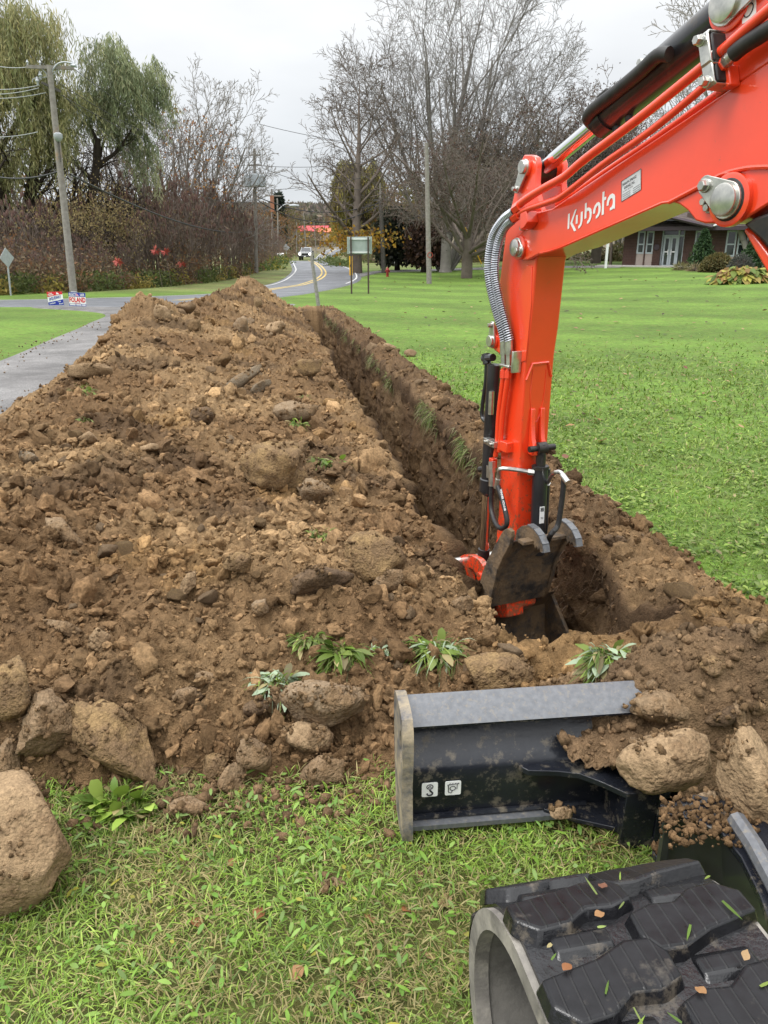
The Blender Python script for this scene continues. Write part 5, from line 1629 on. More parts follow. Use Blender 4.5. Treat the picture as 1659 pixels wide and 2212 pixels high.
def dirs(n, r, lo, hi, az=None):
    el = np.radians(r.uniform(lo, hi, n)); a = r.uniform(0, 2 * np.pi, n) if az is None else az
    return np.stack([np.cos(el) * np.cos(a), np.cos(el) * np.sin(a), np.sin(el)], 1)

def greens(n, r, dry=.15, dark=.0):
    pal = np.array([(.165, .265, .035), (.22, .325, .05), (.115, .20, .028), (.29, .385, .08), (.22, .285, .08)])
    c = pal[r.integers(0, len(pal), n)] * r.uniform(.7, 1.25, n)[:, None]
    d = r.random(n) < dry
    c[d] = np.array((.36, .30, .14)) * r.uniform(.6, 1.2, d.sum())[:, None]
    return c * (1 - dark)

def join(parts):
    V, F, C, b = [], [], [], 0
    for v, f, c in parts:
        V.append(v); F.append(f + b); C.append(c); b += len(v)
    return np.concatenate(V), np.concatenate(F), np.concatenate(C)

def near_grass():
    r = np.random.default_rng(31)
    def area(n):
        x = r.uniform(-1.45, 1.75, n); y = r.uniform(.72, 2.35, n)
        lim = 2.06 + .05 * np.sin(x * 5) + .04 * np.sin(x * 17 + 1) + r.normal(size=n) * .05
        ok = (y < lim) & ~((x > .75) & (y > 1.9)) & ~((x > 1.05) & (y > 1.35))
        # nothing under the track's own footprint
        dx, dy = x - T_C.x, y - T_C.y
        w = dx * TX_.x + dy * TX_.y; q = dx * TF.x + dy * TF.y
        ok &= ~((np.abs(w) < TW / 2 + .01) & (q < T_R * .75))
        return np.stack([x[ok], y[ok], np.zeros(ok.sum())], 1)
    P = area(78000); n = len(P)
    clump = noise3(P, 5, 400); pat = noise3(P, 1.8, 402)
    L = r.uniform(.022, .065, n) * (1 + .5 * np.clip(clump, -.6, 1))
    D = dirs(n, r, 8, 70)
    c = greens(n, r, .17) * 1.15; c = c * (1 + .5 * pat)[:, None]
    dry = (noise3(P, 2.6, 404) > .10) & (r.random(n) < .5)
    c[dry] = np.array((.36, .31, .13)) * r.uniform(.6, 1.15, dry.sum())[:, None]
    A = strips(P, D, L, r.uniform(.0018, .0042, n), .35, c, seed=1)
    # broad weed leaves: plantain, dandelion, clover in patches
    P2 = area(8500); m = noise3(P2, 3.3, 410) + .35 * r.normal(size=len(P2)) > .02; P2 = P2[m]; n = len(P2)
    c2 = np.array([(.17, .30, .04), (.23, .36, .075), (.13, .25, .04), (.20, .30, .09)])[r.integers(0, 4, n)] * r.uniform(.75, 1.3, n)[:, None]
    yl = r.random(n) < .05; c2[yl] = np.array((.34, .32, .05)) * r.uniform(.7, 1.1, yl.sum())[:, None]
    P2[:, 2] += r.uniform(.004, .03, n)
    B = strips(P2, dirs(n, r, -8, 45), r.uniform(.012, .042, n), r.uniform(.005, .013, n), .3, c2, prof=(.25, .85, 1.0, .8, .1), seed=2)
    V, F, C = join([A, B])
    link('near_grass', np_mesh('near_grass', V, F, [BLADE_G], C), kind='stuff', label='tangled short grass and weeds in front of the heap')
near_grass()

def lawn_grass():
    r = np.random.default_rng(41)
    n = 66000
    s = 2.5 * np.exp(r.random(n) ** .9 * math.log(17 / 2.5)); u = .80 + r.random(n) ** 1.25 * np.clip(s * .95, 2, 11)
    edge = .86 + .10 * np.sin(s * 3.1) + .07 * np.sin(s * 8.3 + 1) + r.normal(size=n) * .05
    ok = (u > edge) & (r.random(n) < 1 - sstep(7, 16.5, s))
    s, u = s[ok], u[ok]
    x, y = su2xy(s, u)
    P = np.stack([x, y, terrain(x, y)], 1); n = len(P)
    k = np.clip(s / 4, .8, 3)
    c = greens(n, r, .06) * .86 * (1 + .3 * noise3(P, .8, 420))[:, None]
    A = strips(P, dirs(n, r, 20, 75), r.uniform(.03, .06, n) * k ** .5, r.uniform(.004, .008, n) * k, .35, c, prof=(.8, 1, .6), seed=3)
    m = (noise3(P, 1.6, 422) > .0) & (s < 8) & (r.random(n) < .35)
    Q = P[m]; n2 = len(Q)
    Q[:, 2] += r.uniform(.01, .04, n2)
    B = strips(Q, dirs(n2, r, -5, 40), r.uniform(.025, .055, n2), r.uniform(.012, .026, n2), .25, greens(n2, r, .03) * .92, prof=(.3, 1, .9, .15), seed=4)
    V, F, C = join([A, B])
    link('lawn_grass', np_mesh('lawn_grass', V, F, [BLADE_G], C), kind='stuff', label='bright green lawn grass right of the trench bank')
lawn_grass()

def sod_fringe():
    """torn turf hanging over the lip of the trench and root hairs below it"""
    r = np.random.default_rng(51)
    a = 330 + 34 + 14
    cand = np.argwhere((SOIL_W > .0) & (SOIL_W < .16) & (SOIL_S > 4.6) & (SOIL_S < 23) & (SOIL_U > .1))
    P = SOIL_V[cand[:, 0], cand[:, 1]]
    m = (noise3(P, 1.5, 430) + .4 * noise3(P, 5, 431)) > .12
    P = P[m]; P = P[r.integers(0, len(P), 1300)].copy(); n = len(P)
    tl = -TN
    D = np.array(tuple(tl)) * r.uniform(.3, 1, n)[:, None] + r.normal(size=(n, 3)) * .45 + np.array((0, 0, .1))
    D /= np.linalg.norm(D, axis=1)[:, None]
    A = strips(P, D, r.uniform(.05, .13, n), r.uniform(.004, .008, n), .75, greens(n, r, .45) * .6, seed=5)
    cand = np.argwhere((SOIL_W > .05) & (SOIL_W < .6) & (SOIL_S > 3.2) & (SOIL_S < 16) & (SOIL_U > .1))
    P = SOIL_V[cand[r.integers(0, len(cand), 900)][:, 0], cand[r.integers(0, len(cand), 900)][:, 1]]
    q = cand[r.integers(0, len(cand), 900)]; P = SOIL_V[q[:, 0], q[:, 1]].copy(); n = len(P)
    D = np.array(tuple(tl)) * .6 + r.normal(size=(n, 3)) * .6; D /= np.linalg.norm(D, axis=1)[:, None]
    c = np.array((.14, .09, .055)) * r.uniform(.5, 1.6, n)[:, None]
    B = strips(P, D, r.uniform(.04, .14, n), r.uniform(.0015, .003, n), .8, c, seed=6)
    V, F, C = join([A, B])
    link('torn_turf', np_mesh('torn_turf', V, F, [BLADE_G], C), kind='stuff', label='torn turf and roots hanging over the right lip of the trench')
sod_fringe()

def clump(vx, vy, wpx, hpx, n, label, leafy=.4, seed=0, pale=.0, fresh=.85, lift=.5, name='grass_clump', cat='grass clump'):
    r = np.random.default_rng(6000 + seed); n = int(n * 2.2)
    p = onsoil(vx, vy + hpx * .25)
    z = p.y * CT + (CAM_H - p.z) * ST
    R = wpx / 2 * z / F_PX; Hh = hpx / 2 * z / F_PX
    a = r.uniform(0, 6.28, n); q = np.sqrt(r.random(n)) * R * .75
    P = np.array(tuple(p)) + np.stack([q * np.cos(a), q * np.sin(a) * .7, r.uniform(-Hh * .35, Hh * .35, n)], 1)
    nb = int(n * (1 - leafy))
    D = dirs(n, r, -15, 75)
    D[:, 1] -= .45; D[:, 2] *= lift; D[:, 0] += .5 * np.cos(a); D /= np.linalg.norm(D, axis=1)[:, None]
    L = r.uniform(.5, 1.2, n) * max(R, Hh) * 1.15
    c = greens(n, r, .18) * r.uniform(.5, 1.15, n)[:, None] * fresh
    pm = r.random(n) < pale; c[pm] = np.array((.36, .45, .30)) * r.uniform(.7, 1.1, pm.sum())[:, None]
    A = strips(P[:nb], D[:nb], L[:nb], r.uniform(.003, .007, nb), .55, c[:nb], seed=seed)
    m = n - nb
    B = strips(P[nb:], D[nb:], L[nb:] * .85, L[nb:] * r.uniform(.16, .30, m), .4, c[nb:] * 1.1, prof=(.2, .7, 1, .85, .1), seed=seed + 1)
    V, F, C = join([A, B])
    V = V - np.array(tuple(p))
    o = link(name, np_mesh(name, V, F, [BLADE_G], C), label=label, cat=cat, group='weeds uprooted onto the soil')
    o.location = p
    return o
clump(262, 1722, 170, 150, 170, 'leafy green plantain clump right of the large smooth boulder', .6, 1, fresh=1.1, lift=1.3, name='plantain_clump', cat='weed clump')
clump(596, 1450, 100, 110, 90, 'uprooted grass clump with pale broad leaves in the front hollow', .3, 2, .55)
clump(742, 1388, 70, 120, 110, 'upright green grass clump on the heap front, above the angular boulder', .3, 3)
clump(668, 1368, 80, 50, 70, 'loose grass tuft left of the upright green clump', .2, 4)
clump(816, 1396, 50, 50, 50, 'small grass tuft between the upright clump and the blade', .2, 5, .2)
clump(948, 1388, 120, 70, 120, 'wide grass tuft on dark sod above the round boulder', .25, 6, .15)
clump(706, 990, 80, 56, 70, 'green weed tuft on the heap beside the middle of the trench', .35, 7)
clump(1318, 1395, 90, 130, 150, 'dense green weeds at the near right corner of the trench', .35, 8, .15)
clump(690, 1148, 70, 30, 60, 'thin grass strands lying across the middle of the heap', .1, 9)
clump(640, 912, 44, 24, 30, 'small green sprig beside the wide grey stone', .4, 10)
clump(176, 838, 60, 24, 50, 'grass tuft at the drive edge below the flagstone', .1, 11)
clump(662, 855, 36, 24, 40, 'grass tuft beside the long ochre stone', .1, 12)
clump(180, 900, 30, 26, 14, 'two pale leaves on the left shoulder of the heap', .8, 13)

# fallen leaves
LEAF_MAT = tone_mat('dry_leaf', .6, 0, 50, .3, .3, trans=.2)
def leaf_mesh(seed, L=1.0):
    r = np.random.default_rng(seed); k = 7
    t = np.linspace(0, 1, k); w = np.array([.03, .26, .40, .42, .34, .18, .0]) * r.uniform(.8, 1.1)
    V = []
    for i in range(k):
        z = .10 * math.sin(t[i] * 3.1 + seed) + .03 * r.normal()
        V += [(t[i] - .5, -w[i], z + .10 * w[i]), (t[i] - .5, 0, z), (t[i] - .5, w[i], z + .14 * w[i])]
    F = []
    for i in range(k - 1):
        for j in range(2): F.append((3 * i + j, 3 * i + j + 1, 3 * i + j + 4, 3 * i + j + 3))
    col = np.tile(np.array([(.24, .10, .04), (.30, .16, .07), (.17, .075, .045), (.34, .22, .11)][seed % 4]), (len(V), 1))
    return np_mesh('fallen_leaf', np.array(V) * L, np.array(F), [LEAF_MAT], col, smooth=True)
LEAVES = [leaf_mesh(k) for k in range(4)]
def put_leaf(p, size, k, label, group, rot=None):
    o = bpy.data.objects.new('fallen_leaf', LEAVES[k % 4]); COL.objects.link(o)
    o.location = p; o.scale = (size,) * 3
    o.rotation_euler = rot or (random.gauss(0, .25), random.gauss(0, .25), random.uniform(0, 6.28))
    tag(o, label, 'leaf', group)
for k, (x, y) in enumerate([(700, 1700), (745, 1752), (330, 1925), (180, 1870), (425, 2010), (800, 2000), (905, 1905), (930, 1790), (560, 1990), (640, 2120), (780, 2150), (930, 2080), (880, 1985), (500, 1880), (820, 1870), (960, 1960), (1300, 1845), (1350, 1810)]):
    p = onground(x, y); put_leaf(p + Vector((0, 0, .025)), random.uniform(.028, .05), k, 'dry brown leaf lying in the near grass', 'dry leaves in the near grass')
for k, (x, y) in enumerate([(1288, 915), (1230, 930), (1220, 998), (1600, 930), (1380, 1020), (870, 690), (1480, 800), (980, 640), (1420, 720), (1530, 830), (1150, 700), (1300, 960)]):
    p = onground(x, y); put_leaf(p + Vector((0, 0, .05)), random.uniform(.07, .13), k, 'fallen brown leaf lying on the mown lawn', 'brown leaves on the lawn')
for k, (w, q, kk) in enumerate([(-.15, -.05, 0), (-.06, .03, 1), (.02, -.12, 1), (-.12, -.22, 3), (.06, -.30, 0), (.12, -.08, 3), (-.02, .10, 2)]):
    pt, nn_, tt_ = belt(q); put_leaf(pt + TX_ * w + nn_ * .004, .019, kk, 'small orange-brown leaf stuck on the wet rubber track', 'leaves on the track')
# grass clippings on the track
r_ = np.random.default_rng(91)
P_ = []
for k in range(26):
    pt, nn_, tt_ = belt(r_.uniform(-.5, .12)); P_.append(tuple(pt + TX_ * r_.uniform(-.18, .18) + nn_ * .003))
P_ = np.array(P_); n_ = len(P_)
V_, F_, C_ = strips(P_, dirs(n_, r_, -3, 12), r_.uniform(.012, .045, n_), r_.uniform(.003, .006, n_), .0, greens(n_, r_, .2), seed=92)
link('grass_clippings', np_mesh('grass_clippings', V_, F_, [BLADE_G], C_), kind='stuff', label='green grass clippings stuck to the wet rubber track')

# clippings and dark specks over the mown lawn
r_ = np.random.default_rng(97); n_ = 420
vx_ = r_.uniform(760, 1659, n_); vy_ = 600 + r_.random(n_) ** 1.3 * 330
P_ = np.array([tuple(onground(float(a), float(b_))) for a, b_ in zip(vx_, vy_)])
s_, u_ = xy2su(P_[:, 0], P_[:, 1]); P_ = P_[u_ > 1.1]; P_[:, 2] += .03; n_ = len(P_)
c_ = np.array([(.05, .045, .02), (.20, .12, .06), (.08, .07, .03), (.30, .20, .10)])[r_.integers(0, 4, n_)]
k_ = np.clip(P_[:, 1] / 14, .6, 2.2)
V_, F_, C_ = strips(P_, dirs(n_, r_, -5, 25), r_.uniform(.04, .10, n_) * k_, r_.uniform(.03, .06, n_) * k_, .1, c_, prof=(.4, 1, .3), seed=98)
link('lawn_specks', np_mesh('lawn_specks', V_, F_, [LEAF_MAT], C_), kind='stuff', label='scattered clippings and leaf bits on the mown lawn')

# grit and leaf bits along the edges of the drive
r_ = np.random.default_rng(99); n_ = 230
k_ = r_.integers(6, 58, n_); A_ = dl[k_] + r_.normal(size=(n_, 2)) * np.array((.22, .4)) + np.array((.12, 0))
scatter_clods('drive_grit', np.stack([A_[:, 0], A_[:, 1], terrain(A_[:, 0], A_[:, 1]) + .035], 1), np.array([(.20, .12, .06), (.10, .07, .045), (.26, .20, .14)])[r_.integers(0, 3, n_)], r_.uniform(.008, .025, n_), 100, label='grit and leaf bits along the edge of the drive')
n_ = 500
A_ = np.stack([r_.uniform(-4.2, -3.0, n_) , r_.uniform(5, 20, n_)], 1)
scatter_clods('drive_crumbs', np.stack([A_[:, 0] - .03 * A_[:, 1], A_[:, 1], terrain(A_[:, 0], A_[:, 1]) + .035], 1), np.array((.16, .10, .055)) * r_.uniform(.6, 1.4, n_)[:, None], r_.uniform(.1, 1, n_) ** 2 * .05 + .008, 101, label='soil crumbs spilled onto the drive beside the heap')

# ================================================================ poles, signs, wires, car
WOOD_P = pmat('weathered_pole', (.27, .25, .225), (.19, .17, .15), 6, .85, bmp=.3, bscale=30, dirt=(.30, .19, .10), dscale=.8, dlo=.58, dhi=.7)
WOOD_D = pmat('dark_pole', (.11, .10, .09), (.07, .065, .06), 6, .85, bmp=.3)
GALV = pmat('galvanised_grey', (.42, .44, .46), (.34, .36, .38), 8, .5, metal=.3)
TRANSF = pmat('transformer_grey', (.46, .50, .53), (.40, .44, .47), 5, .45)
CABLE = pmat('cable', (.03, .03, .032), None, rough=.6)
CABLE_L = pmat('bare_wire', (.30, .31, .32), None, rough=.5)
RUSTY = pmat('rusty_post', (.075, .05, .035), (.05, .04, .035), 10, .8)
SIGN_W = pmat('white_sign', (.78, .78, .78), None, rough=.4)
SIGN_R = pmat('red_sign', (.62, .02, .035), None, rough=.4)
SIGN_B = pmat('blue_sign', (.015, .035, .32), None, rough=.4)
YELLOW = pmat('yellow_sign', (.75, .42, .02), None, rough=.4)
GLASSY = pmat('dark_glass', (.02, .022, .025), None, rough=.05, spec=.8)

def gpos(vx, vy):
    p = onground(vx, vy); p.z = gz(p.x, p.y); return p

def pole(base, top, r0, r1, mat, label, group=None, name='utility_pole'):
    root = empty(name, base, label, 'utility pole', group)
    m = MB(); b = Vector(base); t = Vector(top)
    pts = [b - UP * .3 + (t - b) * 0] + [b + (t - b) * k / 6 for k in range(7)]
    m.tube(pts, [r0] + [r0 + (r1 - r0) * k / 6 for k in range(7)], 12)
    m.build('post', mat, root)
    return root
def insul(root, p, h=.18, r=.06, mat=None):
    m = MB(); m.tube([p, p + UP * h * .3, p + UP * h * .5, p + UP * h * .7, p + UP * h], [r * .5, r * .5, r, r * .6, r * .3], 8); m.build('insulator', mat or GALV, root)

# left pole with cross-arm
pb = gpos(160, 643); D0 = pb.y
pt = atD(106, 141, D0)
PL = pole(pb, pt, .16, .11, WOOD_P, 'leaning wooden utility pole with cross-arm at the left, behind the yard signs')
ca0, ca1 = atD(56, 144, D0 - .3), atD(160, 147, D0 + .3)
m = MB(); dx = (ca1 - ca0).normalized(); M = Matrix((dx, Vector((0, 0, 1)).cross(dx), UP)).transposed()
m.box((ca0 + ca1) / 2, ((ca1 - ca0).length, .10, .12), M); m.build('cross_arm', WOOD_P, PL)
for a, b in ((.3, .47), (.7, .47)):
    m = MB(); m.tube([ca0 + (ca1 - ca0) * a, atD(108, 168, D0)], .02, 6); m.build('brace', GALV, PL)
for k in (.04, .3, .98): insul(PL, ca0 + (ca1 - ca0) * k + UP * .06)
m = MB(); m.tube(bez([atD(110, 158, D0), atD(122, 140, D0), atD(138, 134, D0), atD(156, 137, D0)], 14), .03, 8); m.build('lamp_arm', GALV, PL)
m = MB(); c = atD(160, 142, D0); m.tube([c + Vector((-.14, 0, 0)), c + Vector((-.08, 0, .02)), c + Vector((.06, 0, 0)), c + Vector((.1, 0, -.06))], [.03, .06, .07, .03], 10); m.build('street_lamp_head', GALV, PL)  # small device at the bracket's end, shaped like a lamp but not one
a0, a1 = atD(90, 178, D0 - .2), atD(131, 198, D0 + .2)
m = MB(); dx = (a1 - a0).normalized(); M = Matrix((dx, Vector((-dx.y, dx.x, 0)).normalized(), dx.cross(Vector((-dx.y, dx.x, 0)).normalized()))).transposed()
m.box((a0 + a1) / 2, ((a1 - a0).length, .08, .09), M); m.build('lower_arm', WOOD_D, PL)
m = MB(); m.tube(bez([atD(70, 178, D0), atD(73, 170, D0), atD(90, 168, D0), atD(104, 166, D0)], 12), .02, 6); m.build('jumper_wire', CABLE_L, PL)
for x, y in ((88, 172), (82, 184)): insul(PL, atD(x, y, D0 - .1), .3, .09)
c = atD(125.5, 294, D0 - .2)
m = MB(); m.tube([c + UP * .12, c + UP * .08, c - UP * .05, c - UP * .14, c - UP * .2], [.10, .17, .18, .13, .05], 14); m.build('meter_globe', GALV, PL)
m = MB(); m.tube([atD(126, 303, D0 - .16), atD(131, 350, D0 - .16)], .03, 8); m.build('conduit', WOOD_D, PL)
m = MB(); m.tube([atD(160, 643, D0 - .2), atD(160.5, 630, D0 - .2)], [.14, .13], 10); m.build('base_guard', GALV, PL)

# transformer pole
pb2 = gpos(554, 590); D1 = pb2.y
PT = pole(pb2, atD(549.5, 321, D1), .17, .11, WOOD_P, 'wooden pole with three grey transformers beside the road bend')
for dx_, y0 in ((-14, 379), (0, 377), (14, 379)):
    c = atD(550 + dx_, y0, D1 - (.35 if dx_ == 0 else .1)); h = atD(550, 380, D1).z - atD(550, 405, D1).z; r = 9 * D1 / F_PX
    m = MB(); m.tube([c + UP * .06, c, c - UP * h * .08, c - UP * h * .95, c - UP * h], [r * .5, r * .95, r, r, r * .85], 16); tr = m.build('transformer', TRANSF, PT)
    insul(tr, c + UP * .06 + Vector((r * .4, 0, 0)), .3, .07); insul(tr, c + UP * .06 - Vector((r * .4, 0, 0)), .3, .07)
for y0, xs in ((335, (538, 562)), (357, (536, 565))):
    a, b = atD(xs[0], y0, D1), atD(xs[1], y0, D1)
    m = MB(); m.box((a + b) / 2, ((b - a).length, .09, .1)); m.build('cross_arm', WOOD_P, PT)
    for k in (.02, .98): insul(PT, a + (b - a) * k + UP * .05, .35, .08)
# farther poles on the left of the road
PF = []
for (bx, by, tx, ty, r, lab) in ((589, 566, 587, 408, .15, 'thin pole with cross-arm just right of the transformer pole'), (602, 563, 599, 428, .14, 'thin bare pole, second right of the transformer pole'),
                              (662, 556, 656, 460, .12, 'far pole standing behind the oncoming car'), (641, 556, 641, 480, .10, 'short far pole left of the red-roofed building'),
                              (683, 549, 678, 478, .10, 'far leaning pole in front of the red-roofed building'), (701, 540, 700, 470, .10, 'far pole at the right end of the red-roofed building')):
    b = gpos(bx, by); PF.append(pole(b, atD(tx, ty, b.y), r, r * .7, WOOD_P, lab))
b = PF[0].location
m = MB(); q0, q1 = atD(573, 422, b.y), atD(608, 424, b.y); m.box((q0 + q1) / 2, ((q1 - q0).length, .12, .16)); m.build('cross_arm', WOOD_P, PF[0])
m = MB(); q0 = atD(588, 440, b.y - .3); m.box(q0, (.5, .2, 2.0)); m.build('cable_box', pmat('rust_box', (.32, .14, .08), None, rough=.8), PF[0])
m = MB(); q0, q1 = atD(599, 455, PF[1].location.y), atD(634, 444, PF[1].location.y); m.tube(bez([q0, (q0 + q1) / 2 + UP * .5, q1], 10), .07, 6); m.build('lamp_arm', GALV, PF[1])
m = MB(); m.tube([q1 - Vector((.6, 0, 0)), q1, q1 + Vector((.8, 0, 0))], [.12, .22, .1], 8); m.build('street_lamp_head', GALV, PF[1])  # street lamp of the second far pole
# right-hand poles
b = gpos(829, 590); PR = pole(b, atD(822, 430, b.y), .20, .17, WOOD_D, 'dark sleeved pole beside the red hydrant')
m = MB(); m.tube([atD(821, 395, b.y), atD(822, 432, b.y)], [.07, .09], 8); m.build('pole_top', WOOD_P, PR)
m = MB(); m.box(atD(823, 432, b.y), (1.2, .12, .14)); m.build('cable_bracket', WOOD_D, PR)
b = gpos(927, 613); PW = pole(b, atD(921, 309, b.y), .17, .125, WOOD_P, 'tall bare pale wooden pole standing alone on the lawn')
m = MB(); c = atD(929, 551, b.y - .17); m.tube([c + Vector((math.cos(a), 0, math.sin(a))) * .16 for a in np.linspace(0, 6.28, 12)], .02, 5); m.build('wire_loop', pmat('red_wire', (.35, .05, .03), None, rough=.6), PW)
# guy wire with yellow cover
g0, g1 = gpos(1047, 588), None
Dg = g0.y; g1 = atD(1005, 492, Dg - 1)
gw = empty('guy_wire', g0, 'slanting guy wire with a yellow guard in front of the dark tree', 'guy wire')
m = MB(); m.tube([g0, atD(1040, 570, Dg)], .03, 6); m.build('wire', GALV, gw)
m = MB(); m.tube([atD(1040, 570, Dg), g1], .045, 8); m.build('guard', YELLOW, gw)

# wires
def wire(a, b, sag, r, label, mat=CABLE, group='overhead wires'):
    a, b = Vector(a), Vector(b)
    pts = [a + (b - a) * t - UP * sag * 4 * t * (1 - t) for t in np.linspace(0, 1, 22)]
    m = MB(); m.tube(pts, r, 5, False); return m.build('wire', mat, None, label=label, cat='wire', group=group)
wire(atD(-30, 377, D0 + 2), atD(140, 365, D0), .25, .035, 'thick black cable reaching the leaning pole from the left edge')
wire(atD(152, 377, D0), atD(546, 500, D1), .8, .04, 'thick black cable sagging right from the leaning pole over the thicket')
for k, (x0, y0, x1, y1) in enumerate(((-20, 193, 86, 184), (-20, 204, 84, 190), (-20, 213, 100, 200), (-20, 140, 60, 145), (-20, 296, 82, 285))):
    wire(atD(x0, y0, D0 + 1), atD(x1, y1, D0), .06, .016, ['upper of three pale wires left of the leaning pole', 'middle of three pale wires left of the leaning pole', 'lowest of three pale wires left of the leaning pole', 'topmost wire running left from the cross-arm', 'single pale wire left of the meter globe'][k], CABLE_L)
for k, (x0, y0, x1, y1, s) in enumerate(((162, 150, 540, 335, 1.0), (112, 170, 562, 335, 1.2), (131, 205, 537, 357, .8), (135, 205, 552, 430, 1.6))):
    wire(atD(x0, y0, D0), atD(x1, y1, D1), s, .013, ['wire from the street lamp end of the cross-arm to the transformer pole', 'second wire from the leaning pole to the transformer pole', 'third wire from the leaning pole to the transformer pole', 'lowest thin wire from the leaning pole to the transformer pole'][k], CABLE)
DR = PR.location.y
for k, (x0, y0, x1, y1, s) in enumerate(((560, 268, 900, 322, .3), (563, 358, 823, 345, .3), (565, 362, 780, 410, .4), (556, 412, 800, 380, .2), (556, 425, 822, 437, 1.0), (556, 432, 822, 441, 1.6))):
    wire(atD(x0, y0, D1), atD(x1, y1, DR), s, .02 if k < 4 else .04, ['uppermost wire crossing the open sky over the road', 'second wire crossing the open sky over the road', 'slanting wire with a splice crossing the sky', 'wire rising right across the sky above the road', 'upper of two thick cables hung across the road', 'lower of two thick cables hung across the road'][k])
wire(atD(561, 362, D1), atD(587, 425, PF[0].location.y), .5, .025, 'wire dropping from the transformer pole to the next pole')
wire(atD(600, 480, PF[1].location.y), atD(641, 495, PF[3].location.y), 2.0, .05, 'drooping cable between the far poles')

# leaning survey stake at the far end of the trench
b = gpos(689, 667); m = MB(); t_ = atD(672.5, 552, b.y - .15)
m.tube([b - UP * .2, b, t_], [.065, .065, .055], 4); stk = m.build('wooden_stake', pmat('grey_stake', (.30, .29, .26), (.2, .19, .17), 12, .8, bmp=.3), None, label='grey wooden stake leaning at the far end of the trench', cat='stake')
# board sign seen from behind on two posts
bl_, br_ = gpos(761, 637), gpos(795, 632); Db = (bl_.y + br_.y) / 2
SG = empty('board_sign', ((bl_.x + br_.x) / 2, Db, gz(0, Db)), 'back of a rectangular board sign on two brown posts', 'sign')
for x, y0, y1 in ((759.5, 512, 638), (796, 512, 633)):
    p0 = atD(x, y1, Db - .1); m = MB(); m.box(Vector((p0.x, Db - .08, (atD(x, y0, Db).z + p0.z) / 2 - .1)), (.075, .09, atD(x, y0, Db).z - p0.z + .2)); m.build('post', RUSTY, SG)
q = [atD(x, y, Db) for x, y in ((749.5, 512), (803.5, 511), (803.5, 549), (750, 549))]
m = MB(); m.prism(q, Vector((0, .02, 0))); m.build('board', pmat('sign_back', (.33, .38, .36), (.28, .33, .31), 4, .55), SG, bevel=.01)
for y in (516, 545):
    a, b = atD(755, y, Db - .02), atD(799, y, Db - .02); m = MB(); m.box((a + b) / 2, ((b - a).length, .03, .07)); m.build('stiffener', pmat('alu_rail', (.66, .68, .68), None, rough=.4), SG)
# yellow chevron sign seen almost edge on
b = gpos(759, 606)
CH = empty('chevron_sign', b, 'yellow chevron road sign seen edge-on behind the board sign', 'sign')
m = MB(); m.box(b + UP * .6, (.06, .06, 1.3)); m.build('post', RUSTY, CH)
a = atD(758, 574, b.y - .05); m = MB(); m.box(a, (.22, .03, .75 * b.y / 33)); pl_ = m.build('panel', YELLOW, CH)
m = MB(); m.prism([a + Vector((.02, -.02, .3)), a + Vector((.08, -.02, .3)), a + Vector((-.02, -.02, 0)), a + Vector((.08, -.02, -.3)), a + Vector((.02, -.02, -.3)), a + Vector((-.08, -.02, 0))], Vector((0, -.004, 0))); m.build('chevron', INK, pl_)
# diamond signs seen from behind
def diamond(vx, vy, base, R, label, rz=0):
    b = gpos(*base); root = empty('diamond_sign', b, label, 'sign')
    c = atD(vx, vy, b.y)
    m = MB(); m.tube([b - UP * .2, Vector((c.x, b.y + .04, c.z + R * .6))], .04, 6); m.build('post', GALV, root)
    rx = Vector((math.cos(rz), math.sin(rz), 0))
    m = MB(); m.prism([c + UP * R, c + rx * R, c - UP * R, c - rx * R], Vector((-rx.y, rx.x, 0)) * .015); m.build('panel', GALV, root, bevel=.006)
    return root
diamond(15, 557, (23, 638), .44, 'tall diamond road sign seen from behind at the left edge', rad(72))
dm = diamond(618, 535, (619.5, 562), .55, 'small far diamond sign seen from behind beside the mailbox')
# white mailbox
b = gpos(603, 566); mbx = empty('mailbox', b, 'white roadside mailbox near the small diamond sign', 'mailbox')
c = atD(606, 551, b.y); m = MB(); m.tube([c - Vector((.45, 0, 0)), c + Vector((.45, 0, 0))], .28, 12); m.build('box', SIGN_W, mbx)
m = MB(); m.box(Vector((c.x, c.y, (c.z + b.z) / 2)), (.2, .2, c.z - b.z)); m.build('post', RUSTY, mbx)
# hydrant
b = gpos(837, 598); k = .78 * 1.0
HY = empty('hydrant', b, 'red fire hydrant on the grass beside the dark pole', 'hydrant')
RED = pmat('hydrant_red', (.30, .02, .02), (.22, .02, .02), 10, .5)
hs_ = 19 * b.y / F_PX / .78
m = MB(); m.tube([b + UP * z * hs_ for z in (0, .04, .05, .5, .52, .56, .60, .68, .74, .78)], [x * hs_ for x in (.16, .16, .11, .11, .16, .16, .13, .11, .05, .03)], 14); m.build('barrel', RED, HY)
for s in (-1, 1): m = MB(); m.tube([b + Vector((s * .08, 0, .46)) * hs_, b + Vector((s * .20, 0, .46)) * hs_], .065 * hs_, 10); m.build('outlet', RED, HY)
m = MB(); m.tube([b + Vector((0, -.08, .40)) * hs_, b + Vector((0, -.2, .40)) * hs_], .08 * hs_, 10); m.build('outlet', RED, HY)

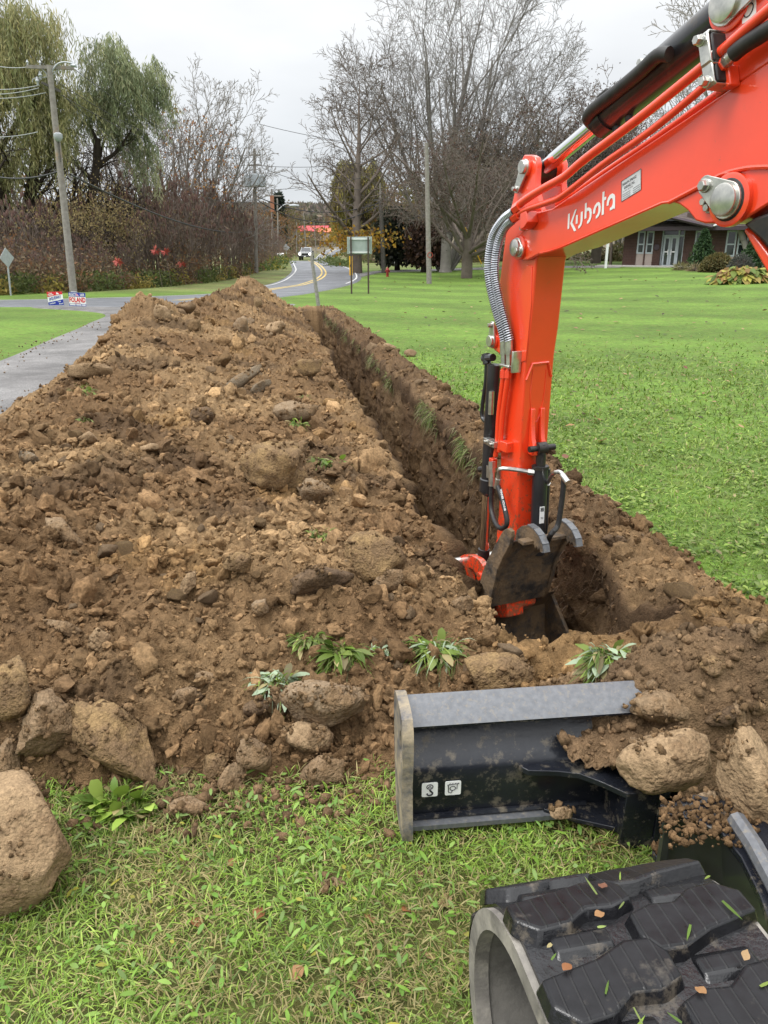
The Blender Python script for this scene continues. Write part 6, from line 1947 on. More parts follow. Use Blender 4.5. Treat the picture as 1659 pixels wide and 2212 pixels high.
# ---- yard signs
def yard(vx0, vy0, w, h, tilt, base_y, label, builder):
    D = gpos(vx0 + w / 2, base_y).y
    c = atD(vx0 + w / 2, vy0 + h / 2, D); sx = w * D / F_PX; sz = h * D / F_PX
    base = Vector((c.x, D, gz(c.x, D)))
    root = empty('yard_sign', base, label, 'yard sign')
    ex = Vector((math.cos(tilt), 0, math.sin(tilt))); ez = Vector((-math.sin(tilt), 0, math.cos(tilt)))
    P = lambda a, b_, o=0.0: c + ex * (a - .5) * sx + ez * (b_ - .5) * sz + Vector((0, -o, 0))
    m = MB(); m.prism([P(0, 0), P(1, 0), P(1, 1), P(0, 1)], Vector((0, .006, 0))); pn = m.build('panel', SIGN_W, root)
    for a in (.35, .72): m = MB(); m.tube([P(a, .2, -.012), Vector((P(a, 0).x, D + .012, base.z - .1))], .006, 5); m.build('wire_leg', GALV, root)
    def poly(pts, mat, nm_='printed_band', o=.002): m = MB(); m.prism([P(a, b_, o) for a, b_ in pts], Vector((0, -.001, 0))); m.build(nm_, mat, pn)
    def txt(s, a, b_, size, mat, al='LEFT', sq_=1.0, rot=0.0, bold=.02):
        e = (ex * math.cos(rot) + ez * math.sin(rot)); f = (-ex * math.sin(rot) + ez * math.cos(rot))
        text_mesh('lettering', s, size * sz, P(a, b_, .005), e, f, mat, pn, bold, al, sq_)
    builder(poly, txt)
def foland(poly, txt):
    poly([(0, .70), (1, .70), (1, 1), (0, 1)], SIGN_B); poly([(0, 0), (1, 0), (1, .04), (0, .04)], SIGN_B); poly([(.0, .13), (1, .13), (1, .16), (0, .16)], SIGN_B)
    for a in (.0, .38, .72, .97): poly([(a, .02), (a + .03, .02), (a + .03, .15), (a, .15)], SIGN_B, o=.004)
    txt('ELECT', .03, .76, .24, SIGN_W, sq_=.82, bold=.03); txt('LES', .68, .76, .24, SIGN_W, sq_=.95, bold=.03)
    txt('FOLAND', .5, .29, .50, SIGN_R, 'CENTER', .63, bold=.035)
    txt('Supervisor', .5, .18, .09, SIGN_R, 'CENTER', 1.2)
    poly([(.43, .76), (.62, .74), (.55, .86), (.48, .95)], pmat('pink_print', (.7, .35, .45), None, rough=.5), o=.004)
def jaq(poly, txt):
    poly([(0, .62), (1, .80), (1, 1), (0, 1)], SIGN_R); poly([(0, 0), (1, 0), (1, .42), (0, .22)], SIGN_B)
    txt('Vote', .12, .84, .16, SIGN_W, sq_=.8); txt('Marion', .06, .69, .18, SIGN_W, sq_=.85, rot=.12, bold=.03)
    txt('JAQUEWAY', .5, .44, .30, SIGN_B, 'CENTER', .60, rot=.17, bold=.03)
    txt('Schoharie', .08, .07, .15, SIGN_W, sq_=.8, rot=.14); txt('Town', .62, .22, .14, SIGN_W, sq_=.8, rot=.1); txt('Board', .70, .05, .15, SIGN_W, sq_=.85, rot=.08)
    poly([(.58, .80), (.80, .78), (.74, .90), (.64, .95)], SIGN_W, o=.004)
yard(103.5, 631, 32, 27, .03, 669, 'red, white and blue yard sign reading JAQUEWAY at the road', jaq)
yard(149.5, 633, 35, 27, -.04, 670, 'blue and white yard sign reading FOLAND in red letters', foland)

# ---- oncoming pickup
b = gpos(659, 562.5)
TRUCK = empty('pickup_truck', b, 'silver pickup truck with headlights on driving towards the camera', 'truck')
CARP = pmat('silver_paint', (.48, .49, .50), None, rough=.3, metal=.4)
TYRE = pmat('tyre', (.02, .02, .02), None, rough=.8)
def tb(name, mat, pts, par=TRUCK, bev=.06):
    m = MB()
    for c, s in pts: m.box(b + Vector(c), s)
    return m.build(name, mat, par, bevel=bev, segs=2)
ks = 1.12
body_ = tb('body', CARP, [((0, 2.6, .78 * ks), (1.92, 5.2, .62))])
m = MB(); m.prism([b + Vector(p) for p in ((-.95, .05, .5), (.95, .05, .5), (.95, .0, .95), (.88, .06, 1.12), (-.88, .06, 1.12), (-.95, .0, .95))], Vector((0, .3, 0))); m.build('front', CARP, body_, bevel=.05)
m = MB(); y0 = 1.35
cab = [(-.86, y0, 1.12), (.86, y0, 1.12), (.68, y0 + .65, 1.82), (-.68, y0 + .65, 1.82)]
cab2 = [(-.88, y0 + 2.6, 1.12), (.88, y0 + 2.6, 1.12), (.70, y0 + 2.3, 1.82), (-.70, y0 + 2.3, 1.82)]
m.add([b + Vector(p) for p in cab + cab2], [(0, 1, 2, 3), (5, 4, 7, 6), (3, 2, 6, 7), (0, 3, 7, 4), (1, 5, 6, 2), (0, 4, 5, 1)]); m.build('cab', CARP, TRUCK, bevel=.06)
m = MB(); ws = [Vector(p) for p in ((-.78, y0 - .005, 1.15), (.78, y0 - .005, 1.15), (.63, y0 + .57, 1.76), (-.63, y0 + .57, 1.76))]; m.prism([b + p + Vector((0, -.012, .012)) for p in ws], Vector((0, .01, -.008))); m.build('windshield', GLASSY, TRUCK)
tb('grille', GLASSY, [((0, -.01, .86), (1.0, .06, .22))], bev=.02); tb('bumper', pmat('bumper', (.06, .06, .065), None, rough=.5), [((0, -.06, .58), (1.9, .16, .22))], bev=.04)
HL, n_, l_, bb = nm('headlight_glow'); bb.inputs['Emission Color'].default_value = (1, .96, .88, 1); bb.inputs['Emission Strength'].default_value = 6
for s in (-1, 1):
    m = MB(); m.tube([b + Vector((s * .74, -.04, .90)), b + Vector((s * .74, .04, .90))], .14, 14); m.build('headlight', HL, TRUCK)
    for y in (.95, 4.3):
        m = MB(); m.tube([b + Vector((s * .70, y, .38)), b + Vector((s * .96, y, .38))], .38, 18); w_ = m.build('wheel', TYRE, TRUCK, bevel=.03)
        m = MB(); m.disc(b + Vector((s * .955, y, .38)), Vector((s, 0, 0)), .22, .02, 14); m.build('rim', GALV, w_)
    m = MB(); m.box(b + Vector((s * 1.05, y0 + .35, 1.22)), (.2, .1, .2)); m.build('mirror', TYRE, TRUCK, bevel=.03)
m = MB(); m.box(b + Vector((0, -.15, .56)), (.3, .012, .14)); m.build('number_plate', SIGN_W, TRUCK)

# ================================================================ buildings
def bld():
    """low brown-brick building on the right, faced obliquely"""
    # front wall line through traced points
    BRICK = None
    m, n, l, b = nm('brown_brick_mortar'); b.inputs['Base Color'].default_value = (.085, .06, .05, 1); b.inputs['Roughness'].default_value = .95
    MORT = m
    BR1 = pmat('brown_brick', (.048, .026, .021), (.070, .037, .028), 2.0, .9, co='pos')
    SHING = pmat('roof_shingle', (.08, .062, .056), (.125, .10, .092), 1.6, .95, lo=.4, hi=.6, bmp=.6, bscale=5, co='pos')
    FASC = pmat('dark_fascia', (.050, .034, .042), None, rough=.6)
    ALU = pmat('aluminium_frame', (.38, .42, .44), (.33, .37, .39), 3, .45)
    GLS = pmat('window_glass', (.018, .022, .024), (.04, .045, .045), .8, .06, spec=.7)
    PANEL = pmat('pale_panel', (.36, .30, .27), (.30, .25, .22), 2, .8)
    CONC = pmat('concrete_walk', (.40, .38, .35), (.33, .31, .29), 3, .9)
    A = onground(1343, 577); A.z = gz(A.x, A.y)
    Bq = Vector(A); 
    # direction of the facade: right end recedes slightly nearer
    Dq = 61.0
    A = atD(1343, 577, 64.0); A.z = gz(A.x, A.y)
    E = atD(1720, 590, 57.0); E.z = A.z
    ex = (E - A); Lw = ex.length; ex.normalize(); ez = UP; ey = Vector((-ex.y, ex.x, 0))   # ey points away from the camera
    if ey.y < 0: ey = -ey
    def X(vx):    # distance along the facade for a picture column
        d = ray(vx, 560); # intersect vertical plane
        nrm = ey
        t = (A - Vector((0, 0, CAM_H))).dot(nrm) / d.dot(nrm)
        return (Vector((0, 0, CAM_H)) + d * t - A).dot(ex)
    def Zv(vx, vy):
        d = ray(vx, vy); t = (A - Vector((0, 0, CAM_H))).dot(ey) / d.dot(ey); return CAM_H + d.z * t
    W = lambda a, f, z: A + ex * a + ey * f + UP * z
    root = empty('brick_building', A, 'low dark brown brick building with shingled roof and glass double doors', 'building')
    H = Zv(1480, 497) - A.z
    Hl = H * 1.02
    segs = []   # solid wall spans (a0, a1)
    xw = lambda v: X(v)
    wins = [(1374, 1390), (1391.5, 1409)]
    doors = (1424, 1475)
    w2 = (1497, 1518); w3 = (1564, 1586); w4 = (1589, 1612)
    gaps = [(xw(1373), xw(1389)), (xw(1392), xw(1408)), (xw(1424), xw(1473)), (xw(1496), xw(1517)), (xw(1563), xw(1585)), (xw(1588), xw(1611))]
    spans = []; last = 0.0
    for g0, g1 in gaps: spans.append((last, g0)); last = g1
    spans.append((last, Lw))
    mb = MB()
    for a0, a1 in spans:
        mb.prism([W(a0, 0, -.1), W(a1, 0, -.1), W(a1, 0, H + 1.2), W(a0, 0, H + 1.2)], ey * .3)
    mb.prism([W(0, .31, -.1), W(0, 12, -.1), W(0, 12, H), W(0, .31, H)], ex * .25)
    mb.prism([W(0, 6, 0), W(Lw, 6, 0), W(Lw, 6, H), W(0, 6, H)], ey * .2)
    wall = mb.build('wall', MORT, root)
    # brick courses as bands of real bricks in front of the mortar (joined, a few pixels each)
    bw, bh = .40, .20
    vs = []; k = 0
    mbk = MB()
    for a0, a1 in spans:
        z = 0.0; row = 0
        while z < H - .02:
            x = a0 - (bw / 2 if row % 2 else 0)
            while x < a1:
                p0, p1 = max(x + .012, a0), min(x + bw - .012, a1)
                if p1 - p0 > .05:
                    mbk.add([W(p0, -.02, z + .012), W(p1, -.02, z + .012), W(p1, -.02, z + bh - .012), W(p0, -.02, z + bh - .012), W(p0, .0, z + .012), W(p1, .0, z + .012), W(p1, .0, z + bh - .012), W(p0, .0, z + bh - .012)],
                            [(0, 1, 2, 3), (0, 4, 5, 1), (3, 2, 6, 7), (1, 5, 6, 2), (0, 3, 7, 4)])
                x += bw
            z += bh; row += 1
    bo_ = mbk.build('bricks', BR1, root); tag(bo_, kind='stuff')
    # windows: frame, two panes, pale panel below
    def frame_rect(name, a0, a1, z0, z1, f, wd, mat, par):
        m_ = MB()
        for r in (((a0 + a1) / 2, z1 - wd / 2, a1 - a0, wd), ((a0 + a1) / 2, z0 + wd / 2, a1 - a0, wd), (a0 + wd / 2, (z0 + z1) / 2, wd, z1 - z0 - 2 * wd), (a1 - wd / 2, (z0 + z1) / 2, wd, z1 - z0 - 2 * wd)):
            m_.box(W(r[0], f, r[1]), (r[2], .08, r[3]), Matrix((ex, ey, ez)).transposed())
        return m_.build(name, mat, par)
    def quad(name, a0, a1, z0, z1, f, mat, par, th=.02):
        m_ = MB(); m_.prism([W(a0, f, z0), W(a1, f, z0), W(a1, f, z1), W(a0, f, z1)], ey * th); return m_.build(name, mat, par)
    for i, (g0, g1) in enumerate(gaps):
        if i == 2: continue
        full = i < 2
        z0 = H * .36 if full else H * .30
        if i == 3: z0 = .1
        wn_ = frame_rect('window', g0, g1, z0, H - .05, .05, .11, ALU, root)
        quad('pane', g0 + .1, g1 - .1, z0 + .1, H * .62 - .05, .08, GLS, wn_); quad('pane', g0 + .1, g1 - .1, H * .62 + .05, H - .15, .08, GLS, wn_)
        m_ = MB(); m_.box(W((g0 + g1) / 2, .05, H * .62), (g1 - g0 - .2, .08, .1), Matrix((ex, ey, ez)).transposed()); m_.build('mullion', ALU, wn_)
        if z0 > .2: quad('window_panel', g0, g1, -.05, z0, .04, PANEL, wn_, .05)
    # entrance with gable glazing and double doors
    g0, g1 = gaps[2]
    en = empty('entrance', W(g0, 0, 0)); put(en, root); en.location = W(g0, 0, 0) - root.location
    dr0, dr1 = g0 + .15, g0 + (g1 - g0) * .70
    hd = Zv(1440, 511) - A.z
    m_ = MB(); m_.prism([W(g0, .3, 0), W(g1, .3, 0), W(g1, .3, H + .6), W(g0, .3, H + 1.2)], ey * .02); m_.build('glazing', GLS, en)
    for a in (g0 + .04, dr1 + .05, g1 - .05): m_ = MB(); m_.box(W(a, .25, (H + .8) / 2), (.11, .12, H + .8), Matrix((ex, ey, ez)).transposed()); m_.build('mullion', ALU, en)
    m_ = MB(); m_.box(W((g0 + g1) / 2, .25, hd + .06), (g1 - g0, .11, .12), Matrix((ex, ey, ez)).transposed()); m_.build('mullion', ALU, en)
    mid = (dr0 + dr1) / 2
    for a0, a1, hx in ((dr0, mid - .01, mid - .12), (mid + .01, dr1, mid + .12)):
        d_ = frame_rect('door', a0, a1, .02, hd, .22, .13, ALU, en)
        quad('pane', a0 + .12, a1 - .12, .15, hd * .5 - .04, .25, GLS, d_); quad('pane', a0 + .12, a1 - .12, hd * .5 + .04, hd - .12, .25, GLS, d_)
        m_ = MB(); m_.box(W((a0 + a1) / 2, .22, hd * .5), (a1 - a0 - .24, .07, .08), Matrix((ex, ey, ez)).transposed()); m_.tube([W(hx, .14, hd * .40), W(hx, .14, hd * .58)], .03, 6); m_.build('handle', SIGN_W, d_)
    # round wall emblem
    m_ = MB(); c = W(xw(1410 + 26 * .405 * .54), -.03, H * .55); m_.disc(W(X(1416), -.03, Zv(1416, 534) - A.z), -ey, .22, .05, 16); m_.build('wall_ornament', FASC, root)
    # roof: hipped slab with gable over the entrance
    ov = 1.0
    def rp(vx, vy): d = ray(vx, vy); t = (A - ey * ov - Vector((0, 0, CAM_H))).dot(ey) / d.dot(ey); return Vector((0, 0, CAM_H)) + d * t
    e0, e1_ = W(-.9, -ov, H + .12), W(Lw + 1, -ov, H + .12)
    r0, r1 = W(2.5, 6.5, H + 3.1), W(Lw + 1, 6.5, H + 3.1)
    m_ = MB()
    m_.add([e0, e1_, r1, r0, W(-.9, 13.5, H + .12), W(Lw + 1, 13.5, H + .12), e0 - UP * .05, e1_ - UP * .05, W(-.9, 13.5, H + .05), W(Lw + 1, 13.5, H + .05)],
           [(0, 1, 2, 3), (3, 2, 5, 4), (0, 3, 4), (6, 8, 9, 7)])
    roof = m_.build('roof', SHING, root)
    m_ = MB(); m_.box((e0 + e1_) / 2 - UP * .02, ((e1_ - e0).length, .06, .28), Matrix((ex, ey, ez)).transposed()); m_.build('fascia', FASC, roof)
    # shingle courses as thin steps
    sl = (r0 - e0); up_s = ey.normalized() * (ov + 6.5) + UP * 2.98
    mm = MB(); nb = 15
    nv = up_s.cross(ex).normalized(); nv = nv if nv.z > 0 else -nv
    for i in range(nb):
        f0, f1 = i / nb, (i + 1) / nb
        lft = .9 + 0.0
        pA = W(-.9 + 3.4 * f0, -ov, H + .12) + up_s * f0; pB = W(Lw + 1, -ov, H + .12) + up_s * f0
        pC = W(Lw + 1, -ov, H + .12) + up_s * f1; pD = W(-.9 + 3.4 * f1, -ov, H + .12) + up_s * f1
        mm.add([pA + nv * .05, pB + nv * .05, pC + nv * .02, pD + nv * .02, pA, pB], [(0, 1, 2, 3), (0, 4, 5, 1)])
    so = mm.build('shingles', SHING, roof); tag(so, kind='stuff')
    # entrance gable: a small pitched roof coming forward above the doors
    ga, gb = g0 - .4, g1 + 2.2
    gm = (g0 + g1) / 2 - .6
    m_ = MB()
    ridge0, ridge1 = W(gm - 1.2, -ov - .6, H + 1.35), W(gm - 1.2, 5.5, H + 2.2)
    lft, rgt = W(ga - 2.6, -ov - .2, H + .2), W(gb, -ov - .2, H + .2)
    lf2, rg2 = W(ga - 2.6, 4, H + .9), W(gb, 4, H + .9)
    m_.add([lft, ridge0, ridge1, lf2, rgt, rg2], [(0, 1, 2, 3), (1, 4, 5, 2)])
    m_.add([p - UP * .16 for p in (lft, ridge0, rgt)] + [lft, ridge0, rgt], [(0, 1, 4, 3), (1, 2, 5, 4)])
    m_.build('entrance_roof', SHING, roof)
    for p, q in ((lft, ridge0), (ridge0, rgt)):
        m_ = MB(); m_.tube([p - UP * .05 - ey * .05, q - UP * .05 - ey * .05], .13, 4); m_.build('gable_fascia', FASC, roof)
    m_ = MB(); m_.tube([rgt + UP * .05, W(gb + 3.5, 4.5, H + 1.9)], .07, 5); m_.build('valley_flashing', SIGN_W, roof)
    # walkway
    m_ = MB(); m_.prism([W(-1.5, -1.9, 0), W(X(1545), -1.9, 0), W(X(1545), -.03, 0), W(-1.5, -.03, 0)], UP * .10); m_.build('walkway', CONC, None, kind='structure', label='pale concrete walk along the brick building')
    # white post left of the building
    b = gpos(1308, 579); m_ = MB(); m_.box(Vector((b.x, b.y, b.z + .95)), (.16, .16, 1.95)); m_.build('white_post', SIGN_W, None, label='white post on the lawn edge left of the brick building', cat='post')
    return W, X, Zv, A, H
BW_, BX_, BZ_, BA_, BH_ = bld()

# far red-roofed house and small white gazebo
def simple_house(base, w, d, h, rh, wallm, roofm, label, yawv=0.0, name='house', wins=4):
    root = empty(name, base, label, 'house')
    M = Matrix.Rotation(yawv, 3, 'Z'); T = lambda x, y, z: Vector(base) + M @ Vector((x, y, z))
    m = MB(); m.prism([T(-w / 2, 0, 0), T(w / 2, 0, 0), T(w / 2, 0, h), T(-w / 2, 0, h)], M @ Vector((0, d, 0))); m.build('wall', wallm, root)
    m = MB(); o = w * .04
    m.add([T(-w / 2 - o, -o * 2, h), T(w / 2 + o, -o * 2, h), T(w / 2 + o, d / 2, h + rh), T(-w / 2 - o, d / 2, h + rh), T(w / 2 + o, d + o, h), T(-w / 2 - o, d + o, h)], [(0, 1, 2, 3), (3, 2, 4, 5), (0, 3, 5), (1, 4, 2), (0, 5, 4, 1)]); m.build('roof', roofm, root)
    for k in range(wins):
        x = -w / 2 + w * (k + .5) / wins
        m = MB(); m.box(T(x, -.02, h * .5), (w / wins * .4, .06, h * .4), M); f = m.build('window', SIGN_W, root)
        m = MB(); m.box(T(x, -.06, h * .5), (w / wins * .32, .04, h * .32), M); m.build('pane', GLASSY, f)
    return root
D = 330
p = atD(668, 518, D); q = p.copy(); q.z = min(p.z, gz(p.x, p.y) + 2)
TANW = pmat('tan_siding', (.42, .31, .20), (.36, .27, .18), .2, .9); REDR = pmat('red_metal_roof', (.52, .03, .045), (.42, .03, .04), .1, .5)
simple_house((atD(672, 515, D).x, D, atD(672, 520, D).z), 12.0, 10, 3.6, 2.2, TANW, REDR, 'far tan house with a bright red metal roof down the road', -.1, wins=3)
simple_house((atD(704, 517, D - 20).x, D - 20, atD(704, 519, D - 20).z), 5.5, 8, 2.9, 1.6, TANW, pmat('orange_roof', (.55, .13, .05), None, rough=.6), 'small far house with an orange-red roof right of the red-roofed house', .1, wins=2)
# white lattice gazebo between the trees
Dz = gpos(846, 570).y
gb = Vector((atD(846, 570, Dz).x, Dz, gz(atD(846, 570, Dz).x, Dz)))
GZ = empty('gazebo', gb, 'small white lattice gazebo between the tree trunks', 'gazebo')
wz = 17 * Dz / F_PX; hz_ = atD(846, 533, Dz).z - gb.z
m = MB(); m.box(gb + UP * (hz_ - .15), (wz * 2.3, wz * 2, .3)); m.build('roof', SIGN_W, GZ)
for s in (-1, 1):
    m = MB(); m.box(gb + Vector((s * wz, -.5, hz_ / 2)), (.22, .22, hz_)); m.build('post', SIGN_W, GZ)
for k in range(7):
    for s in (-1, 1):
        a = gb + Vector((-wz + k * wz / 3, -.5, 0)); e = a + Vector((s * wz * .5, 0, hz_ * .9))
        if abs(e.x - gb.x) <= wz: m = MB(); m.tube([a, e], .05, 4); m.build('lattice_slat', SIGN_W, GZ)

# ================================================================ trees and shrubs
def bark(name, c1, c2): return pmat(name, c1, c2, 1.5, .95, co='pos', spec=.1)
BARK_G = bark('grey_bark', (.25, .23, .21), (.18, .165, .15))
BARK_D = bark('dark_bark', (.060, .048, .040), (.040, .032, .027))
BARK_P = bark('pale_bark', (.27, .25, .225), (.21, .19, .17))
BARK_B = bark('brown_bark', (.185, .155, .13), (.125, .10, .085))
BARK_R = bark('sumac_bark', (.20, .16, .135), (.135, .10, .085))
FOL = tone_mat('foliage', .65, 0, 5, .25, 0, trans=.42)

class Tree:
    def __init__(self, seed):
        self.r = random.Random(seed); self.s = []; self.tips = []
    def branch(self, p, d, L, r0, lev, prm):
        """prm[lev] = (segments, wiggle, upward bias, child count, first child at, angle, length ratio, radius ratio, taper)"""
        q = prm[lev]; n = q[0]; rg = self.r
        d = d.normalized(); seg = L / n
        nodes = []
        for i in range(n):
            r1 = r0 * (1 - (1 - q[8]) / n) if False else r0 + 0
            ra = q['r'] if False else None
            t0, t1 = i / n, (i + 1) / n
            a = r0 * (1 - (1 - q[8]) * t0); b = r0 * (1 - (1 - q[8]) * t1)
            e = p + d * seg
            self.s.append((p.x, p.y, p.z, e.x, e.y, e.z, a, b))
            nodes.append((e, d.copy(), b, t1))
            p = e
            d = (d + Vector((rg.gauss(0, q[1]), rg.gauss(0, q[1]), rg.gauss(0, q[1]) + q[2]))).normalized()
        if lev + 1 >= len(prm):
            self.tips.append((p, d)); return
        k = q[3]; k = int(k) + (1 if rg.random() < k - int(k) else 0)
        az = rg.uniform(0, 6.28)
        for c in range(k):
            t = q[4] + (1 - q[4]) * (c + rg.random() * .9) / k
            t = min(t, .999); x = t * n; i = min(int(x), n - 1)
            pe, pd, pr, _ = nodes[i]
            start = pe - pd * seg * (1 - (x - i))
            az += 2.4 + rg.gauss(0, .4)
            ref = Vector((0, 0, 1)) if abs(pd.z) < .95 else Vector((1, 0, 0))
            u = pd.cross(ref).normalized(); v = pd.cross(u)
            an = rad(q[5]) * rg.uniform(.7, 1.25)
            nd = pd * math.cos(an) + (u * math.cos(az) + v * math.sin(az)) * math.sin(an)
            lr = q[6] * rg.uniform(.7, 1.2) * (1.15 - .55 * t)
            rr = max(r0 * (1 - (1 - q[8]) * t) * q[7], .004)
            self.branch(start, nd, L * lr, rr, lev + 1, prm)
        self.tips.append((p, d))
    def mesh(self, name, mat, rmin=.008, sides=3):
        S = np.array(self.s)
        A, B, ra, rb = S[:, 0:3], S[:, 3:6], np.maximum(S[:, 6], rmin), np.maximum(S[:, 7], rmin * .7)
        d = B - A; d /= np.linalg.norm(d, axis=1)[:, None] + 1e-9
        ref = np.where(np.abs(d[:, 2:3]) < .9, np.array([[0, 0, 1.0]]), np.array([[1.0, 0, 0]]))
        u = np.cross(d, ref); u /= np.linalg.norm(u, axis=1)[:, None]; v = np.cross(d, u)
        out_v, out_f, base = [], [], 0
        for big, ns in ((True, 8), (False, sides)):
            m = (ra > .05) if big else (ra <= .05)
            if not m.any(): continue
            an = np.arange(ns) * 2 * np.pi / ns
            ring = u[m][:, None, :] * np.cos(an)[None, :, None] + v[m][:, None, :] * np.sin(an)[None, :, None]
            V = np.concatenate([A[m][:, None] + ring * ra[m][:, None, None], B[m][:, None] + ring * rb[m][:, None, None]], 1)
            n = m.sum(); j = np.arange(ns)
            f = np.stack([j, (j + 1) % ns, (j + 1) % ns + ns, j + ns], 1)
            F = (f[None] + (np.arange(n) * 2 * ns)[:, None, None]).reshape(-1, 4) + base
            out_v.append(V.reshape(-1, 3)); out_f.append(F); base += n * 2 * ns
        return np_mesh(name, np.concatenate(out_v), np.concatenate(out_f), [mat], smooth=True)

def leafcloud(P, L, W, C, seed=0, hang=0.0):
    """diamond leaves at points P"""
    r = np.random.default_rng(seed); n = len(P)
    D = r.normal(size=(n, 3)); D[:, 2] -= hang * 3; D /= np.linalg.norm(D, axis=1)[:, None]
    S = np.cross(D, r.normal(size=(n, 3))); S /= np.linalg.norm(S, axis=1)[:, None]
    L = np.broadcast_to(L, (n,)); W = np.broadcast_to(W, (n,))
    V = np.stack([P, P + D * (L * .5)[:, None] + S * (W * .5)[:, None], P + D * L[:, None], P + D * (L * .5)[:, None] - S * (W * .5)[:, None]], 1)
    return V.reshape(-1, 3), np.arange(n * 4).reshape(n, 4), np.repeat(C, 4, 0)

def pal(n, cols, r, lo=.7, hi=1.25):
    c = np.array(cols); return c[r.integers(0, len(c), n)] * r.uniform(lo, hi, n)[:, None]

def tree_obj(name, base, label, cat, T, mat, leaves=None, group=None, rmin=.008, yaw=0.0, scale=1.0, split=.06):
    root = empty(name, base, label, cat, group, yaw); root.scale = (scale,) * 3
    big = Tree(0); small = Tree(0)
    big.s = [s for s in T.s if s[6] >= split]; small.s = [s for s in T.s if s[6] < split]
    if big.s:
        o = bpy.data.objects.new('trunk', big.mesh('trunk', mat, rmin)); COL.objects.link(o); o.parent = root
    if small.s:
        o = bpy.data.objects.new('crown', small.mesh('crown', mat, rmin)); COL.objects.link(o); o.parent = root
    if leaves is not None:
        V, F, C = leaves
        o = bpy.data.objects.new('leaves', np_mesh('leaves', V, F, [FOL], C)); COL.objects.link(o); o.parent = root
    return root
def copy_tree(root, base, label, yaw, scale, group=None):
    c = root.copy(); COL.objects.link(c); c.location = base; c.rotation_euler = (0, 0, yaw); c.scale = (scale,) * 3 if not hasattr(scale, '__len__') else scale
    c['label'] = label
    if group: c['group'] = group
    for ch in root.children:
        k = ch.copy(); COL.objects.link(k); k.parent = c
    return c
def tipleaves(T, per, spread, L, W, cols, seed, lo=0, hang=0.3, frac=1.0, zmin=-9):
    r = np.random.default_rng(seed)
    P = np.array([tuple(t[0]) for t in T.tips])
    P = P[P[:, 2] > zmin]
    if frac < 1: P = P[r.random(len(P)) < frac]
    P = np.repeat(P, per, 0) + r.normal(size=(len(P) * per, 3)) * spread
    return leafcloud(P, r.uniform(.7, 1.2, len(P)) * L, W, pal(len(P), cols, r), seed, hang)
def gp(vx, vy, dy=0):
    q = gpos(vx, vy); q.x *= (q.y + dy) / q.y; q.y += dy; q.z = gz(q.x, q.y); return q
def H_at(vx, vy, D, z0): return atD(vx, vy, D).z - z0

# ---- A: big many-stemmed bare tree in the middle
b = gpos(960, 585); HA = H_at(960, -25, b.y, b.z); DA = b.y
T = Tree(3)
prm = [(7, .05, .03, 8, .16, 24, .66, .5, .3), (7, .07, .035, 7, .22, 34, .52, .5, .3), (5, .10, .03, 6, .2, 38, .5, .5, .3), (3, .14, .02, 3.6, .2, 40, .6, .55, .4), (2, .2, .01, 0, .3, 40, .5, .5, .3)]
for k, (dx, dy, f, rr) in enumerate(((.0, 0, .98, .42), (-.33, .1, .90, .26), (.30, -.1, .95, .28), (-.16, -.2, .92, .24), (.50, .1, .90, .22), (-.52, .0, .78, .2), (.14, .25, .92, .24), (.68, .0, .78, .17))):
    T.branch(Vector((dx * .9, dy, 0)), Vector((dx, dy, 1)), HA * f * .82, rr, 0, prm)
print('A segs', len(T.s))
tree_obj('bare_tree', b, 'tallest bare tree with many upright stems behind the pale pole', 'tree', T, BARK_G, rmin=.016)

# ---- B: bare maple left of it with orange leaves low down
b = gpos(771, 590); HB = H_at(771, 165, b.y, b.z)
T = Tree(8)
prm = [(10, .035, .03, 22, .14, 54, .40, .45, .05), (6, .10, .05, 7, .2, 40, .55, .5, .3), (5, .14, .03, 5, .2, 42, .5, .5, .3), (4, .18, .02, 3.5, .2, 42, .5, .5, .3), (3, .2, 0, 0, 0, 0, 0, 0, .4)]
T.branch(Vector((0, 0, 0)), Vector((-.02, 0, 1)), HB, .48, 0, prm)
r = np.random.default_rng(4)
n = 900
P = np.stack([r.normal(size=n) * HB * .12, r.normal(size=n) * 2.0, HB * (.185 + .035 * r.normal(size=n))], 1)
P = P[np.abs(noise3(P, .45, 8)) > .05]
lv = leafcloud(P, r.uniform(.22, .4, len(P)), .24, pal(len(P), [(.42, .24, .03), (.34, .20, .03), (.30, .22, .05), (.26, .13, .03)], r), 5, .3)
tree_obj('maple_tree', b, 'bare tree with orange-yellow leaves round its lower trunk behind the board sign', 'tree', T, BARK_B, lv, rmin=.02)

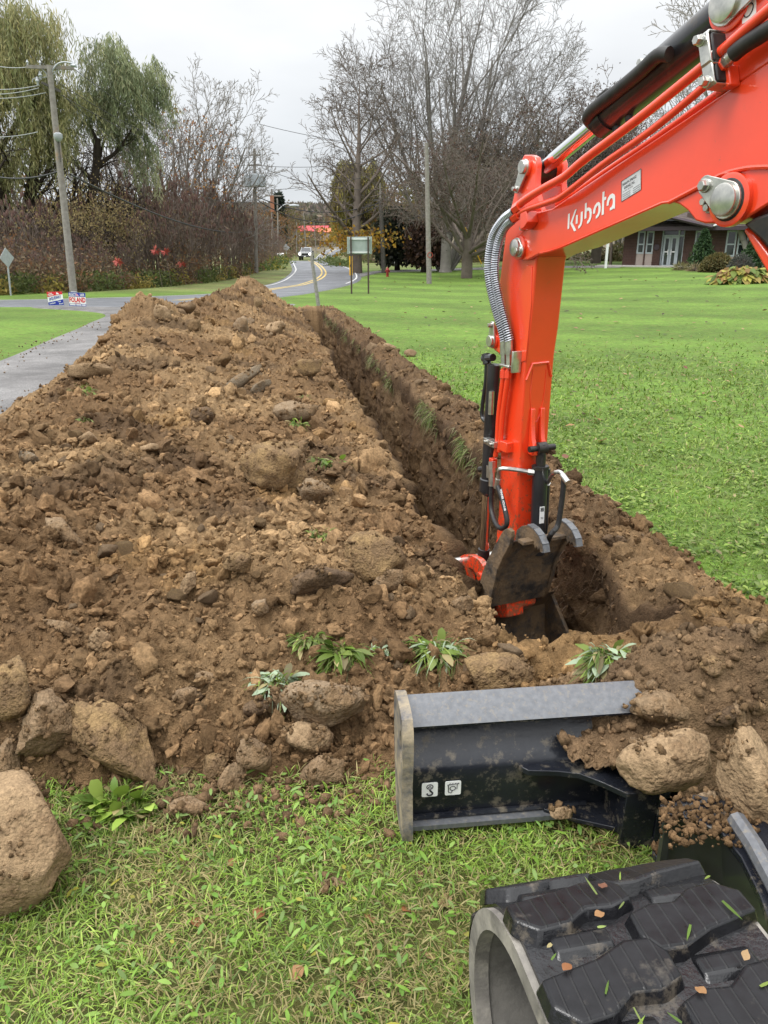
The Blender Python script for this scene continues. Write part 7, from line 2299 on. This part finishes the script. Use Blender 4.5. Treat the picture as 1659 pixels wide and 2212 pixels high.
# ---- willows
def willow(base, H, R, trunk, seed, label, cols, D, lean=0.0, strands=620, parts=None, ztop=1.0, llen=.42, lw=.085):
    T = Tree(seed); r = np.random.default_rng(seed)
    prm = [(6, .06, .03, 7, .25, 42, .62, .55, .5), (6, .12, .02, 6, .3, 45, .55, .5, .3), (5, .16, -.02, 4, .2, 45, .5, .5, .3), (4, .2, -.1, 0, .2, 45, .5, .5, .3)]
    for dx, dy, f, rr in trunk:
        T.branch(Vector((dx * .5, dy * .5, 0)), Vector((dx, dy, 1)), H * f, rr, 0, prm)
    # crown lobes (x, y, z, rx, rz): strands hang from their upper shells
    Pall, Call = [], []
    sub_ = []
    for (lx, ly, lz, rx, rz, w) in parts:
        for j in range(9):
            a_ = r.uniform(0, 6.28); q_ = math.sqrt(r.random()) * .85
            sub_.append((lx + rx * q_ * math.cos(a_), ly + rx * r.normal() * .4, lz + rz * .85 * q_ * math.sin(a_), rx * r.uniform(.28, .5), rz * r.uniform(.4, .75), w / 9))
    for (lx, ly, lz, rx, rz, w) in sub_:
        k = int(strands * w)
        a = r.uniform(0, 6.28, k); q = np.sqrt(r.random(k)); 
        x = lx + rx * q * np.cos(a); y = ly + rx * .8 * q * np.sin(a); z = lz + rz * np.sqrt(np.clip(1 - q * q * .96, 0, 1)) * r.uniform(.72, 1.0, k)
        ln = r.uniform(.5, 1.0, k) * rz * (1.0 + .5 * q)
        tone = pal(k, cols, r, .65, 1.15)
        m = 26
        t = np.linspace(0, 1, m)
        sway = r.normal(size=(k, 2)) * .25
        PX = x[:, None] + sway[:, :1] * t + r.normal(size=(k, m)) * .10 + np.cos(a)[:, None] * .5 * np.sin(t * 1.6)
        PY = y[:, None] + sway[:, 1:] * t + r.normal(size=(k, m)) * .10
        PZ = z[:, None] - ln[:, None] * t
        keep = r.random((k, m)) < .9
        Pall.append(np.stack([PX, PY, PZ], -1)[keep]); Call.append(np.repeat(tone[:, None, :], m, 1)[keep] * r.uniform(.8, 1.2, keep.sum())[:, None])
    P = np.concatenate(Pall); C = np.concatenate(Call)
    lv = leafcloud(P, r.uniform(.6, 1.2, len(P)) * llen, lw, C, seed, .9)
    return tree_obj('willow_tree', base, label, 'tree', T, BARK_D, lv, rmin=.02)
WG = [(.33, .33, .155), (.40, .375, .18), (.26, .28, .13), (.44, .39, .19), (.36, .35, .20)]
b = gp(30, 628, 6)
k = b.y / F_PX
def loc(vx, vy): q = atD(vx, vy, b.y); return q.x - b.x, q.z - b.z
def lobe(vx, vy, wpx, hpx, w, dy=0):
    x, z = loc(vx, vy); return (x, dy, z, wpx * k, hpx * k, w)
willow(b, H_at(30, 150, b.y, b.z), 6, ((-.05, 0, .8, .55), (.35, .1, .75, .35), (-.4, .0, .7, .35), (.14, .3, .7, .3)), 21, 'huge green weeping willow filling the upper left corner', WG, b.y, parts=[lobe(20, 110, 110, 150, .28), lobe(95, 170, 75, 130, .2), lobe(-40, 150, 90, 160, .15), lobe(60, 260, 90, 130, .22), lobe(120, 250, 55, 90, .12), lobe(0, 330, 80, 110, .17)], strands=1250, llen=.42, lw=.06)
b = gp(150, 628, 9); k = b.y / F_PX
willow(b, H_at(150, 190, b.y, b.z), 5, ((.42, 0, .80, .42), (.62, .1, .62, .25), (.15, .1, .6, .2), (.9, .0, .5, .2)), 22, 'leaning willow with a dark crooked trunk right of the huge willow', [(.28, .32, .18), (.34, .365, .21), (.22, .26, .145), (.40, .40, .23)], b.y, parts=[lobe(275, 165, 55, 85, .3), lobe(225, 175, 50, 75, .18), lobe(318, 230, 42, 75, .16), lobe(200, 240, 45, 70, .12), lobe(300, 330, 45, 80, .12, 1), lobe(250, 250, 60, 60, .12)], strands=820, llen=.38, lw=.055)
# willow behind the maple
b = gp(766, 575, 30); k = b.y / F_PX
willow(b, H_at(766, 400, b.y, b.z), 5, ((0, 0, .8, .5), (.3, 0, .6, .3), (-.3, .1, .6, .3)), 23, 'yellow-green willow far behind the maple trunk', [(.27, .24, .075), (.22, .21, .07), (.33, .27, .075)], b.y, parts=[lobe(768, 390, 42, 45, .5), lobe(745, 430, 38, 60, .25), lobe(798, 430, 30, 70, .25)], strands=600, llen=1.0, lw=.18)

# ---- pale fan-shaped bare tree right of the willows
b = gp(388, 612, 14)
HF = H_at(470, 150, b.y, b.z)
prm = [(7, .05, .03, 7, .25, 30, .55, .55, .3), (6, .07, .06, 6, .2, 36, .5, .5, .3), (5, .09, .05, 5, .2, 38, .48, .55, .35), (4, .10, .04, 3, .25, 34, .55, .6, .4), (3, .12, .03, 0, 0, 0, 0, 0, .5)]
T = Tree(33)
for dx, f, rr in ((-.12, .86, .20), (.16, 1.02, .24), (.42, .98, .2), (.72, .92, .17), (-.36, .85, .16), (1.05, .80, .13), (.28, .95, .16)):
    T.branch(Vector((dx, 0, 0)), Vector((dx, random.uniform(-.2, .2), 1)), HF * f * .80, rr, 0, prm)
fan = tree_obj('bare_tree', b, 'pale fan-shaped bare tree right of the leaning willow', 'tree', T, BARK_P, rmin=.016)
# ---- generic smaller bare trees, with and without russet leaves
prm = [(6, .06, .03, 10, .22, 42, .5, .5, .25), (5, .10, .04, 6, .2, 40, .52, .5, .3), (4, .14, .03, 4, .2, 40, .52, .55, .3), (3, .18, .02, 2, .2, 40, .5, .5, .4), (2, .2, 0, 0, 0, 0, 0, 0, .5)]
T = Tree(44); T.branch(Vector((0, 0, 0)), Vector((.05, 0, 1)), 9.5, .17, 0, prm)
lv = tipleaves(T, 1, .15, .22, .16, [(.30, .13, .04), (.24, .11, .045), (.36, .20, .06)], 6, frac=.42, zmin=2.5)
b = gp(395, 614, 10)
rus = tree_obj('russet_tree', b, 'slender tree with russet leaves left of the pale fan-shaped tree', 'tree', T, BARK_B, lv, rmin=.014)
T = Tree(45); T.branch(Vector((0, 0, 0)), Vector((-.05, 0, 1)), 9.0, .16, 0, prm)
b = gp(335, 620, 8)
brn = tree_obj('bare_tree', b, 'slim bare brown tree standing behind the thicket below the leaning willow', 'tree', T, BARK_B, rmin=.014)
G2 = 'bare trees behind the roadside thicket'
for k, (vx, vy, dy, sc_, src, lab) in enumerate(((455, 610, 8, .95, rus, 'russet-leaved tree below the pale fan-shaped tree'), (492, 606, 14, .9, brn, 'bare tree right of the pale fan-shaped tree, over the thicket'), (290, 622, 14, 1.0, brn, 'bare tree seen through the crown of the leaning willow'),
                                     (245, 626, 12, .9, brn, 'bare tree left of the leaning willow trunk'), (95, 630, 16, 1.0, brn, 'bare tree between the huge willow and the leaning pole'), (520, 602, 20, .8, rus, 'small russet tree behind the transformer pole'), (40, 632, 20, 1.0, rus, 'russet tree half hidden under the huge willow'),
                                     (370, 616, 20, 1.15, brn, 'bare tree behind the slender russet tree'), (545, 598, 30, .9, brn, 'thin bare tree just left of the transformer pole'), (190, 628, 22, 1.0, brn, 'bare tree behind the leaning pole'))):
    copy_tree(src, gp(vx, vy, dy), lab, k * 1.3, sc_, G2)

# ---- B-side: trees on the right
DD = DA
# dark leafy weeping tree, nearly black green
def weep(vx, vy, parts_px, label, cols, seed, mat, Tm=None, strands=700, llen=.35, lw=.18, name='weeping_beech', hang=.5, dy=0):
    b = gp(vx, vy, dy); k = b.y / F_PX; r = np.random.default_rng(seed)
    T = Tree(seed)
    H = H_at(vx, min(p[1] for p in parts_px), b.y, b.z)
    T.branch(Vector((0, 0, 0)), Vector((0, 0, 1)), H * .85, .28, 0, [(6, .05, .03, 9, .25, 55, .5, .5, .3), (5, .12, .0, 6, .2, 45, .5, .5, .3), (4, .16, -.05, 4, .2, 45, .5, .5, .3), (3, .2, -.1, 0, 0, 0, 0, 0, .4)])
    Pa, Ca = [], []
    for (cx, cy, wx, hy, w) in parts_px:
        q = atD(cx, cy, b.y); lx, lz = q.x - b.x, q.z - b.z
        n = int(strands * w); a = r.uniform(0, 6.28, n); u = np.sqrt(r.random(n))
        x = lx + wx * k * u * np.cos(a); y = wx * k * .8 * u * np.sin(a); z = lz + hy * k * np.sqrt(np.clip(1 - u * u, 0, 1)) * r.uniform(.5, 1, n)
        ln = r.uniform(.4, 1, n) * hy * k * 1.2; m = 14; t = np.linspace(0, 1, m)
        P = np.stack([x[:, None] + r.normal(size=(n, m)) * .2, y[:, None] + r.normal(size=(n, m)) * .2, z[:, None] - ln[:, None] * t], -1)
        P = P[P[..., 2] > .5]
        Pa.append(P); Ca.append(pal(len(P), cols, r, .6, 1.3))
    P = np.concatenate(Pa); C = np.concatenate(Ca)
    lv = leafcloud(P, r.uniform(.6, 1.2, len(P)) * llen, lw, C, seed, hang)
    return tree_obj(name, b, label, 'tree', T, mat, lv, rmin=.018)
weep(858, 584, [(857, 505, 44, 60, 1.0), (862, 545, 40, 45, .4)], 'dark green weeping tree beside the white gazebo', [(.028, .036, .022), (.045, .05, .03), (.02, .025, .018), (.06, .06, .035)], 61, BARK_D, strands=430, llen=.4, lw=.24)
weep(915, 588, [(915, 520, 34, 50, .6), (925, 545, 28, 40, .3)], 'dark red-brown weeping tree left of the pale pole', [(.075, .042, .032), (.055, .034, .028), (.10, .055, .035)], 62, BARK_D, strands=420, llen=.4, lw=.24)

# ---- C: dense dark dome of twigs with purple leaves low (behind the arm)
def dome(vx, vy, tx, ty, R, label, seed, leafcol, n_main=16, H=None, mat=BARK_B, leaffrac=.5, name='weeping_beech', per=1, zr=(.0, 1), dy=0):
    b = gp(vx, vy, dy); H = H_at(tx, ty, b.y, b.z)
    T = Tree(seed); rg = random.Random(seed)
    prm = [(6, .10, .02, 8, .25, 42, .5, .5, .3), (5, .14, -.03, 7, .2, 48, .5, .5, .3), (4, .18, -.06, 5, .2, 48, .6, .5, .3), (3, .22, -.10, 1.6, .2, 45, .6, .6, .4), (2, .22, -.12, 0, 0, 0, 0, 0, .5)]
    T.branch(Vector((0, 0, 0)), Vector((0, 0, 1)), H * .3, .42, 4, [None] * 4 + [(3, .02, 0, 0, 0, 0, 0, 0, .8)])
    for k in range(n_main):
        a = k * 2.4; el = .35 + .9 * (k % 5) / 4
        T.branch(Vector((0, 0, H * (.14 + .16 * rg.random()))), Vector((math.cos(a) * R / H * 1.15, math.sin(a) * R / H * 1.0, el)), H * rg.uniform(.62, .80), .15, 0, prm)
    r = np.random.default_rng(seed)
    lv = tipleaves(T, per, .2, .13, .09, leafcol, seed, frac=leaffrac, hang=.5)
    print(label, len(T.s), len(T.tips))
    global HD1
    HD1 = max(s[5] for s in T.s)
    return tree_obj(name, b, label, 'tree', T, mat, lv, rmin=.015)
RedL = [(.10, .05, .04), (.075, .045, .036), (.13, .065, .045), (.06, .045, .035)]
d1 = dome(1008, 601, 1060, 275, 8, 'broad dark weeping beech with a short trunk left of the excavator arm', 71, RedL, 13, leaffrac=.45)
def dcopy(vx, vy, dy, top, lab, yaw, wide=1.0):
    q = gp(vx, vy, dy); s = H_at(vx, top, q.y, q.z) / HD1
    return copy_tree(d1, q, lab, yaw, (s * wide, s * wide, s), 'dark twiggy trees across the lawn')
dcopy(1150, 586, 10, 150, 'dark twiggy tree directly behind the top of the excavator arm', 2.0, .9)
dcopy(1285, 584, 16, 190, 'dark twiggy tree behind the boom, right of the arm', 4.0, .9)
dcopy(1040, 584, 24, 235, 'dark tree with reddish tips between the tall bare tree and the arm', 5.2, .7)
dcopy(1420, 582, 30, 300, 'dark twiggy tree behind the brick building', 1.2, 1.0)
# tall bare trees right and behind
copy_tree(fan, gp(1330, 580, 30), 'pale bare tree rising above the boom cylinder', 1.0, 1.0, 'bare trees on the right')
copy_tree(fan, gp(1640, 590, 10), 'bare tree with thin twigs near the top right corner', 2.2, 1.25, 'bare trees on the right')
copy_tree(brn, gp(1318, 579, 6), 'bare trunk left of the brick building', .7, .8, 'bare trees on the right')
# thick grey trunk at the lawn edge
m = MB(); b = gpos(962, 588); m.tube([b, b + UP * .3, b + UP * 1.2, b + UP * 3.2], [.62, .5, .46, .4], 14); m.build('tree_stump', BARK_G, None, label='thick grey trunk standing in the shade at the lawn edge', cat='trunk')

# ---- sumac thicket along the left roadside
def sumac(seed, H=3.6, n=7, red=.0):
    T = Tree(seed); rg = random.Random(seed); cones = MB()
    prm = [(5, .07, .05, 4.5, .35, 32, .45, .6, .5), (4, .10, .08, 2.5, .4, 36, .5, .6, .5), (3, .12, .06, 0, 0, 0, 0, 0, .6)]
    for k in range(n):
        a = rg.uniform(0, 6.28); q = rg.uniform(.1, .9)
        T.branch(Vector((q * math.cos(a), q * math.sin(a), 0)), Vector((rg.gauss(0, .14), rg.gauss(0, .14), 1)), H * rg.uniform(.65, .95), .030, 0, prm)
    proto = (T, cones); tips = [t for t in T.tips if t[0].z > H * .55]
    r = np.random.default_rng(seed)
    fruit = []
    for p, d in tips:
        if p.z > H * .72 and rg.random() < .3:
            cones.tube([p, p + UP * .08, p + UP * .2, p + UP * .26], [.03, .055, .04, .01], 5)
    P = np.array([tuple(t[0]) for t in T.tips]); P = P[r.random(len(P)) < .28]; P = np.repeat(P, 2, 0) + r.normal(size=(len(P) * 2, 3)) * .22
    cols = [(.19, .14, .105), (.16, .125, .10), (.22, .165, .11), (.21, .185, .115)]
    return T, cones, leafcloud(P, r.uniform(.12, .24, len(P)), .06, pal(len(P), cols, r), seed, .8)
CONE = pmat('sumac_cone', (.14, .08, .065), (.11, .06, .05), 3, .9)
SUM = []
for k in range(5):
    T, cn, lv = sumac(200 + k, 3.7, 7)
    o = tree_obj('sumac_shrub', (0, -50 - k * 5, 0), 'x', 'shrub', T, BARK_R, lv, 'sumac shrubs of the roadside thicket', rmin=.013, split=.05)
    cc = cn.build('fruit_cones', CONE); cc.parent = o; tag(cc, kind='stuff')
    SUM.append(o)
rg = random.Random(9); used = set(); cnt = 0
def top_at(x): return np.interp(x, [-60, 0, 100, 200, 280, 330, 400, 470, 540, 600, 625], [455, 450, 440, 430, 410, 392, 395, 418, 455, 500, 520])
def base_at(x): return np.interp(x, [-60, 0, 200, 330, 450, 520, 570, 605, 625], [640, 638, 630, 622, 612, 600, 585, 570, 563])
def SLAB(x, row):
    w = 'left of the leaning pole' if x < 120 else 'just right of the leaning pole' if x < 230 else 'below the leaning willow' if x < 330 else 'below the pale fan-shaped tree' if x < 450 else 'beside the transformer pole'
    return 'brown sumac shrub in the %s of the thicket %s' % (('front row', 'second row', 'third row', 'back row')[row], w)
for row, (dy, f) in enumerate(((1.2, .62), (3.5, .8), (6, .95), (9, 1.0))):
    x = -50 + row * 7
    while x < 612:
        far = 1 if x < 520 else 1.0
        q = gp(x + rg.uniform(-6, 6), base_at(x) - 3, dy + rg.uniform(-1, 1))
        h = (atD(x, top_at(x), q.y).z - q.z) * f * rg.uniform(.85, 1.08)
        if row < 2 and x < 300: h *= .72
        src = SUM[cnt % 5]
        if cnt < 5: o = src; o.location = q; o.rotation_euler = (0, 0, rg.uniform(0, 6.28)); o.scale = (h / 3.7 * rg.uniform(.8, 1.0), h / 3.7 * .9, h / 3.7); o['label'] = SLAB(x, row)
        else:
            o = copy_tree(src, q, SLAB(x, row), rg.uniform(0, 6.28), 1.0); o.scale = (h / 3.7 * rg.uniform(.8, 1.0), h / 3.7 * .9, h / 3.7)
        cnt += 1
        x += rg.uniform(15, 24) * (1.0 if x < 480 else .75)
print('sumac', cnt)
# undergrowth: dry weeds, vines and leaf litter at the foot of the thicket
r = np.random.default_rng(17); PP = []; CC = []
xs = r.uniform(-60, 625, 16000)
for x in xs:
    pass
q0 = np.array([tuple(gp(float(x), float(base_at(x)), 0)) for x in np.linspace(-60, 625, 120)])
ti = np.interp(xs, np.linspace(-60, 625, 120), np.arange(120))
bx = np.interp(ti, np.arange(120), q0[:, 0]); by = np.interp(ti, np.arange(120), q0[:, 1]); bz = np.interp(ti, np.arange(120), q0[:, 2])
dyy = np.abs(r.normal(size=len(xs))) * 2.6
hh = r.random(len(xs)) ** 1.7 * (.5 + .9 * np.clip(noise3(np.stack([bx, by, bz], 1), .25, 3) + .5, 0, 1.3)) * (1.2 + .5 * np.clip(dyy, 0, 4))
P = np.stack([bx * (by + dyy) / by, by + dyy, bz + hh], 1)
mixn = noise3(P, .3, 71)
cg = pal(len(P), [(.10, .13, .04), (.13, .15, .045), (.08, .10, .035)], r); cb = pal(len(P), [(.17, .12, .07), (.22, .165, .10), (.13, .085, .055), (.20, .10, .05)], r); cy = pal(len(P), [(.30, .24, .06), (.24, .19, .06)], r)
w = (hh < .9)
C = np.where((mixn > -.05)[:, None] & w[:, None], cg, cb); yl = (noise3(P, .5, 77) > .30) & w; C[yl] = cy[yl]
V, F, Cc = leafcloud(P, r.uniform(.12, .32, len(P)), r.uniform(.05, .13, len(P)), C, 18, -.1)
link('undergrowth', np_mesh('undergrowth', V, F, [FOL], Cc), kind='stuff', label='tangled weeds and dry brush at the foot of the thicket')
# olive-tan leaf mass inside the thicket (middle)
n = 9000; xs = r.normal(220, 75, n); ys = r.normal(500, 48, n)
dq = np.interp(xs[:2500], np.linspace(-60, 625, 120), q0[:, 1]) + 4
P = np.array([tuple(atD(float(x), float(y), float(dd + d))) for x, y, dd, d in zip(xs[:2500], ys[:2500], dq, r.uniform(-2, 3, 2500))])
P = np.repeat(P, 3, 0) + r.normal(size=(7500, 3)) * .25
P = P[noise3(P, .35, 55) > -.1]
V, F, Cc = leafcloud(P, r.uniform(.08, .18, len(P)), .08, pal(len(P), [(.24, .18, .08), (.20, .165, .08), (.17, .12, .06), (.27, .21, .10)], r), 19, .3)
link('dry_leaves', np_mesh('dry_leaves', V, F, [FOL], Cc), kind='stuff', label='dry tan leaves hanging in the middle of the thicket')
# red sumac leaf sprays
REDL = pmat('red_leaf', (.48, .07, .06), (.40, .10, .07), 4, .6)
for k, (x, y, lab) in enumerate(((336, 541, 'left of two bright red leaf sprays low in the thicket'), (357, 544, 'right of two bright red leaf sprays low in the thicket'), (392, 572, 'wide red leaf spray near the thicket edge'), (255, 566, 'small orange-red leaf spray in the middle of the thicket'))):
    q = gp(x, base_at(x), .6); c = atD(x, y, q.y); m = MB(); rg2 = random.Random(k); W_ = 7 * q.y / F_PX
    for j in range(34):
        a = rg2.uniform(0, 6.28); d = Vector((math.cos(a), rg2.uniform(-.6, .2), math.sin(a) * .55)).normalized(); s0 = c + d * rg2.uniform(.0, W_) ; e = Vector((d.z, 0, -d.x)) * .03 + Vector((0, .02, 0))
        m.add([s0 - e, s0 + d * .17, s0 + e, s0 - d * .06], [(0, 1, 2, 3)])
    m.tube([Vector((c.x + .2, q.y, q.z)), c], .012, 4, mi=1)
    m.build('red_leaf_spray', [REDL, BARK_R], None, label=lab, cat='leaf spray', group='red sumac leaf sprays')

# ---- far trees down the road and on the hills
r = np.random.default_rng(23)
FT = []
for k, cols in enumerate(([(.20, .15, .07), (.16, .12, .06)], [(.13, .12, .05), (.17, .15, .06)], [(.22, .12, .05), (.17, .10, .05)])):
    T = Tree(300 + k); T.branch(Vector((0, 0, 0)), Vector((0, 0, 1)), 10, .2, 0, [(5, .05, .03, 9, .2, 45, .5, .5, .3), (4, .12, .03, 6, .2, 42, .5, .5, .3), (3, .15, .02, 4, .2, 40, .5, .5, .3), (2, .2, 0, 0, 0, 0, 0, 0, .5)])
    lv = tipleaves(T, 2, .45, .7, .5, cols, 310 + k, frac=.55)
    FT.append(tree_obj('far_tree', (0, -100 - 20 * k, 0), 'x', 'tree', T, BARK_B, lv, 'far trees down the road', rmin=.045))
spots = [(640, 556, 40, 5.5), (655, 550, 120, 8), (615, 560, 30, 7), (625, 556, 70, 9), (700, 545, 130, 9), (720, 540, 90, 8), (740, 560, 60, 7), (808, 575, 50, 9), (818, 575, 30, 6), (690, 550, 110, 6), (600, 562, 60, 9), (580, 566, 50, 8), (640, 545, 160, 12), (672, 540, 170, 9),
         (730, 545, 140, 12), (755, 560, 90, 11), (785, 568, 80, 10), (845, 570, 80, 12), (880, 575, 70, 12), (910, 575, 60, 11), (1000, 578, 70, 14), (1100, 578, 60, 14), (1200, 576, 60, 14), (1290, 576, 40, 10), (1330, 577, 50, 11), (660, 556, 60, 4)]
FL = ['bare brown tree in the distance down the road, beyond the bend', 'olive-leaved tree in the distance beyond the lawn and road', 'russet tree in the distance beyond the lawn and road']
done = [0, 0, 0]
for k, (x, y, dy, h) in enumerate(spots):
    q = gp(x, y, dy); j = k % 3
    if not done[j]: o = FT[j]; o.location = q; o.scale = (h / 10,) * 3; o['label'] = FL[j]; done[j] = 1
    else: copy_tree(FT[j], q, FL[j], k * 1.1, h / 10)
# dark spruce down the road
def spruce(base, H, R, label, col, seed, n=2600, name='spruce_tree', L=.8, W=.3, taper=1.0):
    r = np.random.default_rng(seed); t = r.random(n) ** .7; a = r.uniform(0, 6.28, n); rr = R * (1 - t) ** taper * np.sqrt(r.random(n)) * (1 + .25 * np.sin(a * 3 + t * 20)) + .03
    P = np.stack([rr * np.cos(a), rr * np.sin(a), H * (.03 + .96 * t)], 1)
    T = Tree(seed); T.branch(Vector((0, 0, 0)), UP.copy(), H * .9, R * .08, 0, [(3, .01, 0, 0, 0, 0, 0, 0, .3)])
    return tree_obj(name, base, label, 'tree', T, BARK_B, leafcloud(P, r.uniform(.6, 1.1, n) * L, W, pal(n, col, r, .6, 1.3), seed, .1), rmin=.01)
q = gp(607, 562, 60); spruce(q, H_at(607, 422, q.y, q.z), 14 * q.y / F_PX, 'dark pointed spruce far down the road', [(.03, .045, .035), (.045, .06, .045)], 81, L=1.6, W=.7)

# wooded hills: one mass
def hills():
    r = np.random.default_rng(27)
    n = 4200; m = 12
    y = 450 + 750 * r.random(n); x = np.where(r.random(n) < .55, r.uniform(-.22, .12, n), r.uniform(-.62, .62, n)) * y
    P = np.stack([x, y, terrain(x, y)], 1)
    C = pal(n, [(.17, .15, .13), (.14, .13, .11), (.20, .155, .11), (.15, .15, .10), (.18, .145, .13)], r)
    P = np.repeat(P, m, 0) + r.normal(size=(n * m, 3)) * np.array((2.6, 2.6, 0)) + np.array((0, 0, 1)) * (r.random((n * m, 1)) ** .8 * 12)
    V, F, Cc = leafcloud(P, r.uniform(3, 6, len(P)), 2.4, np.repeat(C, m, 0), 28, -.3)
    link('wooded_hills', np_mesh('wooded_hills', V, F, [FOL], Cc), kind='stuff', label='far wooded hills along the horizon')
hills()
# brush along the far road and behind the lawn
def brush(pts, n, hpx, cols, seed, name, label, lsz=.5):
    r = np.random.default_rng(seed); Q = np.array([tuple(gp(*p)) for p in pts]); t = r.uniform(0, len(Q) - 1, n)
    B = np.stack([np.interp(t, np.arange(len(Q)), Q[:, i]) for i in range(3)], 1)
    D = B[:, 1]; B[:, 1] += r.uniform(0, 6, n); B[:, 0] += r.normal(size=n) * .8
    B[:, 2] += r.random(n) ** 1.4 * hpx * D / F_PX * np.clip(.6 + noise3(B, .12, seed), .15, 1.2)
    V, F, C = leafcloud(B, r.uniform(.5, 1.2, n) * lsz, lsz * .5, pal(n, cols, r), seed, -.1)
    link(name, np_mesh(name, V, F, [FOL], C), kind='stuff', label=label)
BC = [(.17, .12, .075), (.13, .10, .06), (.20, .14, .09), (.14, .14, .06)]
brush([(560, 575, 8), (600, 564, 20), (640, 552, 60), (672, 545, 90), (705, 530, 40), (722, 528, 30)], 5000, 30, BC, 91, 'roadside_brush', 'brown brush along the far side of the road', 1.0)
brush([(745, 556, 30), (775, 572, 30), (815, 580, 20), (850, 578, 25), (900, 578, 30)], 3500, 40, [(.10, .12, .045), (.13, .13, .06), (.16, .12, .07)], 92, 'lawn_brush', 'green and brown brush behind the far lawn', .6)
brush([(1000, 577, 14), (1100, 577, 16), (1200, 576, 18), (1300, 576, 18), (1345, 577, 18)], 5000, 46, [(.20, .16, .09), (.15, .13, .06), (.11, .12, .05)], 93, 'hedge_brush', 'tan and olive brush beyond the lawn under the boom', .55)
brush([(706, 566, 3), (722, 572, 3), (740, 580, 2), (748, 575, 5)], 900, 22, [(.08, .11, .035), (.11, .13, .04)], 94, 'road_shrub', 'low green shrubs at the inside of the bend', .45)
brush([(555, 590, 1), (575, 580, 1), (592, 571, 1), (600, 567, 2)], 1500, 22, [(.07, .11, .03), (.22, .20, .04), (.10, .14, .04)], 95, 'bank_weeds', 'green and yellow weeds on the bank by the far mailbox', .35)
# yard planting at the building
def ball(base, rx, rz, n, cols, seed, label, L, W, name='shrub'):
    r = np.random.default_rng(seed); d = r.normal(size=(n, 3)); d /= np.linalg.norm(d, axis=1)[:, None]; d[:, 2] = np.abs(d[:, 2])
    P = d * np.array((rx, rx * .8, rz)) * r.uniform(.75, 1.02, n)[:, None]
    V, F, C = leafcloud(P, r.uniform(.6, 1.2, n) * L, W, pal(n, cols, r), seed, .1)
    core = MB()
    root = empty(name, base, label, 'shrub')
    o = bpy.data.objects.new('foliage', np_mesh('foliage', V, F, [FOL], C)); COL.objects.link(o); o.parent = root
    V1, F1 = rock_shape(2, seed, 0, .1, .05); o2 = bpy.data.objects.new('inner_twigs', np_mesh('inner_twigs', V1 * np.array((rx * .8, rx * .65, rz * .8)), F1, [BARK_D])); COL.objects.link(o2); o2.parent = root
    return root
kq = lambda q: q.y / F_PX
q = gpos(1513, 583); q.y -= .0; spruce(q, H_at(1522, 498, q.y, q.z), 27 * kq(q), 'clipped conical green spruce in front of the brick building', [(.05, .095, .04), (.07, .12, .045), (.035, .07, .03)], 82, 5200, 'conical_spruce', .26, .10, .8)
q = gpos(1618, 585); spruce(q, H_at(1612, 525, q.y, q.z), 30 * kq(q), 'second conical spruce partly hidden by the orange strut', [(.05, .095, .04), (.07, .12, .045), (.035, .07, .03)], 83, 4500, 'conical_spruce', .26, .10, .8)
q = gpos(1548, 588); ball(q, 35 * kq(q), 36 * kq(q), 4200, [(.14, .12, .045), (.11, .11, .045), (.17, .13, .05)], 84, 'rounded olive-brown clipped bush right of the conical spruce', .16, .09)
q = gpos(1598, 592); ball(q, 26 * kq(q), 40 * kq(q), 1500, [(.10, .10, .09), (.08, .085, .07)], 85, 'grey-leaved loose bush left of the orange strut', .16, .06)
q = gpos(1470, 584); ball(q, 11 * kq(q), 10 * kq(q), 500, [(.26, .22, .11), (.19, .19, .08)], 86, 'small tan ornamental grass beside the glass doors', .4, .03)
q = gpos(1500, 586); ball(q, 9 * kq(q), 10 * kq(q), 400, [(.28, .21, .13), (.2, .17, .09)], 87, 'small reddish-tan grass tuft at the foot of the conical spruce', .4, .03)
# hosta bed: big yellowing leaves
q = gpos(1600, 612)
HB_ = empty('hosta_bed', q, 'wide hosta clump with large yellowing leaves on the lawn', 'plant')
r = np.random.default_rng(88); k = kq(q); n = 520
a = r.uniform(0, 6.28, n); u = np.sqrt(r.random(n)); P = np.stack([u * np.cos(a) * 58 * k, u * np.sin(a) * 28 * k, (36 * k) * np.sqrt(1 - u * u * .9) * r.uniform(.5, 1, n)], 1)
D = np.stack([np.cos(a) * u + r.normal(size=n) * .4, np.sin(a) * u - .5 + r.normal(size=n) * .3, -.35 + r.normal(size=n) * .3], 1); D /= np.linalg.norm(D, axis=1)[:, None]
V, F, C = strips(P, D, r.uniform(.3, .55, n), r.uniform(.18, .34, n), .35, pal(n, [(.36, .34, .07), (.20, .26, .06), (.42, .33, .10), (.13, .19, .05), (.30, .18, .07)], r), prof=(.15, .8, 1, .7, .05), seed=88)
o = bpy.data.objects.new('hosta_leaves', np_mesh('hosta_leaves', V, F, [FOL], C)); COL.objects.link(o); o.parent = HB_; tag(o, kind='stuff')
